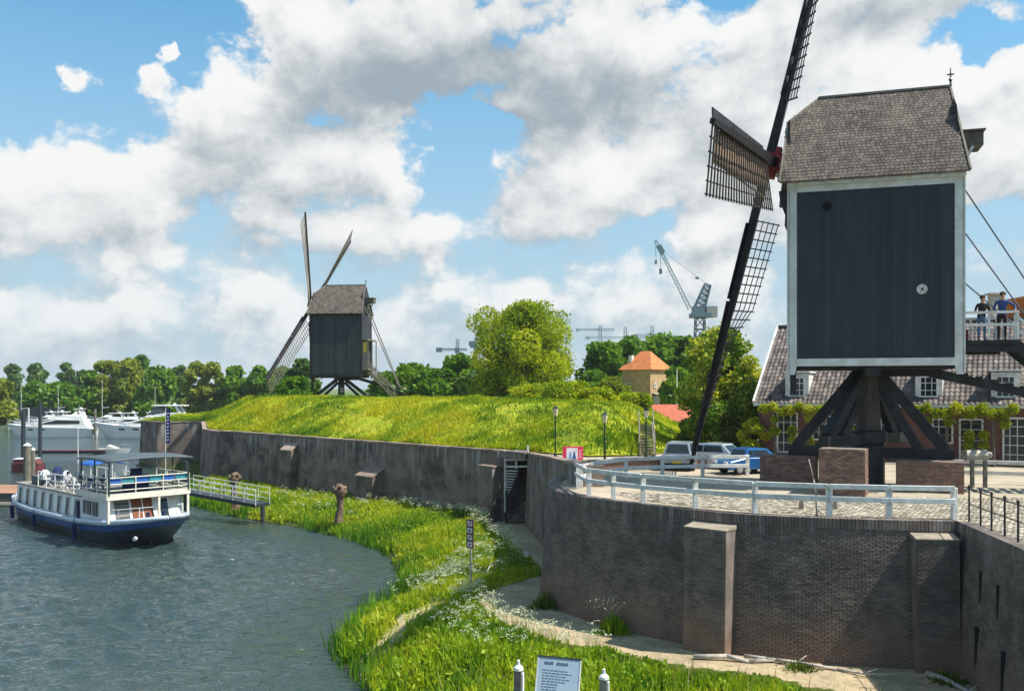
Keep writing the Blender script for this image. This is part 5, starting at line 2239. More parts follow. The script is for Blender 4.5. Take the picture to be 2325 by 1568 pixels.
q = gp(1253, 1034, 0)
lamp(q.x, q.y - 4, 3.0, 'street lamp nearest to the long wall, left of the pink poster')
q = gp(1373, 1058, 0)
lamp(q.x, q.y, 2.75, 'street lamp right of the pink poster behind the white fence')
q = gp(1467, 1046, 0)
lamp(q.x, q.y, 2.9, 'street lamp in front of the wooden stairs on the rampart')

q = gp(1301, 1052, 0)
t = thing('pink_poster_board', 'pink bordered poster board with two blue figures beside the lamp post', 'poster board', (q.x, q.y, 0), math.radians(8))
t.scale = (.85, .85, .85)
mb = MB()
mb.span(-.62, .62, -.02, .03, .18, 1.02)
mb.build('board', M['pink'], t)
mb = MB()
mb.span(-.40, .28, -.028, -.021, .26, .93)
mb.build('white_field', M['posterwhite'], t)
for x, h_, mm in ((-.16, .40, 'posterblue'), (.07, .46, 'posternavy')):
    mb = MB()
    mb.prism([(x - .11, -.029, .28), (x + .11, -.029, .28), (x + .05, -.029, .28 + h_ * .75), (x - .05, -.029, .28 + h_ * .75)], (0, -.004, 0))
    mb.tube((x, -.029, .28 + h_ * .88), (x, -.033, .28 + h_ * .88), .055, .055, 10)
    mb.build('figure', M[mm], t)
mb = MB()
for k in range(5):
    mb.span(.34, .54 - .05 * (k % 2), -.025, -.0205, .34 + k * .11, .37 + k * .11)
mb.build('print_lines', M['posterwhite'], t)
mb = MB()
for x in (-.55, .55):
    mb.beam((x, .05, 0), (x, .05, 1.0), .07, .05, up=(1, 0, 0))
mb.build('leg', M['iron'], t)

# wooden stairs up the rampart end
a0, a1 = Vector(gp(1470, 1036, 0)), None
a1 = dp(1466, 962, a0.y + 5.0)
t = thing('rampart_stairs', 'pale timber stairs climbing the end of the grassy rampart', 'stairs', tuple(a0))
dv = (a1 - a0)
sd = Vector((dv.y, -dv.x, 0)).normalized()
for k in range(12):
    p = a0 + dv * ((k + .5) / 12)
    mb = MB(a0)
    mb.beam(p - sd * .38, p + sd * .38, .26, .06)
    mb.build('tread', M['wood'], t)
for s_ in (-1, 1):
    mb = MB(a0)
    mb.beam(a0 + sd * .40 * s_, a1 + sd * .40 * s_, .07, .2)
    mb.beam(a0 + sd * .43 * s_ + Vector((0, 0, .75)), a1 + sd * .43 * s_ + Vector((0, 0, .8)), .06, .09)
    for k in range(4):
        p = a0 + dv * (k / 3) + sd * .43 * s_
        mb.beam(p, p + Vector((0, 0, .8)), .06, .06, up=(1, 0, 0))
    mb.build('handrail', M['wood'], t)
for px, py, d, lb in ((1253, 1003, 55, 'white short pole leaning by the lamp post at the wall end'),):
    q = dp(px, 1030, d)
    t = thing('leaning_board', 'pale plank leaning beside the lamp at the end of the long wall', 'plank', tuple(q))
    mb = MB()
    mb.beam((0, 0, 0), (-.9, .3, .8), .22, .05)
    mb.build('plank', M['wood'], t)


# ================================================================== CARS
def car(name, label, loc, rz, paint, L=4.0, W=1.65, Hh=1.42, tall=False, sc=.86):
    t = thing(name, label, 'car', loc, rz)
    t.scale = (sc, sc, sc)
    h = Hh
    if tall:
        low = [(-L / 2, .35), (-L / 2 - .02, .75), (-L / 2 + .12, .95), (L / 2 - 1.0, .98), (L / 2 - .1, .78), (L / 2, .55), (L / 2 - .03, .3), (-L / 2 + .05, .28)]
        gh = [(-L / 2 + .14, .95), (-L / 2 + .42, h - .03), (-.3, h), (L / 2 - 1.75, h - .08), (L / 2 - 1.0, .97)]
    else:
        low = [(-L / 2, .4), (-L / 2 - .02, .72), (-L / 2 + .15, .9), (L / 2 - 1.25, .92), (L / 2 - .15, .72), (L / 2, .5), (L / 2 - .03, .28), (-L / 2 + .05, .26)]
        gh = [(-L / 2 + .22, .88), (-L / 2 + .85, h - .04), (-.1, h), (.45, h - .05), (L / 2 - 1.15, .9)]
    mb = MB()
    # lower body with tumblehome: three slices
    vs, n = [], len(low)
    for y, f in ((-W / 2, .97), (-W / 2 * .9, 1.0), (W / 2 * .9, 1.0), (W / 2, .97)):
        for x, z in low:
            vs.append((x * f, y, z if z < .6 else z * (1 if abs(y) < W / 2 * .95 else .985)))
    fs = []
    for k in range(3):
        for i in range(n):
            j = (i + 1) % n
            fs.append((k * n + i, k * n + j, (k + 1) * n + j, (k + 1) * n + i))
    fs += [tuple(range(n)), tuple(range(3 * n, 4 * n))]
    mb.add(vs, fs)
    mb.build('body', paint, t, bevel=.03)
    mb = MB()
    vs, n = [], len(gh)
    for y0, s_ in ((W / 2 * .93, -1), (W / 2 * .93, 1)):
        for x, z in gh:
            yy = y0 - (z - .9) * .28
            vs.append((x, s_ * yy, z))
    fs = [(i, (i + 1) % n, n + (i + 1) % n, n + i) for i in range(n)] + [tuple(range(n)), tuple(range(n, 2 * n))]
    mb.add(vs, fs)
    mb.build('cabin', paint, t, bevel=.03)
    # glass
    (xa, za), (xb, zb_), (xc, zc_), (xd, zd_), (xe, ze) = gh

    def yy(z):
        return W / 2 * .93 - (z - .9) * .28 + .006
    for s_ in (-1, 1):
        for (x0, x1) in ((xb - .28 + .12, -.02), (.05, xe - .30)):
            zt_ = h - .13
            mb = MB()
            x1t = min(x1, xd + .12) if x1 > .3 else x1
            x0t = max(x0, xb + .08)
            P4 = [(x0, s_ * yy(.97), .97), (x1, s_ * yy(.97), .97), (x1t, s_ * yy(zt_), zt_), (x0t, s_ * yy(zt_), zt_)]
            mb.prism(P4, (0, s_ * .012, 0))
            mb.build('side_window', M['glass'], t)
    for (xA, zA), (xB, zB), nm in (((xa, za), (xb, zb_), 'rear_window'), ((xe, ze), (xd, zd_), 'windscreen')):
        a_, b_ = Vector((xA, 0, zA)), Vector((xB, 0, zB))
        p0, p1 = a_.lerp(b_, .12), a_.lerp(b_, .86)
        out = Vector((-1 if nm[0] == 'r' else 1, 0, .3)).normalized() * .012
        mb = MB()
        mb.prism([p0 + Vector((0, -yy(p0.z) + .12, 0)), p0 + Vector((0, yy(p0.z) - .12, 0)), p1 + Vector((0, yy(p1.z) - .12, 0)), p1 + Vector((0, -yy(p1.z) + .12, 0))], out)
        mb.build(nm, M['glass'], t)
    for x in (-L / 2 + .75, L / 2 - .78):
        for s_ in (-1, 1):
            mb = MB()
            mb.tube((x, s_ * (W / 2 - .17), .31), (x, s_ * (W / 2 + .012), .31), .31, .31, 18)
            wh = mb.build('wheel', M['tyre'], t)
            mb = MB()
            mb.tube((x, s_ * (W / 2 + .013), .31), (x, s_ * (W / 2 + .03), .31), .2, .17, 12)
            mb.build('rim', M['silver'], wh)
    for s_ in (-1, 1):
        mb = MB()
        mb.box((-L / 2 - .005, s_ * (W / 2 - .2), .78), (.05, .22, .22))
        mb.build('tail_light', M['taillight'], t)
        mb = MB()
        mb.box((L / 2 - .07, s_ * (W / 2 - .27), .64), (.12, .34, .14))
        mb.build('headlight', M['white'], t)
        mb = MB()
        mb.box((xe - .25, s_ * (W / 2 + .07), .98), (.12, .16, .12))
        mb.build('mirror', paint, t)
    mb = MB()
    mb.box((-L / 2 - .03, 0, .52), (.02, .5, .11))
    mb.build('number_plate', M['plate'], t)
    mb = MB()
    mb.box((-L / 2 + .03, 0, .38), (.14, W - .1, .16))
    mb.box((L / 2 - .05, 0, .36), (.14, W - .1, .16))
    mb.build('bumper', M['tyre'], t)
    return t


q = gp(1561, 1068, 0)
car('parked_car', 'tall silver family car parked with its back window facing us', (q.x, q.y + 1.2, 0), math.radians(70), M['silver'], 4.2, 1.8, 1.66, True, .8)
q = gp(1628, 1068, 0)
car('parked_car', 'pale silver hatchback parked between the tall silver car and the blue car', (q.x, q.y + 1.6, 0), math.radians(140), M['white_car'], 3.9, 1.65, 1.45, False, .84)
q = gp(1718, 1080, 0)
car('parked_car', 'small bright blue car parked beside the brick pier', (q.x - .1, q.y + 1.3, 0), math.radians(200), M['bluecar'], 3.5, 1.6, 1.42, False, .82)
q = gp(2240, 1030, 0)
# pale rounded tank by the right fence
t = thing('grey_roll', 'pale grey rounded bundle lying behind the fence right of the brick piers', 'bundle', (17.9, 34.2, 0))
mb = MB()
mb.beam((-.15, 0, 0), (-.15, 0, 1.05), .12, .12)
mb.beam((.35, 0, 0), (.35, 0, 1.05), .12, .12)
mb.build('stand', M['wood'], t)
mb = MB()
mb.tube((-.45, 0, 1.25), (.45, .1, 1.25), .2, .2, 12)
mb.tube((.45, .1, 1.25), (.62, .12, 1.25), .15, .12, 12)
mb.build('bundle', M['stone'], t, smooth=False)

# ================================================================== TREES
# far bank, left to right: (px centre, py top, width px, depth, base z, leaf kind, n, leaf size, label)
TL = [(4, 862, 60, 190, 'olive', 'olive green tree cut by the left edge of the picture'),
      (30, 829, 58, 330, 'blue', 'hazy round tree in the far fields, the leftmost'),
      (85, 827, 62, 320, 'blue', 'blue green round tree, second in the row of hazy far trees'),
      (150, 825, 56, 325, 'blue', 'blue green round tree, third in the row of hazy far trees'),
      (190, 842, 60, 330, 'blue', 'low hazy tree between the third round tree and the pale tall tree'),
      (82, 866, 74, 232, 'tree', 'dark green bushy tree behind the bow of the left yacht'),
      (132, 868, 84, 226, 'tree', 'low spreading green tree behind the white yachts'),
      (205, 842, 64, 236, 'tree', 'dark green tree at the left foot of the tall pale poplar'),
      (246, 819, 92, 240, 'olive', 'tall pale green poplar like tree with wide top behind the yachts'),
      (292, 814, 76, 238, 'olive', 'tall pale olive tree touching the tall pale green one'),
      (321, 808, 52, 285, 'tree', 'dark round tree top peeping out behind the pale olive tree'),
      (352, 835, 104, 232, 'tree', 'broad dark green tree behind the yacht radar arch'),
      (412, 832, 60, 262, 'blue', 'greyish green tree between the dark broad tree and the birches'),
      (446, 822, 66, 226, 'olive', 'olive birch like tree left of its paler twin'),
      (482, 824, 58, 224, 'olive', 'pale birch like tree with light stem right of its olive twin'),
      (536, 832, 84, 222, 'tree', 'deep green tree just above the left end of the rampart'),
      (590, 832, 72, 220, 'tree', 'green tree behind the tip of the lower sail of the far windmill'),
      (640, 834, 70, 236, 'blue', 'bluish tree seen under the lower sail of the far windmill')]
for i, (px, py, wp, d, mk, lb) in enumerate(TL):
    top = dp(px, py, d)
    base_z = -3.9 if d < 300 else -3.0
    h = top.z - base_z
    w = wp / FX * d
    tree('broadleaf_tree', lb, (top.x, top.y, base_z), h, w * (1.25 if d < 300 else 1), mk, .1, 5200 if d < 300 else 3000, .0030 * d, 100 + i, .04, 'trees along the far bank', .8, 46)
TM = [(690, 816, 62, 128, 'blue', 'dark bluish tree behind the left foot of the far windmill'),
      (668, 858, 60, 122, 'tree', 'low green bush left of the far windmill legs'),
      (880, 846, 60, 128, 'tree', 'green tree behind the tail of the far windmill'),
      (935, 828, 84, 130, 'tree', 'green tree between the far windmill and the tower crane'),
      (992, 838, 76, 126, 'tree', 'dark green tree under the small tower crane'),
      (1040, 806, 90, 128, 'tree', 'green tree at the left shoulder of the giant tree'),
      (1085, 842, 80, 120, 'blue', 'dark bluish bush at the left foot of the giant tree'),
      (1372, 776, 100, 124, 'tree', 'dark green tree right of the giant tree behind the lattice mast'),
      (1432, 764, 90, 134, 'tree', 'green tree behind the roof of the orange roofed tower house'),
      (1500, 760, 100, 140, 'tree', 'wide green tree right behind the tower house roof'),
      (1556, 764, 90, 138, 'tree', 'green tree between the tower house and the shipyard crane'),
      (1350, 842, 74, 116, 'tree', 'low dark green tree left of the tower house'),
      (1535, 838, 60, 112, 'tree', 'dark green bush behind the white flagpole'),
      (1395, 858, 60, 100, 'olive', 'light green shrub growing at the left foot of the tower house')]
for i, (px, py, wp, d, mk, lb) in enumerate(TM):
    top = dp(px, py, d)
    bz_ = 1.9
    tree('broadleaf_tree', lb, (top.x, top.y, bz_), top.z - bz_, 1.45 * wp / FX * d, mk, .12, 6500, .0032 * d, 200 + i, .03, 'trees behind the rampart', .8, 46)
# giant tree
top = dp(1192, 684, 96)
tree('giant_tree', 'giant bright yellow green tree towering over the middle of the rampart', (top.x, top.y, 2.3), top.z - 2.3, 13.4, 'bright', .05, 64000, .145, 311, .0, None, .62, 120,
     shape=lambda z: (.98 + .22 * math.exp(-((z - .68) / .22) ** 2)) * (1 - .75 * max(0, z - .78) / .22), lim=True)
# bright bushes on the rampart
for i, (px, py, wp, d, hh, lb) in enumerate(((1290, 866, 150, 74, None, 'bright green bush on the rampart below the giant tree'), (1215, 872, 130, 82, None, 'low bright bush at the foot of the giant tree'),
                                            (1358, 880, 120, 70, None, 'green bush on the rampart slope above the middle lamp'), (1440, 908, 90, 74, None, 'yellow green bush below the tower house'))):
    top = dp(px, py, d)
    bz_ = float(rampart_h(np.array([top.x]), np.array([top.y]))[0]) - .3
    tree('rampart_bush', lb, (top.x, top.y, bz_), max(1.2, top.z - bz_), wp / FX * d, 'bright', .0, 7500, .13, 330 + i, .0, 'bushes on the rampart', .85, 24, cat='bush', lim=False)
# chestnut by the house
top = dp(1642, 742, 57)
tree('chestnut_tree', 'dense chestnut with pale yellow flower candles left of the brick house', (top.x, top.y, 0), top.z, 6.6, 'chestnut', .42, 40000, .13, 351, .04, None, .7, 110)
# hedge shrubs behind the cars
for i, (px, py, wp, d, mk, lb) in enumerate(((1578, 938, 90, 60, 'ivy', 'green shrub behind the tall silver car'), (1650, 930, 90, 54, 'ivy', 'leafy shrub behind the pale silver hatchback'),
                                            (1712, 950, 80, 50, 'lime', 'yellow green shrub behind the blue car'), (1500, 985, 70, 62, 'ivy', 'low bush beside the rampart stairs'))):
    top = dp(px, py, d)
    tree('shrub', lb, (top.x, top.y, 0), max(1, top.z), wp / FX * d, mk, .1, 5200, .10, 370 + i, .02, 'shrubs behind the parked cars', .9, 18, cat='shrub', lim=False)


# pollarded limes trained flat against the house
def pollard_lime(label, s0, s1, trunk_s, seed):
    c = H0 + hn * 1.2
    t = thing('trained_lime_tree', label, 'tree', tuple(c + hu * trunk_s), 0, 'lime trees trained in front of the house')
    off = c + hu * trunk_s
    r3 = np.random.default_rng(seed)
    mb = MB(off)
    for ts in (trunk_s,):
        mb.tube(c + hu * ts, c + hu * ts + up * 2.5, .10, .07, 8)
    for z in (1.5, 2.1, 2.65):
        mb.tube(c + hu * s0 + up * z, c + hu * s1 + up * z, .03, .03, 6)
    mb.build('trunk', M['bark'], t)
    bl = []
    n_ = int((s1 - s0) / .42)
    for i in range(n_ + 1):
        s_ = s0 + (s1 - s0) * i / n_
        z = 2.62 + .15 * math.sin(i * 1.9) + .1 * r3.random()
        rr = .2 + .07 * r3.random()
        p = c + hu * s_ + up * z - off
        bl.append((p.x, p.y, p.z, rr, rr, rr))
        if i % 2:
            for z2 in (2.1, 1.5, 1.0):
                if r3.random() < .55:
                    p = c + hu * (s_ + .1) + up * (z2 + .1 * r3.random()) - off
                    rr = .15 + .10 * r3.random()
                    bl.append((p.x, p.y, p.z, rr, rr, rr))
    P, T_ = blob_leaves(bl, 9000, seed, .35)
    P = P + r3.normal(0, .045, P.shape)
    V, F = leaf_quads(P, .05, .8, seed)
    link_mesh('crown', np_mesh('crown', V, F, LG['lime'], False, {'tint': ('FACE', T_)}), t)


def s_px(px):
    k = (px - CX) / FX
    c = H0 + hn * 1.2
    return (k * c.y - c.x) / (hu.x - k * hu.y)


pollard_lime('lime trained flat with yellow green balls left of the trestle', s_px(1735), s_px(1835), s_px(1760), 5)
pollard_lime('lime trained flat seen between the slanting bars of the trestle', s_px(1860), s_px(1990), s_px(1930), 6)
pollard_lime('lime trained flat with yellow green balls right of the trestle', s_px(2080), s_px(2195), s_px(2150), 7)
pollard_lime('lime trained flat nearest to the right edge of the picture', s_px(2205), s_px(2300), s_px(2255), 8)

# ================================================================== CRANES
q = dp(1597, 768, 420)
t = thing('shipyard_crane', 'tall dark shipyard crane with raised jib far behind the trees', 'crane', (q.x, q.y, 3))
o = Vector((q.x, q.y, 3))


def cp(px, py, dd=0):
    return dp(px, py, 420 + dd)


def lattice(mb, a, b, w0, w1, n, r=.22, dy=None):
    a, b = Vector(a), Vector(b)
    d = (b - a).normalized()
    s1 = d.cross(Vector((0, 1, 0))).normalized()
    s2 = Vector((0, 1, 0))
    prev = None
    for i in range(n + 1):
        f_ = i / n
        c = a.lerp(b, f_)
        w = (w0 * (1 - f_) + w1 * f_) / 2
        cur = [c + s1 * w + s2 * w, c - s1 * w + s2 * w, c - s1 * w - s2 * w, c + s1 * w - s2 * w]
        if prev:
            for k in range(4):
                mb.tube(prev[k], cur[k], r, r, 4, False)
                mb.tube(prev[k], cur[(k + 1) % 4], r * .7, r * .7, 4, False)
        for k in range(4):
            mb.tube(cur[k], cur[(k + 1) % 4], r * .7, r * .7, 4, False)
        prev = cur


mb = MB(o)
lattice(mb, cp(1589, 900), cp(1589, 722), 6.2, 4.0, 7, .35)
mb.build('tower', M['crane'], t)
mb = MB(o)
mb.box(cp(1590, 716), (9, 9, 2.0))
mb.box(cp(1585, 704), (5, 6, 3.5))
mb.build('slewing_platform', M['crane'], t)
mb = MB(o)
mb.box(cp(1614, 708), (5, 6, 5.0))
mb.build('machine_cabin', M['cranegrey'], t)
mb = MB(o)
lattice(mb, cp(1588, 700), cp(1607, 646), 4.5, 2.6, 5, .4)
mb.build('a_frame', M['crane'], t)
mb = MB(o)
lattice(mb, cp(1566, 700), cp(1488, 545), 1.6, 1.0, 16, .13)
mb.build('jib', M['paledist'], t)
mb = MB(o)
mb.box(cp(1500, 566), (2.2, 2, 4.2), Matrix.Rotation(-.5, 3, 'Y'))
mb.tube(cp(1488, 547), cp(1490, 595), .1, .1, 4)
mb.tube(cp(1500, 566), cp(1500, 615), .1, .1, 4)
mb.box(cp(1489, 595), (1, 1, 1.8))
mb.box(cp(1500, 616), (1.3, 1.3, 2.4))
mb.tube(cp(1607, 646), cp(1500, 566), .08, .08, 4)
mb.box(cp(1583, 631), (1.6, 1, 1))
mb.build('jib_head', M['crane'], t)
for i, (mast, top_, j0, j1, base_, m_, lb) in enumerate((
        (1039, 770, 992, 1060, 793, 'crane', 'dark tower crane with round counterweight left of the giant tree'),
        (1080, 768, 1066, 1110, 779, 'crane', 'dark tower crane partly hidden by the left side of the giant tree'),
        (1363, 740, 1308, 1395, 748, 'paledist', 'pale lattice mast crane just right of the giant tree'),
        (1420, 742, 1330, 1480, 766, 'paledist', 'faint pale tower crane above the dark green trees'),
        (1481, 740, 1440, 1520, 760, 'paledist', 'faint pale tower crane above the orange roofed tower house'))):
    d = 520 + 12 * i
    o = dp(mast, 870, d)
    t = thing('tower_crane', lb, 'crane', tuple(o), 0, 'tower cranes on the horizon')
    mb = MB(o)
    lattice(mb, dp(mast, 890, d), dp(mast, top_, d), 1.7, 1.7, 16, .16)
    mb.build('mast', M[m_], t)
    mb = MB(o)
    lattice(mb, dp(j0, base_, d), dp(j1, base_, d), 1.2, 1.2, 18, .12)
    mb.build('boom', M[m_], t)
    mb = MB(o)
    if m_ == 'crane':
        mb.box(dp(j0 + 5, base_ + 1, d), (3.4, 2, 2.6))
        mb.box(dp(mast - 1, base_ + 2, d), (2.6, 2.5, 3))
        if i == 1:
            mb.box(dp(1074, 782, d), (3.2, 3, 4))
    else:
        mb.box(dp(j0 + 4, base_ + 1, d), (2, 1.5, 1.6))
    mb.build('counterweight', M[m_], t)
t = thing('white_flagpole', 'thin white pole in front of the dark trees right of the tower house', 'flagpole', tuple(dp(1537, 912, 95)))
mb = MB()
mb.tube((0, 0, -1), (0, 0, 3.5), .07, .05, 8)
mb.build('pole', M['white'], t)


# ================================================================== BARGE
BH = Vector((.73, -.684, 0)).normalized()
bang = math.atan2(BH.y, BH.x)
BT = Vector((-18.9, 48.9, 0))
BO = BT - BH * 20.7
barge = thing('passenger_barge', 'dark blue and white passenger barge with slate canopy moored by the reeds', 'boat', (BO.x, BO.y, WATER), bang)
barge.scale = (.9, 1, 1)


def hull_w(x):
    """half beam at deck, x 0 stern .. 23 bow tip"""
    return float(np.interp(x, [0, .5, 1.6, 3.5, 7, 17, 19.5, 21.2, 22.3, 22.85, 23], [.0, 1.1, 1.85, 2.3, 2.5, 2.5, 2.42, 1.95, 1.2, .5, .0]))


def hull_z(x):
    return float(np.interp(x, [0, 3, 8, 15, 20, 23], [1.42, 1.15, 1.0, 1.05, 1.30, 1.62]))


def hull_ring(x, levels):
    out = []
    for zf, wf, xo in levels:
        w = hull_w(x)
        bow = max(0, (x - 18) / 5)
        st = max(0, (3 - x) / 3)
        k = 1 - (1 - wf) * (1 + 1.2 * bow * bow)
        out.append((w * max(.02, k), zf, xo * (bow ** 1.5) - abs(xo) * -.4 * st ** 1.5))
    return out


def hull_part(name, z0f, z1f, matl, out=0.0, nz=3, thick=False):
    xs_ = np.concatenate([np.linspace(0, 2.5, 8), np.linspace(3, 18.5, 18), np.linspace(19, 23, 14)])
    mb = MB()
    for s_ in (1, -1):
        rows = []
        for x in xs_:
            row = []
            for j in range(nz + 1):
                f = z0f(x) + (z1f(x) - z0f(x)) * j / nz
                H_ = hull_z(x)
                q = max(0, min(1.2, f / H_))
                wf = .80 + .20 * min(1, q) ** .7
                bow = max(0, (x - 17.5) / 5.5)
                k = 1 - (1 - wf) * (1 + 2.2 * bow * bow)
                xx = x - (1 - min(1, q)) * 2.3 * bow ** 2 + (1 - min(1, q)) * .9 * max(0, (2 - x) / 2)
                row.append(Vector((xx, s_ * (hull_w(x) * k + out), f)))
            rows.append(row)
        mb.grid(rows)
    return mb.build(name, matl, barge, smooth=True)


hull_part('hull', lambda x: -.5, lambda x: hull_z(x) - .44, M['hullblack'], 0, 5)
hull_part('hull_band', lambda x: hull_z(x) - .45, lambda x: hull_z(x) - .02, M['hullblue'], .012, 2)
rb = hull_part('rubbing_strake', lambda x: hull_z(x) - .08, lambda x: hull_z(x) + .20, M['rubrail'], .06, 2)
rb.modifiers.new('thickness', 'SOLIDIFY').thickness = .10
mb = MB()
for a_ in range(22):
    x0, x1 = a_ + .3, a_ + 1.32
    x1 = min(x1, 22.7)
    mb.add([(x0, -hull_w(x0), hull_z(x0) - .05), (x1, -hull_w(x1), hull_z(x1) - .05), (x1, hull_w(x1), hull_z(x1) - .05), (x0, hull_w(x0), hull_z(x0) - .05)], [(0, 1, 2, 3)])
mb.build('foredeck', M['deck'], barge)
# white anchor mark, bow stem wear, fenders
mb = MB()
mb.tube((21.9, -1.42, .62), (22.0, -1.55, .60), .11, .11, 8)
mb.build('anchor_eye', M['white'], barge)
mb = MB()
mb.beam((21.2, -.15, .5), (20.6, -.1, -.1), .1, .08)
mb.build('anchor', M['stone'], barge)
for x in (3.3, 8.6, 15.8):
    mb = MB()
    y = -(hull_w(x) + .12)
    mb.tube((x, y, hull_z(x) - .15), (x, y + .05, .15), .12, .12, 10)
    mb.tube((x, y + .02, hull_z(x) + .2), (x, y, hull_z(x) - .15), .025, .025, 5)
    mb.build('fender', M['navy'], barge)
# long cabin
CW = 2.02
c0, c1, cz0, cz1 = 3.0, 15.4, .9, 2.42
mb = MB()
vs = []
for x in (c0, c1):
    for y, z in ((-CW, cz0), (-CW + .10, cz1), (CW - .10, cz1), (CW, cz0)):
        vs.append((x, y, z))
mb.add(vs, [(3, 2, 1, 0), (4, 5, 6, 7), (0, 1, 5, 4), (1, 2, 6, 5), (2, 3, 7, 6)])
mb.build('cabin', M['boatwhite'], barge)
mb = MB()
mb.span(c0 - .15, c1 + .1, -CW - .02, CW + .02, cz1, cz1 + .09)
mb.build('cabin_roof', M['deck'], barge)
U, V_ = Vector((1, 0, 0)), Vector((0, .1 / 1.25, 1)).normalized()
for i in range(8):
    x = c0 + .6 + i * 1.5
    w = .58
    y = -CW + .08 * .5 - .0
    mb = MB()
    mb.box((x + w / 2, -CW + .045 - .012, 1.72), (w, .03, 1.0), Matrix.Rotation(.08, 3, 'X').inverted())
    f_ = mb.build('window', M['glass'], barge)
    mb = MB()
    for dx in (-.02, w + .02):
        mb.box((x + dx, -CW + .045 - .02, 1.72), (.05, .05, 1.08), Matrix.Rotation(.08, 3, 'X').inverted())
    mb.box((x + w / 2, -CW + .03, 2.25), (w, .05, .05))
    mb.box((x + w / 2, -CW - .03, 1.18), (w, .05, .05))
    mb.build('window_frame', M['white'], f_)
# forward deckhouse, cream upper deck band
d0, d1 = 15.6, 20.3
W2 = 2.15
mb = MB()
mb.add([(d0, -W2, .95), (d1 - .2, -W2 + .1, 1.1), (d1 - .9, -W2 + .1, 2.85), (d0, -W2 + .05, 2.75), (d0, W2, .95), (d1 - .2, W2 - .1, 1.1), (d1 - .9, W2 - .1, 2.85), (d0, W2 - .05, 2.75)],
       [(0, 1, 2, 3), (7, 6, 5, 4), (0, 3, 7, 4), (1, 5, 6, 2), (3, 2, 6, 7)])
mb.build('deckhouse', M['boatwhite'], barge)
for i, (x, w) in enumerate(((15.9, .38), (16.5, .62), (17.4, .72))):
    mb = MB()
    mb.box((x + w / 2, -W2 + .02, 1.95), (w, .06, .78))
    mb.build('window', M['glass'], barge)
# front of deckhouse: dark openings, mahogany doors, louvres
xf_ = d1 - .50
fn = Vector((1.75, 0, .7)).normalized()
fu = Vector((-.7, 0, 1.75)).normalized()


def front(y0, y1, z0, z1, m_, nm, lift=.02):
    mb = MB()
    def P_(y, z):
        x = (d1 - .2) - (z - 1.1) * .4 + lift
        return (x, y, z)
    mb.prism([P_(y0, z0), P_(y1, z0), P_(y1, z1), P_(y0, z1)], (.03, 0, 0))
    return mb.build(nm, m_, barge)


front(-1.75, -.95, 1.25, 2.5, M['deck'], 'louvred_panel')
for k in range(5):
    front(-1.72, -.98, 1.3 + k * .24, 1.38 + k * .24, M['boatgrey'], 'louvre', .06)
front(-.80, -.22, 1.15, 2.55, M['mahog'], 'door')
front(-.12, .40, 1.15, 2.55, M['mahog'], 'door')
front(.85, 1.3, 1.4, 2.4, M['glass'], 'window')
front(1.45, 1.9, 1.4, 2.4, M['cream'], 'panel')
mb = MB()
mb.span(15.3, 20.35, -2.38, 2.38, 2.75, 2.86)
mb.build('upper_deck', M['deck'], barge)
mb = MB()
for a_, b_ in (((15.6, -2.4), (20.35, -2.4)), ((20.35, -2.4), (20.35, 2.4)), ((20.35, 2.4), (15.6, 2.4))):
    mb.beam((a_[0], a_[1], 2.80), (b_[0], b_[1], 2.80), .07, .34)
mb.build('fascia', M['cream'], barge)
# railing of upper deck
rpts = [(15.6, -2.38), (17.2, -2.38), (18.8, -2.38), (20.32, -2.38), (20.32, -.8), (20.32, .8), (20.32, 2.38), (18.8, 2.38), (17.2, 2.38), (15.6, 2.38)]
for x, y in rpts:
    mb = MB()
    mb.tube((x, y, 2.9), (x, y, 3.85), .035, .035, 6)
    mb.build('railing_post', M['cream'], barge)
for z in (3.15, 3.5, 3.85):
    mb = MB()
    mb.path([(x, y, z) for x, y in rpts], .028, 5)
    mb.build('rail', M['cream'], barge)
for k in range(6):
    mb = MB()
    a_ = (20.2, -2.2 + k * .78)
    mb.box((20.22, -1.95 + k * .78, 3.66), (.04, .7, .26))
    mb.build('dodger', M['teal'] if k % 2 else M['bluecloth'], barge)
# struts below deck in front
for y in (-2.3, .55, 2.3):
    mb = MB()
    mb.beam((20.30, y, 1.35), (20.30, y, 2.68), .12, .12, up=(1, 0, 0))
    mb.build('pillar', M['cream'], barge)
# canopy
ca0, ca1, cw_ = 15.9, 20.6, 2.5
mb = MB()
rows = []
for i in range(9):
    x = ca0 + (ca1 - ca0) * i / 8
    rows.append([Vector((x, -cw_ + 2 * cw_ * j / 8, 4.80 + .12 * (1 - ((j - 4) / 4) ** 2) + .08 * (1 - ((i - 4) / 4) ** 2))) for j in range(9)])
mb.grid(rows)
cn = mb.build('canopy', M['boatgrey'], barge, smooth=True)
cn.modifiers.new('thickness', 'SOLIDIFY').thickness = .09
for x in (ca0 + .2, 18.2, ca1 - .2):
    for y in (-2.3, 2.3):
        mb = MB()
        mb.tube((x, y, 2.9), (x, y, 4.85), .05, .05, 6)
        mb.build('canopy_post', M['boatgrey'] if x < 20 else M['steeldark'], barge)
mb = MB()
mb.span(18.6, 19.0, -.9, .5, 2.88, 3.8)
mb.box((18.9, -.2, 4.0), (.3, .6, .4))
mb.build('helm_console', M['navy'], barge)
for x, y in ((17.0, -1.4), (17.0, 1.2), (18.0, 1.6), (16.3, .2)):
    mb = MB()
    mb.tube((x, y, 2.88), (x, y, 3.5), .04, .04, 6)
    mb.tube((x, y, 3.5), (x, y, 3.55), .42, .42, 12)
    mb.build('table', M['navy'], barge)
# deck furniture on the cabin roof
z0 = cz1 + .09


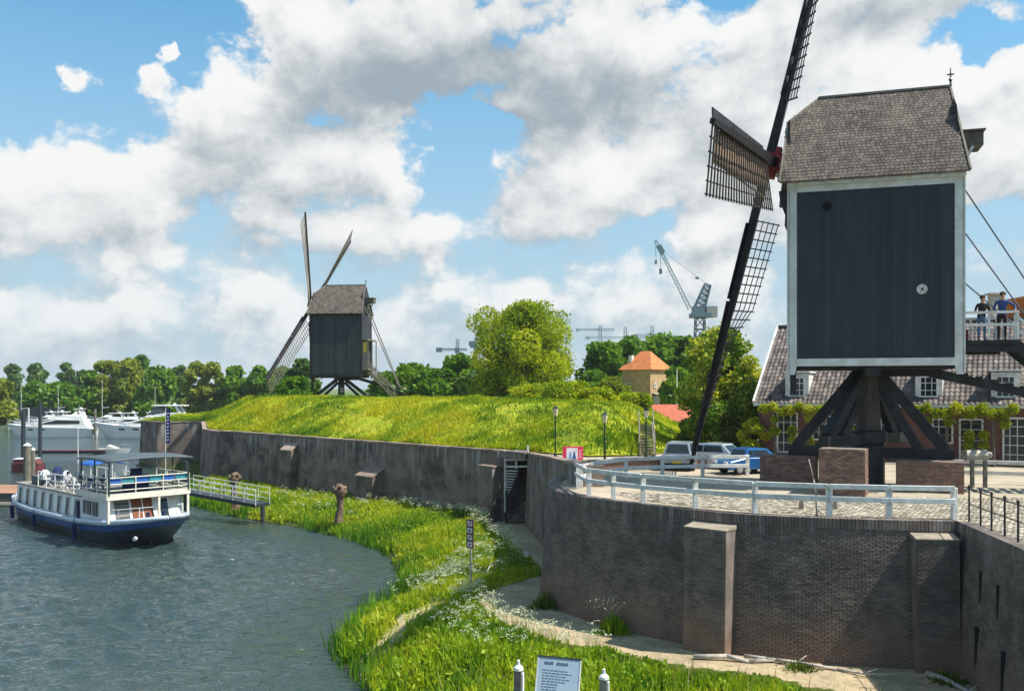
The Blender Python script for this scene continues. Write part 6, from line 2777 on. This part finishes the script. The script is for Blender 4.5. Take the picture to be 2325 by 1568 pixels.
def chair(x, y, rz, m_):
    mb = MB()
    R = Matrix.Rotation(rz, 3, 'Z')
    c = Vector((x, y, z0))

    def P_(a_, b_, c_):
        return c + R @ Vector((a_, b_, c_))
    for sx in (-.2, .2):
        mb.tube(P_(sx, -.2, 0), P_(sx, .22, .45), .022, .022, 5)
        mb.tube(P_(sx, .22, 0), P_(sx, -.24, .85), .022, .022, 5)
    mb.box(P_(0, .0, .43), (.44, .42, .04), R)
    mb.box(P_(0, -.24, .68), (.42, .04, .34), R)
    return mb.build('deck_chair', m_, barge)


rr = random.Random(4)
for i in range(15):
    chair(7.2 + (i % 8) * .92 + rr.uniform(-.1, .1), -1.2 + (i // 8) * 1.5 + rr.uniform(-.2, .2), rr.uniform(-.6, .6) + (PI if i % 2 else 0), [M['boatwhite'], M['navy'], M['boatgrey']][i % 3])
mb = MB()
mb.path([(7.0, -1.85, z0), (7.0, -1.85, z0 + .95), (13.5, -1.85, z0 + .95), (13.5, -1.85, z0)], .03, 6)
mb.path([(7.0, 1.85, z0), (7.0, 1.85, z0 + 1.0), (13.5, 1.85, z0 + 1.0), (13.5, 1.85, z0)], .03, 6)
for x in (8.6, 10.2, 11.8):
    for y in (-1.85, 1.85):
        mb.tube((x, y, z0), (x, y, z0 + .95), .025, .025, 5)
mb.path([(7.0, -1.85, z0 + .5), (13.5, -1.85, z0 + .5)], .02, 5)
mb.build('roof_rail', M['boatwhite'], barge)
mb = MB()
rows = []
for i in range(7):
    rows.append([Vector((9.3 + i * .42, -.2 + j * .45, z0 + 1.45 + .22 * math.sin(PI * j / 5))) for j in range(6)])
mb.grid(rows)
mb.build('blue_cover', M['bluecloth'], barge, smooth=True).modifiers.new('thickness', 'SOLIDIFY').thickness = .05
mb = MB()
for x in (9.4, 11.7):
    for y in (-.2, 2.0):
        mb.tube((x, y, z0), (x, y, z0 + 1.45), .03, .03, 5)
mb.build('cover_pole', M['boatwhite'], barge)
mb = MB()
mb.span(5.2, 6.8, -1.7, -.2, z0, z0 + .55)
mb.build('locker', M['boatgrey'], barge)
mb = MB()
mb.lathe((4.3, -.6, z0), [(.34, 0), (.38, .3), (.30, .62), (.12, .8)], 10)
mb.lathe((4.9, .6, z0), [(.28, 0), (.32, .3), (.24, .55), (.1, .7)], 10)
mb.build('covered_bundle', M['boatwhite'], barge, smooth=True)
mb = MB()
mb.lathe((4.0, .3, z0), [(.32, 0), (.38, .4), (.28, .8), (.1, .95)], 8)
mb.build('blue_bundle', M['navy'], barge, smooth=True)
mb = MB()
mb.tube((6.2, .9, z0), (6.2, .9, z0 + 3.6), .035, .02, 6)
mb.build('mast', M['boatwhite'], barge)
mb = MB()
mb.path([(.6, -.9, 1.35), (.5, -1.0, 2.1), (2.6, -1.75, 1.95), (2.6, -1.75, 1.2)], .03, 6)
mb.path([(.6, .9, 1.35), (.5, 1.0, 2.1), (2.6, 1.75, 1.95), (2.6, 1.75, 1.2)], .03, 6)
mb.path([(.5, -1.0, 2.1), (.5, 1.0, 2.1)], .03, 6)
mb.build('stern_rail', M['boatwhite'], barge)
mb = MB()
mb.box((14.9, -2.12, 1.0), (.5, .4, .35))
mb.tube((15.2, -2.15, 1.0), (15.2, -2.15, 2.2), .09, .09, 8)
mb.build('winch', M['navy'], barge)


mb = MB()
mb.path([(1.0, 1.6, 1.5), (-.3, 2.6, 1.3), (-1.4, 3.6, 1.5)], .03, 5)
mb.build('mooring_rope', M['rope'], barge)
mb = MB()
for x in (19.2, 20.6, 21.9):
    w_ = hull_w(x) - .25
    for sy in (-1, 1):
        mb.tube((x, sy * w_, hull_z(x)), (x, sy * w_, hull_z(x) + .75), .025, .025, 5)
for sy in (-1, 1):
    mb.path([(x, sy * (hull_w(x) - .25), hull_z(x) + .75) for x in (19.2, 20.6, 21.9, 22.5)], .022, 5)
mb.build('bow_rail', M['boatwhite'], barge)
hull_part('waterline_stripe', lambda x: -.1, lambda x: .14, mat('waterline_scum', (.10, .055, .035), (.05, .06, .04), 3, .7), .006, 1)
for y in (-.5, .4):
    mb = MB()
    mb.tube((21.3, y, hull_z(21.3)), (21.3, y, hull_z(21.3) + .45), .09, .11, 8)
    mb.build('bollard', M['navy'], barge)


# ================================================================== YACHTS
def yacht(label, bow_px, stern_px, wl_y, L, rz_sign, H_=2.2, arch=True, dark=False, top=1.08, group='white motor yachts in the marina', d=None):
    a_ = gp(bow_px, wl_y, WATER) if d is None else Vector(((bow_px - CX) / FX * d, d, WATER))
    dd = a_.y
    b_ = Vector(((stern_px - CX) / FX * (dd + 2), dd + 2, WATER))
    v = a_ - b_
    rz = math.atan2(v.y, v.x)
    L = v.length
    t = thing('motor_yacht', label, 'yacht', tuple(b_), rz, group)

    def hw(x):
        return float(np.interp(x / L, [0, .1, .5, .8, .93, 1.0], [1.9, 2.05, 2.15, 1.5, .7, .0])) * L / 15
    s_ = L / 15 * top
    mb = MB()
    for sy in (1, -1):
        rows = []
        for x in np.linspace(0, L, 18):
            f_ = x / L
            zt_ = (1.5 + 1.0 * f_ ** 2) * s_ * H_ / 2.2
            rows.append([Vector((x - (1 - q) * 1.9 * s_ * f_ ** 4, sy * hw(x) * (.72 + .28 * q), -.3 + (zt_ + .3) * q)) for q in (0, .35, .7, 1.0)])
        mb.grid(rows)
    mb.build('hull', M['boatwhite'], t, smooth=True)
    mb = MB()
    rows = []
    for x in np.linspace(0, L * .99, 12):
        z = (1.5 + 1.0 * (x / L) ** 2) * s_ * H_ / 2.2 - .02
        rows.append([Vector((x, -hw(x), z)), Vector((x, hw(x), z))])
    mb.grid(rows)
    mb.build('deck', M['boatwhite'], t)
    mb = MB()
    for sy in (1, -1):
        for f0, f1 in ((.52, .58), (.66, .72)):
            x0, x1 = L * f0, L * f1
            mb.add([(x0, sy * (hw(x0) * .96 + .02), 1.15 * s_), (x1, sy * (hw(x1) * .95 + .03), 1.2 * s_), (x1, sy * (hw(x1) * .97 + .03), 1.4 * s_), (x0, sy * (hw(x0) * .98 + .02), 1.38 * s_)], [(0, 1, 2, 3)])
    mb.build('porthole', M['glass'], t)
    # superstructure : raked wedge
    zb_ = 1.55 * s_ * H_ / 2.2
    mb = MB()
    prof = [(L * .06, zb_), (L * .10, zb_ + 1.5 * s_), (L * .40, zb_ + 1.65 * s_), (L * .60, zb_ + .95 * s_), (L * .78, zb_ + .35 * s_)]
    mb.prism([(x, -1.55 * s_, z) for x, z in prof], (0, 3.1 * s_, 0))
    mb.build('cabin', M['boatwhite'], t, bevel=.06)
    mb = MB()
    for sy in (1, -1):
        P4 = [(L * .14, zb_ + .8 * s_), (L * .14, zb_ + 1.3 * s_), (L * .40, zb_ + 1.4 * s_), (L * .585, zb_ + .82 * s_), (L * .50, zb_ + .72 * s_)]
        mb.prism([(x, sy * (1.55 * s_ + .005), z) for x, z in P4], (0, sy * .03, 0))
    mb.prism([(L * .43, -1.35 * s_, zb_ + 1.60 * s_), (L * .57, -1.35 * s_, zb_ + 1.09 * s_), (L * .57, 1.35 * s_, zb_ + 1.09 * s_), (L * .43, 1.35 * s_, zb_ + 1.60 * s_)], (.03, 0, .05))
    mb.build('window', M['glass'], t)
    zt_ = zb_ + 1.6 * s_
    mb = MB()
    mb.prism([(L * .12, -1.3 * s_, zt_), (L * .12, -1.3 * s_, zt_ + .5 * s_), (L * .34, -1.3 * s_, zt_ + .6 * s_), (L * .42, -1.3 * s_, zt_)], (0, 2.6 * s_, 0))
    mb.build('flybridge', M['boatwhite'], t, bevel=.05)
    if dark:
        mb = MB()
        mb.prism([(L * .28, -1.32 * s_, zt_ + .55 * s_), (L * .32, -1.32 * s_, zt_ + 1.5 * s_), (L * .36, -1.32 * s_, zt_ + 1.5 * s_), (L * .45, -1.32 * s_, zt_ + .2 * s_)], (0, 2.64 * s_, 0))
        mb.build('windscreen', M['boatgrey'], t)
    if arch:
        mb = MB()
        for sy in (-1.2, 1.2):
            mb.beam((L * .10, sy * s_, zt_), (L * .17, sy * s_, zt_ + 1.55 * s_), .12, .35 * s_)
            mb.beam((L * .34, sy * s_, zt_ + .4), (L * .34, sy * s_, zt_ + 1.55 * s_), .07, .1)
        mb.build('arch_leg', M['boatwhite'], t)
        mb = MB()
        mb.span(L * .08, L * .40, -1.4 * s_, 1.4 * s_, zt_ + 1.52 * s_, zt_ + 1.66 * s_)
        mb.build('hard_top', M['boatwhite'], t)
        mb = MB()
        mb.lathe((L * .2, 0, zt_ + 1.66 * s_), [(.28, 0), (.3, .12), (.2, .3)], 8)
        mb.tube((L * .25, .3, zt_ + 1.66 * s_), (L * .22, .5, zt_ + 2.8 * s_), .03, .02, 5)
        mb.build('radar', M['boatwhite'], t)
    mb = MB()
    pts_ = []
    for f_ in np.linspace(.55, .98, 7):
        x = L * f_
        pts_.append((x, hw(x) * .95, (1.5 + 1.0 * f_ ** 2) * s_ * H_ / 2.2 + .55))
    mb.path(pts_, .025, 4)
    mb.path([(p[0], -p[1], p[2]) for p in pts_], .025, 4)
    for p in pts_:
        for sy in (1, -1):
            mb.tube((p[0], p[1] * sy, p[2] - .55), (p[0], p[1] * sy, p[2]), .02, .02, 4)
    mb.build('bow_rail', M['silver'], t)
    return t


yacht('white motor yacht with pointed bow at the left end of the marina', 14, 216, 992, 16, 1, 2.0, False)
yacht('biggest white motor yacht with dark windscreen and radar arch beside the bastion corner', 212, 442, 994, 18, 1, 2.0, True, True)
yacht('white yacht with hard top just left of the rampart tip', 404, 520, 988, 12, 1, 1.9, True, False, d=176)
yacht('white motor yacht behind and above the leftmost yacht', 30, 168, 990, 12, 1, 1.9, True, False, d=183)
yacht('white cabin cruiser in the second row, middle of the marina', 176, 296, 980, 12, 1, 1.7, True, False, d=190)
yacht('small white cruiser in the second row beside the radar arch yacht', 258, 350, 980, 9, 1, 1.7, False, False, d=198)
for bx_, sx_, wl_, dd_, lb_ in ((60, 130, 984, 206, 'white cruiser in the back row above the leftmost yacht'), (120, 200, 984, 212, 'white cruiser in the back row left of the brown pile'),
                                (196, 262, 984, 208, 'white cruiser in the back row right of the brown pile'), (236, 320, 984, 186, 'white motor yacht close behind the biggest yacht bow')):
    yacht(lb_, bx_, sx_, wl_, 10, 1, 2.4, bx_ != 196, False, d=dd_, top=1.5)
for bx_, sx_, wl_, dd_, lb_ in ((20, 78, 984, 222, 'small white cruiser farthest to the left in the back row'), (140, 190, 984, 224, 'small white cruiser in the last row behind the marina piles'),
                                (300, 352, 984, 216, 'small white cruiser in the last row under the radar arch yacht')):
    yacht(lb_, bx_, sx_, wl_, 9, 1, 2.2, True, False, d=dd_, top=1.7)
for px_, yt_, d_, lb_ in ((48, 868, 196, 'thin white mast standing over the leftmost yacht'), (132, 872, 205, 'thin white mast above the back row of cruisers'),
                          (232, 862, 205, 'thin white mast between the two front yachts'), (352, 876, 196, 'thin white mast beside the radar arch yacht'), (20, 890, 190, 'short white mast at the left edge')):
    w_ = Vector(((px_ - CX) / FX * d_, d_, WATER))
    t = thing('boat_mast', lb_, 'mast', tuple(w_))
    mb = MB()
    mb.tube((0, 0, 0), (0, 0, dp(px_, yt_, d_).z - WATER), .06, .03, 6)
    mb.tube((0, 0, 4.2), (1.6, 0, 4.4), .06, .05, 5)
    mb.build('mast', M['boatwhite'], t)
q = gp(245, 1030, WATER)
t = thing('small_white_boat', 'small open white speedboat moored behind the barge canopy', 'boat', (q.x - 1.6, q.y, WATER), .05)
mb = MB()
for sy in (1, -1):
    mb.grid([[Vector((x - (1 - q_) * .5 * (x / 4.6) ** 3, sy * float(np.interp(x, [0, 2.5, 4, 4.6], [.85, .9, .45, 0])) * (.7 + .3 * q_), -.15 + .85 * q_)) for q_ in (0, .5, 1)] for x in np.linspace(0, 4.6, 10)])
mb.build('hull', M['boatwhite'], t, smooth=True)
mb = MB()
mb.prism([(1.4, -.6, .65), (1.7, -.6, 1.2), (2.9, -.6, .75)], (0, 1.2, 0))
mb.build('cabin', M['cream'], t)
mb = MB()
mb.path([(3.0, .6, .7), (3.4, .5, 1.3), (4.2, .2, 1.2), (4.5, 0, .75)], .03, 5)
mb.path([(3.0, -.6, .7), (3.4, -.5, 1.3), (4.2, -.2, 1.2)], .03, 5)
mb.build('rail', M['silver'], t)

# pontoons and piles
q = gp(150, 1031, WATER)
t = thing('dark_pontoon', 'narrow dark floating pontoon behind the barge', 'pontoon', (q.x, q.y, WATER), .02)
mb = MB()
mb.span(-4.5, 5.2, -.6, .6, .12, .5)
mb.build('float', M['steeldark'], t)
mb = MB()
mb.span(-4.6, 5.3, -.65, .65, .5, .56)
mb.build('deck', M['redboat'], t)


def px_pile(px, ytop, ybase, r_, m_, lb, cap=None, nm='mooring_pile'):
    q_ = gp(px, ybase, WATER)
    zt_ = CZ - (ytop - HY) / FX * q_.y
    t_ = thing(nm, lb, 'pile', (q_.x, q_.y, WATER), 0, 'mooring piles in the harbour')
    mb_ = MB()
    mb_.tube((0, 0, -1), (0, 0, zt_ - WATER), r_, r_ * .94, 12)
    mb_.build('pile', m_, t_)
    if cap:
        mb_ = MB()
        mb_.lathe((0, 0, zt_ - WATER), [(r_ * 1.05, 0), (r_ * 1.05, .08), (.02, .3)], 12)
        mb_.build('cap', cap, t_)
    return t_


px_pile(53, 932, 1042, .27, M['steeldark'], 'dark steel mooring pile, the left one of the tall dark pair')
px_pile(91, 912, 1040, .22, M['steeldark'], 'dark steel mooring pile, the taller right one of the pair')
px_pile(62, 1012, 1098, .34, M['pile'], 'thick weathered wooden pile at the barge stern', M['white'])
px_pile(75, 1022, 1090, .2, M['pile'], 'thinner wooden pile right beside the thick one', M['white'])
px_pile(216, 928, 992, .22, M['pile'], 'brown pile between the two front yachts')
px_pile(65, 926, 985, .14, M['white'], 'slim white pile by the left yacht')
px_pile(178, 928, 985, .14, M['pile'], 'slim pile in front of the second row of yachts')

q = gp(15, 1146, WATER)
po = thing('wooden_jetty', 'orange brown planked jetty at the left edge by the barge stern', 'jetty', (q.x - 1, q.y + 1.5, WATER), -.05)
for k in range(16):
    mb = MB()
    mb.span(-6, 2.25, -2.2 + k * .34, -2.2 + k * .34 + .32, .95, 1.02)
    mb.build('plank', M['pontoon'], po)
mb = MB()
mb.span(-6, 2.2, -2.25, 3.2, .55, .94)
mb.build('frame', M['steeldark'], po)
mb = MB()
mb.span(-6, 2.3, -2.4, -2.2, .12, .32)
mb.build('walkway_float', M['stone'], po)
for x in (-3.5, -.6, 1.9):
    mb = MB()
    mb.tube((x, -2.1, -.8), (x, -2.1, .95), .13, .13, 8)
    mb.build('leg', M['steeldark'], po)
mb = MB()
mb.path([(-.6, -2.1, 1.0), (-.6, -2.1, 2.2)], .04, 6)
mb.path([(-3.5, -2.1, 1.0), (-3.5, -2.1, 2.2)], .04, 6)
mb.build('pole', M['iron'], po)
q = gp(35, 1078, WATER)
t = thing('red_covered_boat', 'boat with dark red sides and pale top lying at the jetty', 'boat', (q.x - .4, q.y + 3, WATER), .1)
t.scale = (.72, .72, .72)
mb = MB()
for sy in (1, -1):
    mb.grid([[Vector((x, sy * float(np.interp(x, [-2.2, -1.6, 1.4, 2.4], [.2, 1.1, 1.2, .1])) * (.75 + .25 * q_), 1.3 * q_)) for q_ in (0, .5, 1)] for x in np.linspace(-2.2, 2.4, 10)])
mb.build('hull', M['redboat'], t)
mb = MB()
mb.prism([(-1.7, -1.0, 1.25), (-1.5, -1.0, 1.95), (1.3, -1.0, 1.95), (1.8, -1.0, 1.25)], (0, 2.0, 0))
mb.build('cover', M['redboat'], t)
mb = MB()
mb.span(-1.6, 1.4, -1.08, 1.08, 1.955, 2.05)
mb.build('top', M['posterwhite'], t)

# flag banner
q = gp(376, 1075, WATER)
fz = CZ - (926 - HY) / FX * q.y
t = thing('banner_flag', 'tall navy banner with white print on a pole beside the barge canopy', 'flag', (q.x, q.y, WATER))
ht = fz - WATER
mb = MB()
mb.tube((0, 0, -.5), (0, 0, ht), .05, .035, 8)
mb.build('pole', M['white'], t)
mb = MB()
mb.grid([[Vector((.04 + .42 * j / 3, .04 * math.sin(i * .9 + j), ht - .1 - i * .32)) for j in range(4)] for i in range(12)])
mb.build('banner', M['flag'], t).modifiers.new('thickness', 'SOLIDIFY').thickness = .01
mb = MB()
for k in range(9):
    mb.box((.24, -.07, ht - .55 - k * .34), (.2 if k % 2 else .26, .01, .10), Matrix.Rotation(.4 if k % 2 else -.3, 3, 'Y'))
mb.build('print', M['flagwhite'], t)

# gangway
a_, b_ = dp(424, 1096, 62), dp(590, 1118, 56)
a_.z = b_.z = -3.6
b_ = Vector((-16.2, 57.6, -3.75))
a_ = Vector((-22.6, 61.5, -3.3))
t = thing('gangway', 'gangway with white railings leading from the barge across the reeds', 'gangway', tuple(a_))
mb = MB(a_)
mb.beam(a_, b_, 1.3, .22)
mb.build('deck', M['steeldark'], t)
dv = b_ - a_
n_ = Vector((dv.y, -dv.x, 0)).normalized()
for s_ in (-1, 1):
    for k in range(8):
        p = a_ + dv * (k / 7) + n_ * .6 * s_
        mb = MB(a_)
        mb.tube(p, p + Vector((0, 0, 1.05)), .026, .026, 6)
        mb.build('railing_post', M['white'], t)
    for z in (.35, .7, 1.05):
        mb = MB(a_)
        mb.tube(a_ + n_ * .6 * s_ + Vector((0, 0, z)), b_ + n_ * .6 * s_ + Vector((0, 0, z)), .022, .022, 6)
        mb.build('rail', M['white'], t)
mb = MB(a_)
mb.tube(a_ + Vector((0, 0, -2)), a_ + Vector((0, 0, 2.1)), .18, .18, 10)
mb.build('pile', M['steeldark'], t)
mb = MB(a_)
mb.tube(b_ + Vector((0, 0, -1.2)), b_, .14, .14, 8)
mb.build('support', M['steeldark'], t)


# pollard willow stumps
def pollard(px, ytop, ybase, lb, seed, z0=-4.4):
    q_ = gp(px, ybase, z0)
    ht_ = (ybase - ytop) / FX * q_.y
    t_ = thing('pollard_stump', lb, 'tree stump', (q_.x, q_.y, z0), 0, 'pollarded stumps on the bank')
    r3 = random.Random(seed)
    mb_ = MB()
    rows = []
    n = 12
    for i in range(10):
        f_ = i / 9
        rad = float(np.interp(f_, [0, .1, .5, .68, .8, .92, 1], [.30, .22, .19, .22, .42, .36, .12]))
        row = []
        for j in range(n):
            a__ = 2 * PI * j / n
            rr_ = rad * (1 + .22 * math.sin(j * 2.3 + i * 1.3 + seed) + r3.uniform(-.1, .1))
            row.append(Vector((rr_ * math.cos(a__) + .05 * math.sin(f_ * 5 + seed), rr_ * math.sin(a__), f_ * ht_ + r3.uniform(-.03, .03))))
        row.append(row[0].copy())
        rows.append(row)
    mb_.grid(rows)
    mb_.build('trunk', M['pollard'], t_, smooth=True)
    for k in range(7):
        a__ = k * .9 + seed
        mb_ = MB()
        c_ = Vector((.28 * math.cos(a__), .28 * math.sin(a__), ht_ * .84 + r3.uniform(-.08, .15)))
        mb_.tube(c_, c_ + Vector((.16 * math.cos(a__), .16 * math.sin(a__), r3.uniform(.0, .16))), .13, .08, 7)
        mb_.build('knob', M['pollard'], t_, smooth=True)


pollard(533, 1071, 1152, 'knobbly brown pollarded stump at the end of the gangway', 2)
pollard(771, 1097, 1186, 'knobbly brown pollarded stump standing alone on the bank in front of the long wall', 5)

# sign on a tall pole
q = gp(1069, 1385, -4.5)
zt_ = CZ - (1178 - HY) / FX * q.y
h_ = zt_ + 4.5
t = thing('pole_sign', 'narrow maroon harbour sign on a thin grey pole on the bank', 'sign', (q.x, q.y, -4.5), math.radians(-38))
mb = MB()
mb.tube((0, 0, -.2), (0, 0, h_ - .05), .032, .032, 8)
mb.build('pole', M['cranegrey'], t)
mb = MB()
mb.span(-.17, .17, -.06, -.035, h_ - 1.08, h_)
mb.build('board', M['signbrown'], t)
for k in range(4):
    mb = MB()
    z = h_ - .16 - k * .26
    mb.span(-.12, .12, -.067, -.061, z - .09, z + .10)
    fld = mb.build('symbol_field', M['signwhite'], t)
    mb = MB()
    if k % 2 == 0:
        mb.beam((-.08, -.07, z - .06), (.08, -.07, z + .07), .006, .03)
    else:
        mb.tube((0, -.068, z), (0, -.073, z), .05, .05, 10)
    mb.build('symbol', M['signbrown'], fld)

# information board in the foreground with two posts
dB_ = 17.5
a_ = dp(1224, 1490, dB_)
b_ = dp(1318, 1497, dB_ - .25)
t = thing('information_board', 'pale blue information board with dark text at the bottom edge of the picture', 'sign', tuple(Vector((a_.x, a_.y, a_.z - 1.3))))
o = Vector((a_.x, a_.y, a_.z - 1.3))
u = (Vector((b_.x, b_.y, a_.z)) - a_).normalized()
w_ = (b_ - a_).length
n = Vector((u.y, -u.x, 0))
nn = (n + Vector((0, 0, .35))).normalized()
v = nn.cross(u)
R = basis((0, 0, 0), u, v, nn).to_3x3()
hb_ = 1.15


def onb(x, y, lift, sx, sy, m_, nm, par, th=.006):
    mb = MB(o)
    mb.box(a_ + u * (x * w_) - v * (y * hb_) + nn * lift, (sx * w_, sy * hb_, th), R)
    return mb.build(nm, m_, par)


bd = onb(.5, .5, 0, 1.0, 1.0, M['signblue'], 'board', t, .03)
onb(.5, -.015, .0, 1.04, .03, M['steeldark'], 'frame', t, .05)
onb(-.012, .5, .0, .025, 1.0, M['white'], 'frame', t, .045)
onb(1.012, .5, .0, .025, 1.0, M['white'], 'frame', t, .045)
rr = random.Random(3)


def text(body, x, y, size, m_, par, nm='lettering', center=True, width=None):
    cu = bpy.data.curves.new(nm, 'FONT')
    cu.body = body
    cu.size = size
    cu.align_x = 'CENTER' if center else 'LEFT'
    cu.align_y = 'CENTER'
    cu.extrude = .001
    ob = bpy.data.objects.new('tmp_text', cu)
    COL.objects.link(ob)
    dg = bpy.context.evaluated_depsgraph_get()
    me = bpy.data.meshes.new_from_object(ob.evaluated_get(dg))
    bpy.data.objects.remove(ob)
    me.materials.clear()
    me.materials.append(m_)
    k = 1.0
    if width:
        xs = [vv_.co.x for vv_ in me.vertices]
        k = width / (max(xs) - min(xs))
    Mx = basis(a_ + u * (x * w_) - v * (y * hb_) + nn * .020 - o, u, v, nn, (k, 1, 1))
    me.transform(Mx)
    return link_mesh(nm, me, par)


# heading and illegible small lines, as on the photographed board
for x0, x1 in ((.15, .40), (.44, .74)):
    for q_ in range(int((x1 - x0) / .032)):
        xx = x0 + q_ * .032
        mb = MB(o)
        mb.box(a_ + u * ((xx + .012) * w_) - v * ((.085 + rr.uniform(-.006, .006)) * hb_) + nn * .018, (.022 * w_, .045 * hb_, .004), R)
        mb.build('heading_letter', M['signink'], bd)
for k in range(14):
    y = .20 + k * .045
    x = .12
    end = .84 - rr.random() * .25 if k < 5 else (.45 if k < 10 else .84 - rr.random() * .2)
    mb = MB(o)
    while x < end:
        l_ = rr.uniform(.03, .09)
        mb.box(a_ + u * ((x + l_ / 2) * w_) - v * (y * hb_) + nn * .018, (l_ * w_, .011 * hb_, .004), R)
        x += l_ + .022
    mb.build('text_line', M['signink'], bd)
for px, py, lb in ((1177, 1512, 'white capped post left of the information board'), (1371, 1532, 'white capped post right of the information board')):
    q = dp(px, py, 17.0)
    t = thing('capped_post', lb, 'post', (q.x, q.y, q.z - 1.4), math.radians(-14), 'posts beside the information board')
    mb = MB()
    mb.span(-.075, .075, -.075, .075, 0, 1.33)
    mb.build('post', M['wood'], t, bevel=.01)
    mb = MB()
    mb.lathe((0, 0, 1.335), [(.10, 0), (.095, .05), (.06, .085), (.035, .10), (.03, .18), (.01, .2)], 10)
    mb.build('cap', M['white'], t)
    mb = MB()
    mb.span(.078, .10, -.06, .06, .3, 1.28)
    mb.build('pale_edge', M['white'], t)

# stone at the corner of the path, driftwood, plank
q = gp(1196, 1270, LOW)
t = thing('path_stone', 'pale stone block on the grassy corner of the path', 'stone', tuple(q))
mb = MB()
mb.lathe((0, 0, -.05), [(.20, 0), (.22, .2), (.17, .34), (.06, .42)], 7)
mb.build('stone', M['stone'], t)
for pts_, r0_, lb in (([(1575, 1492), (1650, 1494), (1700, 1500), (1760, 1499), (1810, 1508), (1900, 1517), (1960, 1530), (2030, 1538)], .075, 'long bleached tree trunk lying along the foot of the bastion'),
                      ([(1690, 1490), (1740, 1499), (1790, 1500)], .06, 'short bleached branch lying across the long trunk'),
                      ([(2105, 1530), (2150, 1548), (2200, 1568)], .09, 'pale log lying at the foot of the second buttress')):
    P3 = [gp(x, y - 2, LOW + .08) + Vector((0, 0, .05 * math.sin(i * 2.1))) for i, (x, y) in enumerate(pts_)]
    t = thing('driftwood', lb, 'driftwood', tuple(P3[0]))
    mb = MB(P3[0])
    for i, (p, q_) in enumerate(zip(P3[:-1], P3[1:])):
        f0, f1 = 1 - i / len(P3) * .7, 1 - (i + 1) / len(P3) * .7
        mb.tube(p, q_, r0_ * f0, r0_ * f1, 7)
        if i % 2:
            mb.tube(q_, q_ + Vector((random.uniform(-.4, .4), random.uniform(-.3, .1), .18)), r0_ * .4, r0_ * .15, 5)
    mb.build('branch', M['branch'], t, smooth=True)
q = gp(1105, 1318, -4.35)
t = thing('fallen_branch', 'thin bleached fallen branch arching over the herbs by the path corner', 'branch', tuple(q))
mb = MB()
pp = [Vector((-.1, 0, .15)), Vector((.15, .5, .6)), Vector((.65, 1.3, .75)), Vector((1.3, 2.2, .55)), Vector((1.8, 2.8, .3))]
for i, (p, q_) in enumerate(zip(pp[:-1], pp[1:])):
    mb.tube(p, q_, .03 - i * .004, .026 - i * .004, 5)
    for k in range(3):
        a2 = p.lerp(q_, k / 3)
        mb.tube(a2, a2 + Vector((random.uniform(-.3, .2), random.uniform(0, .3), random.uniform(-.35, -.1))), .012, .006, 4)
mb.build('branch', M['branch'], t, smooth=True)

# boarded fence and reeds on the far bank at the left edge
t = thing('far_board_fence', 'dark boarded fence on the far bank at the left edge of the picture', 'fence', (-118, 214, -4))
mb = MB((-118, 214, -4))
mb.span(-130, -108, 214, 214.2, -4.2, -.9)
mb.build('boards', M['steeldark'], t)

# ================================================================== AIR
mb = MB()
mb.span(-5000, 5000, -1500, 7000, -9.0, 84.0)
hz_ = mb.build('haze', None)
hm = bpy.data.materials.new('thin_air_haze')
hm.use_nodes = True
hm.node_tree.nodes.clear()
T = NT(hm.node_tree)
pv = T.n('ShaderNodeVolumePrincipled')
pv.inputs['Color'].default_value = (.86, .92, 1.0, 1)
pv.inputs['Density'].default_value = .00016
pv.inputs['Anisotropy'].default_value = .2
mo = T.n('ShaderNodeOutputMaterial')
T.t.links.new(pv.outputs[0], mo.inputs['Volume'])
hz_.data.materials.append(hm)
tag(hz_, 'thin pale summer haze over the harbour and far fields', 'haze', kind='stuff')
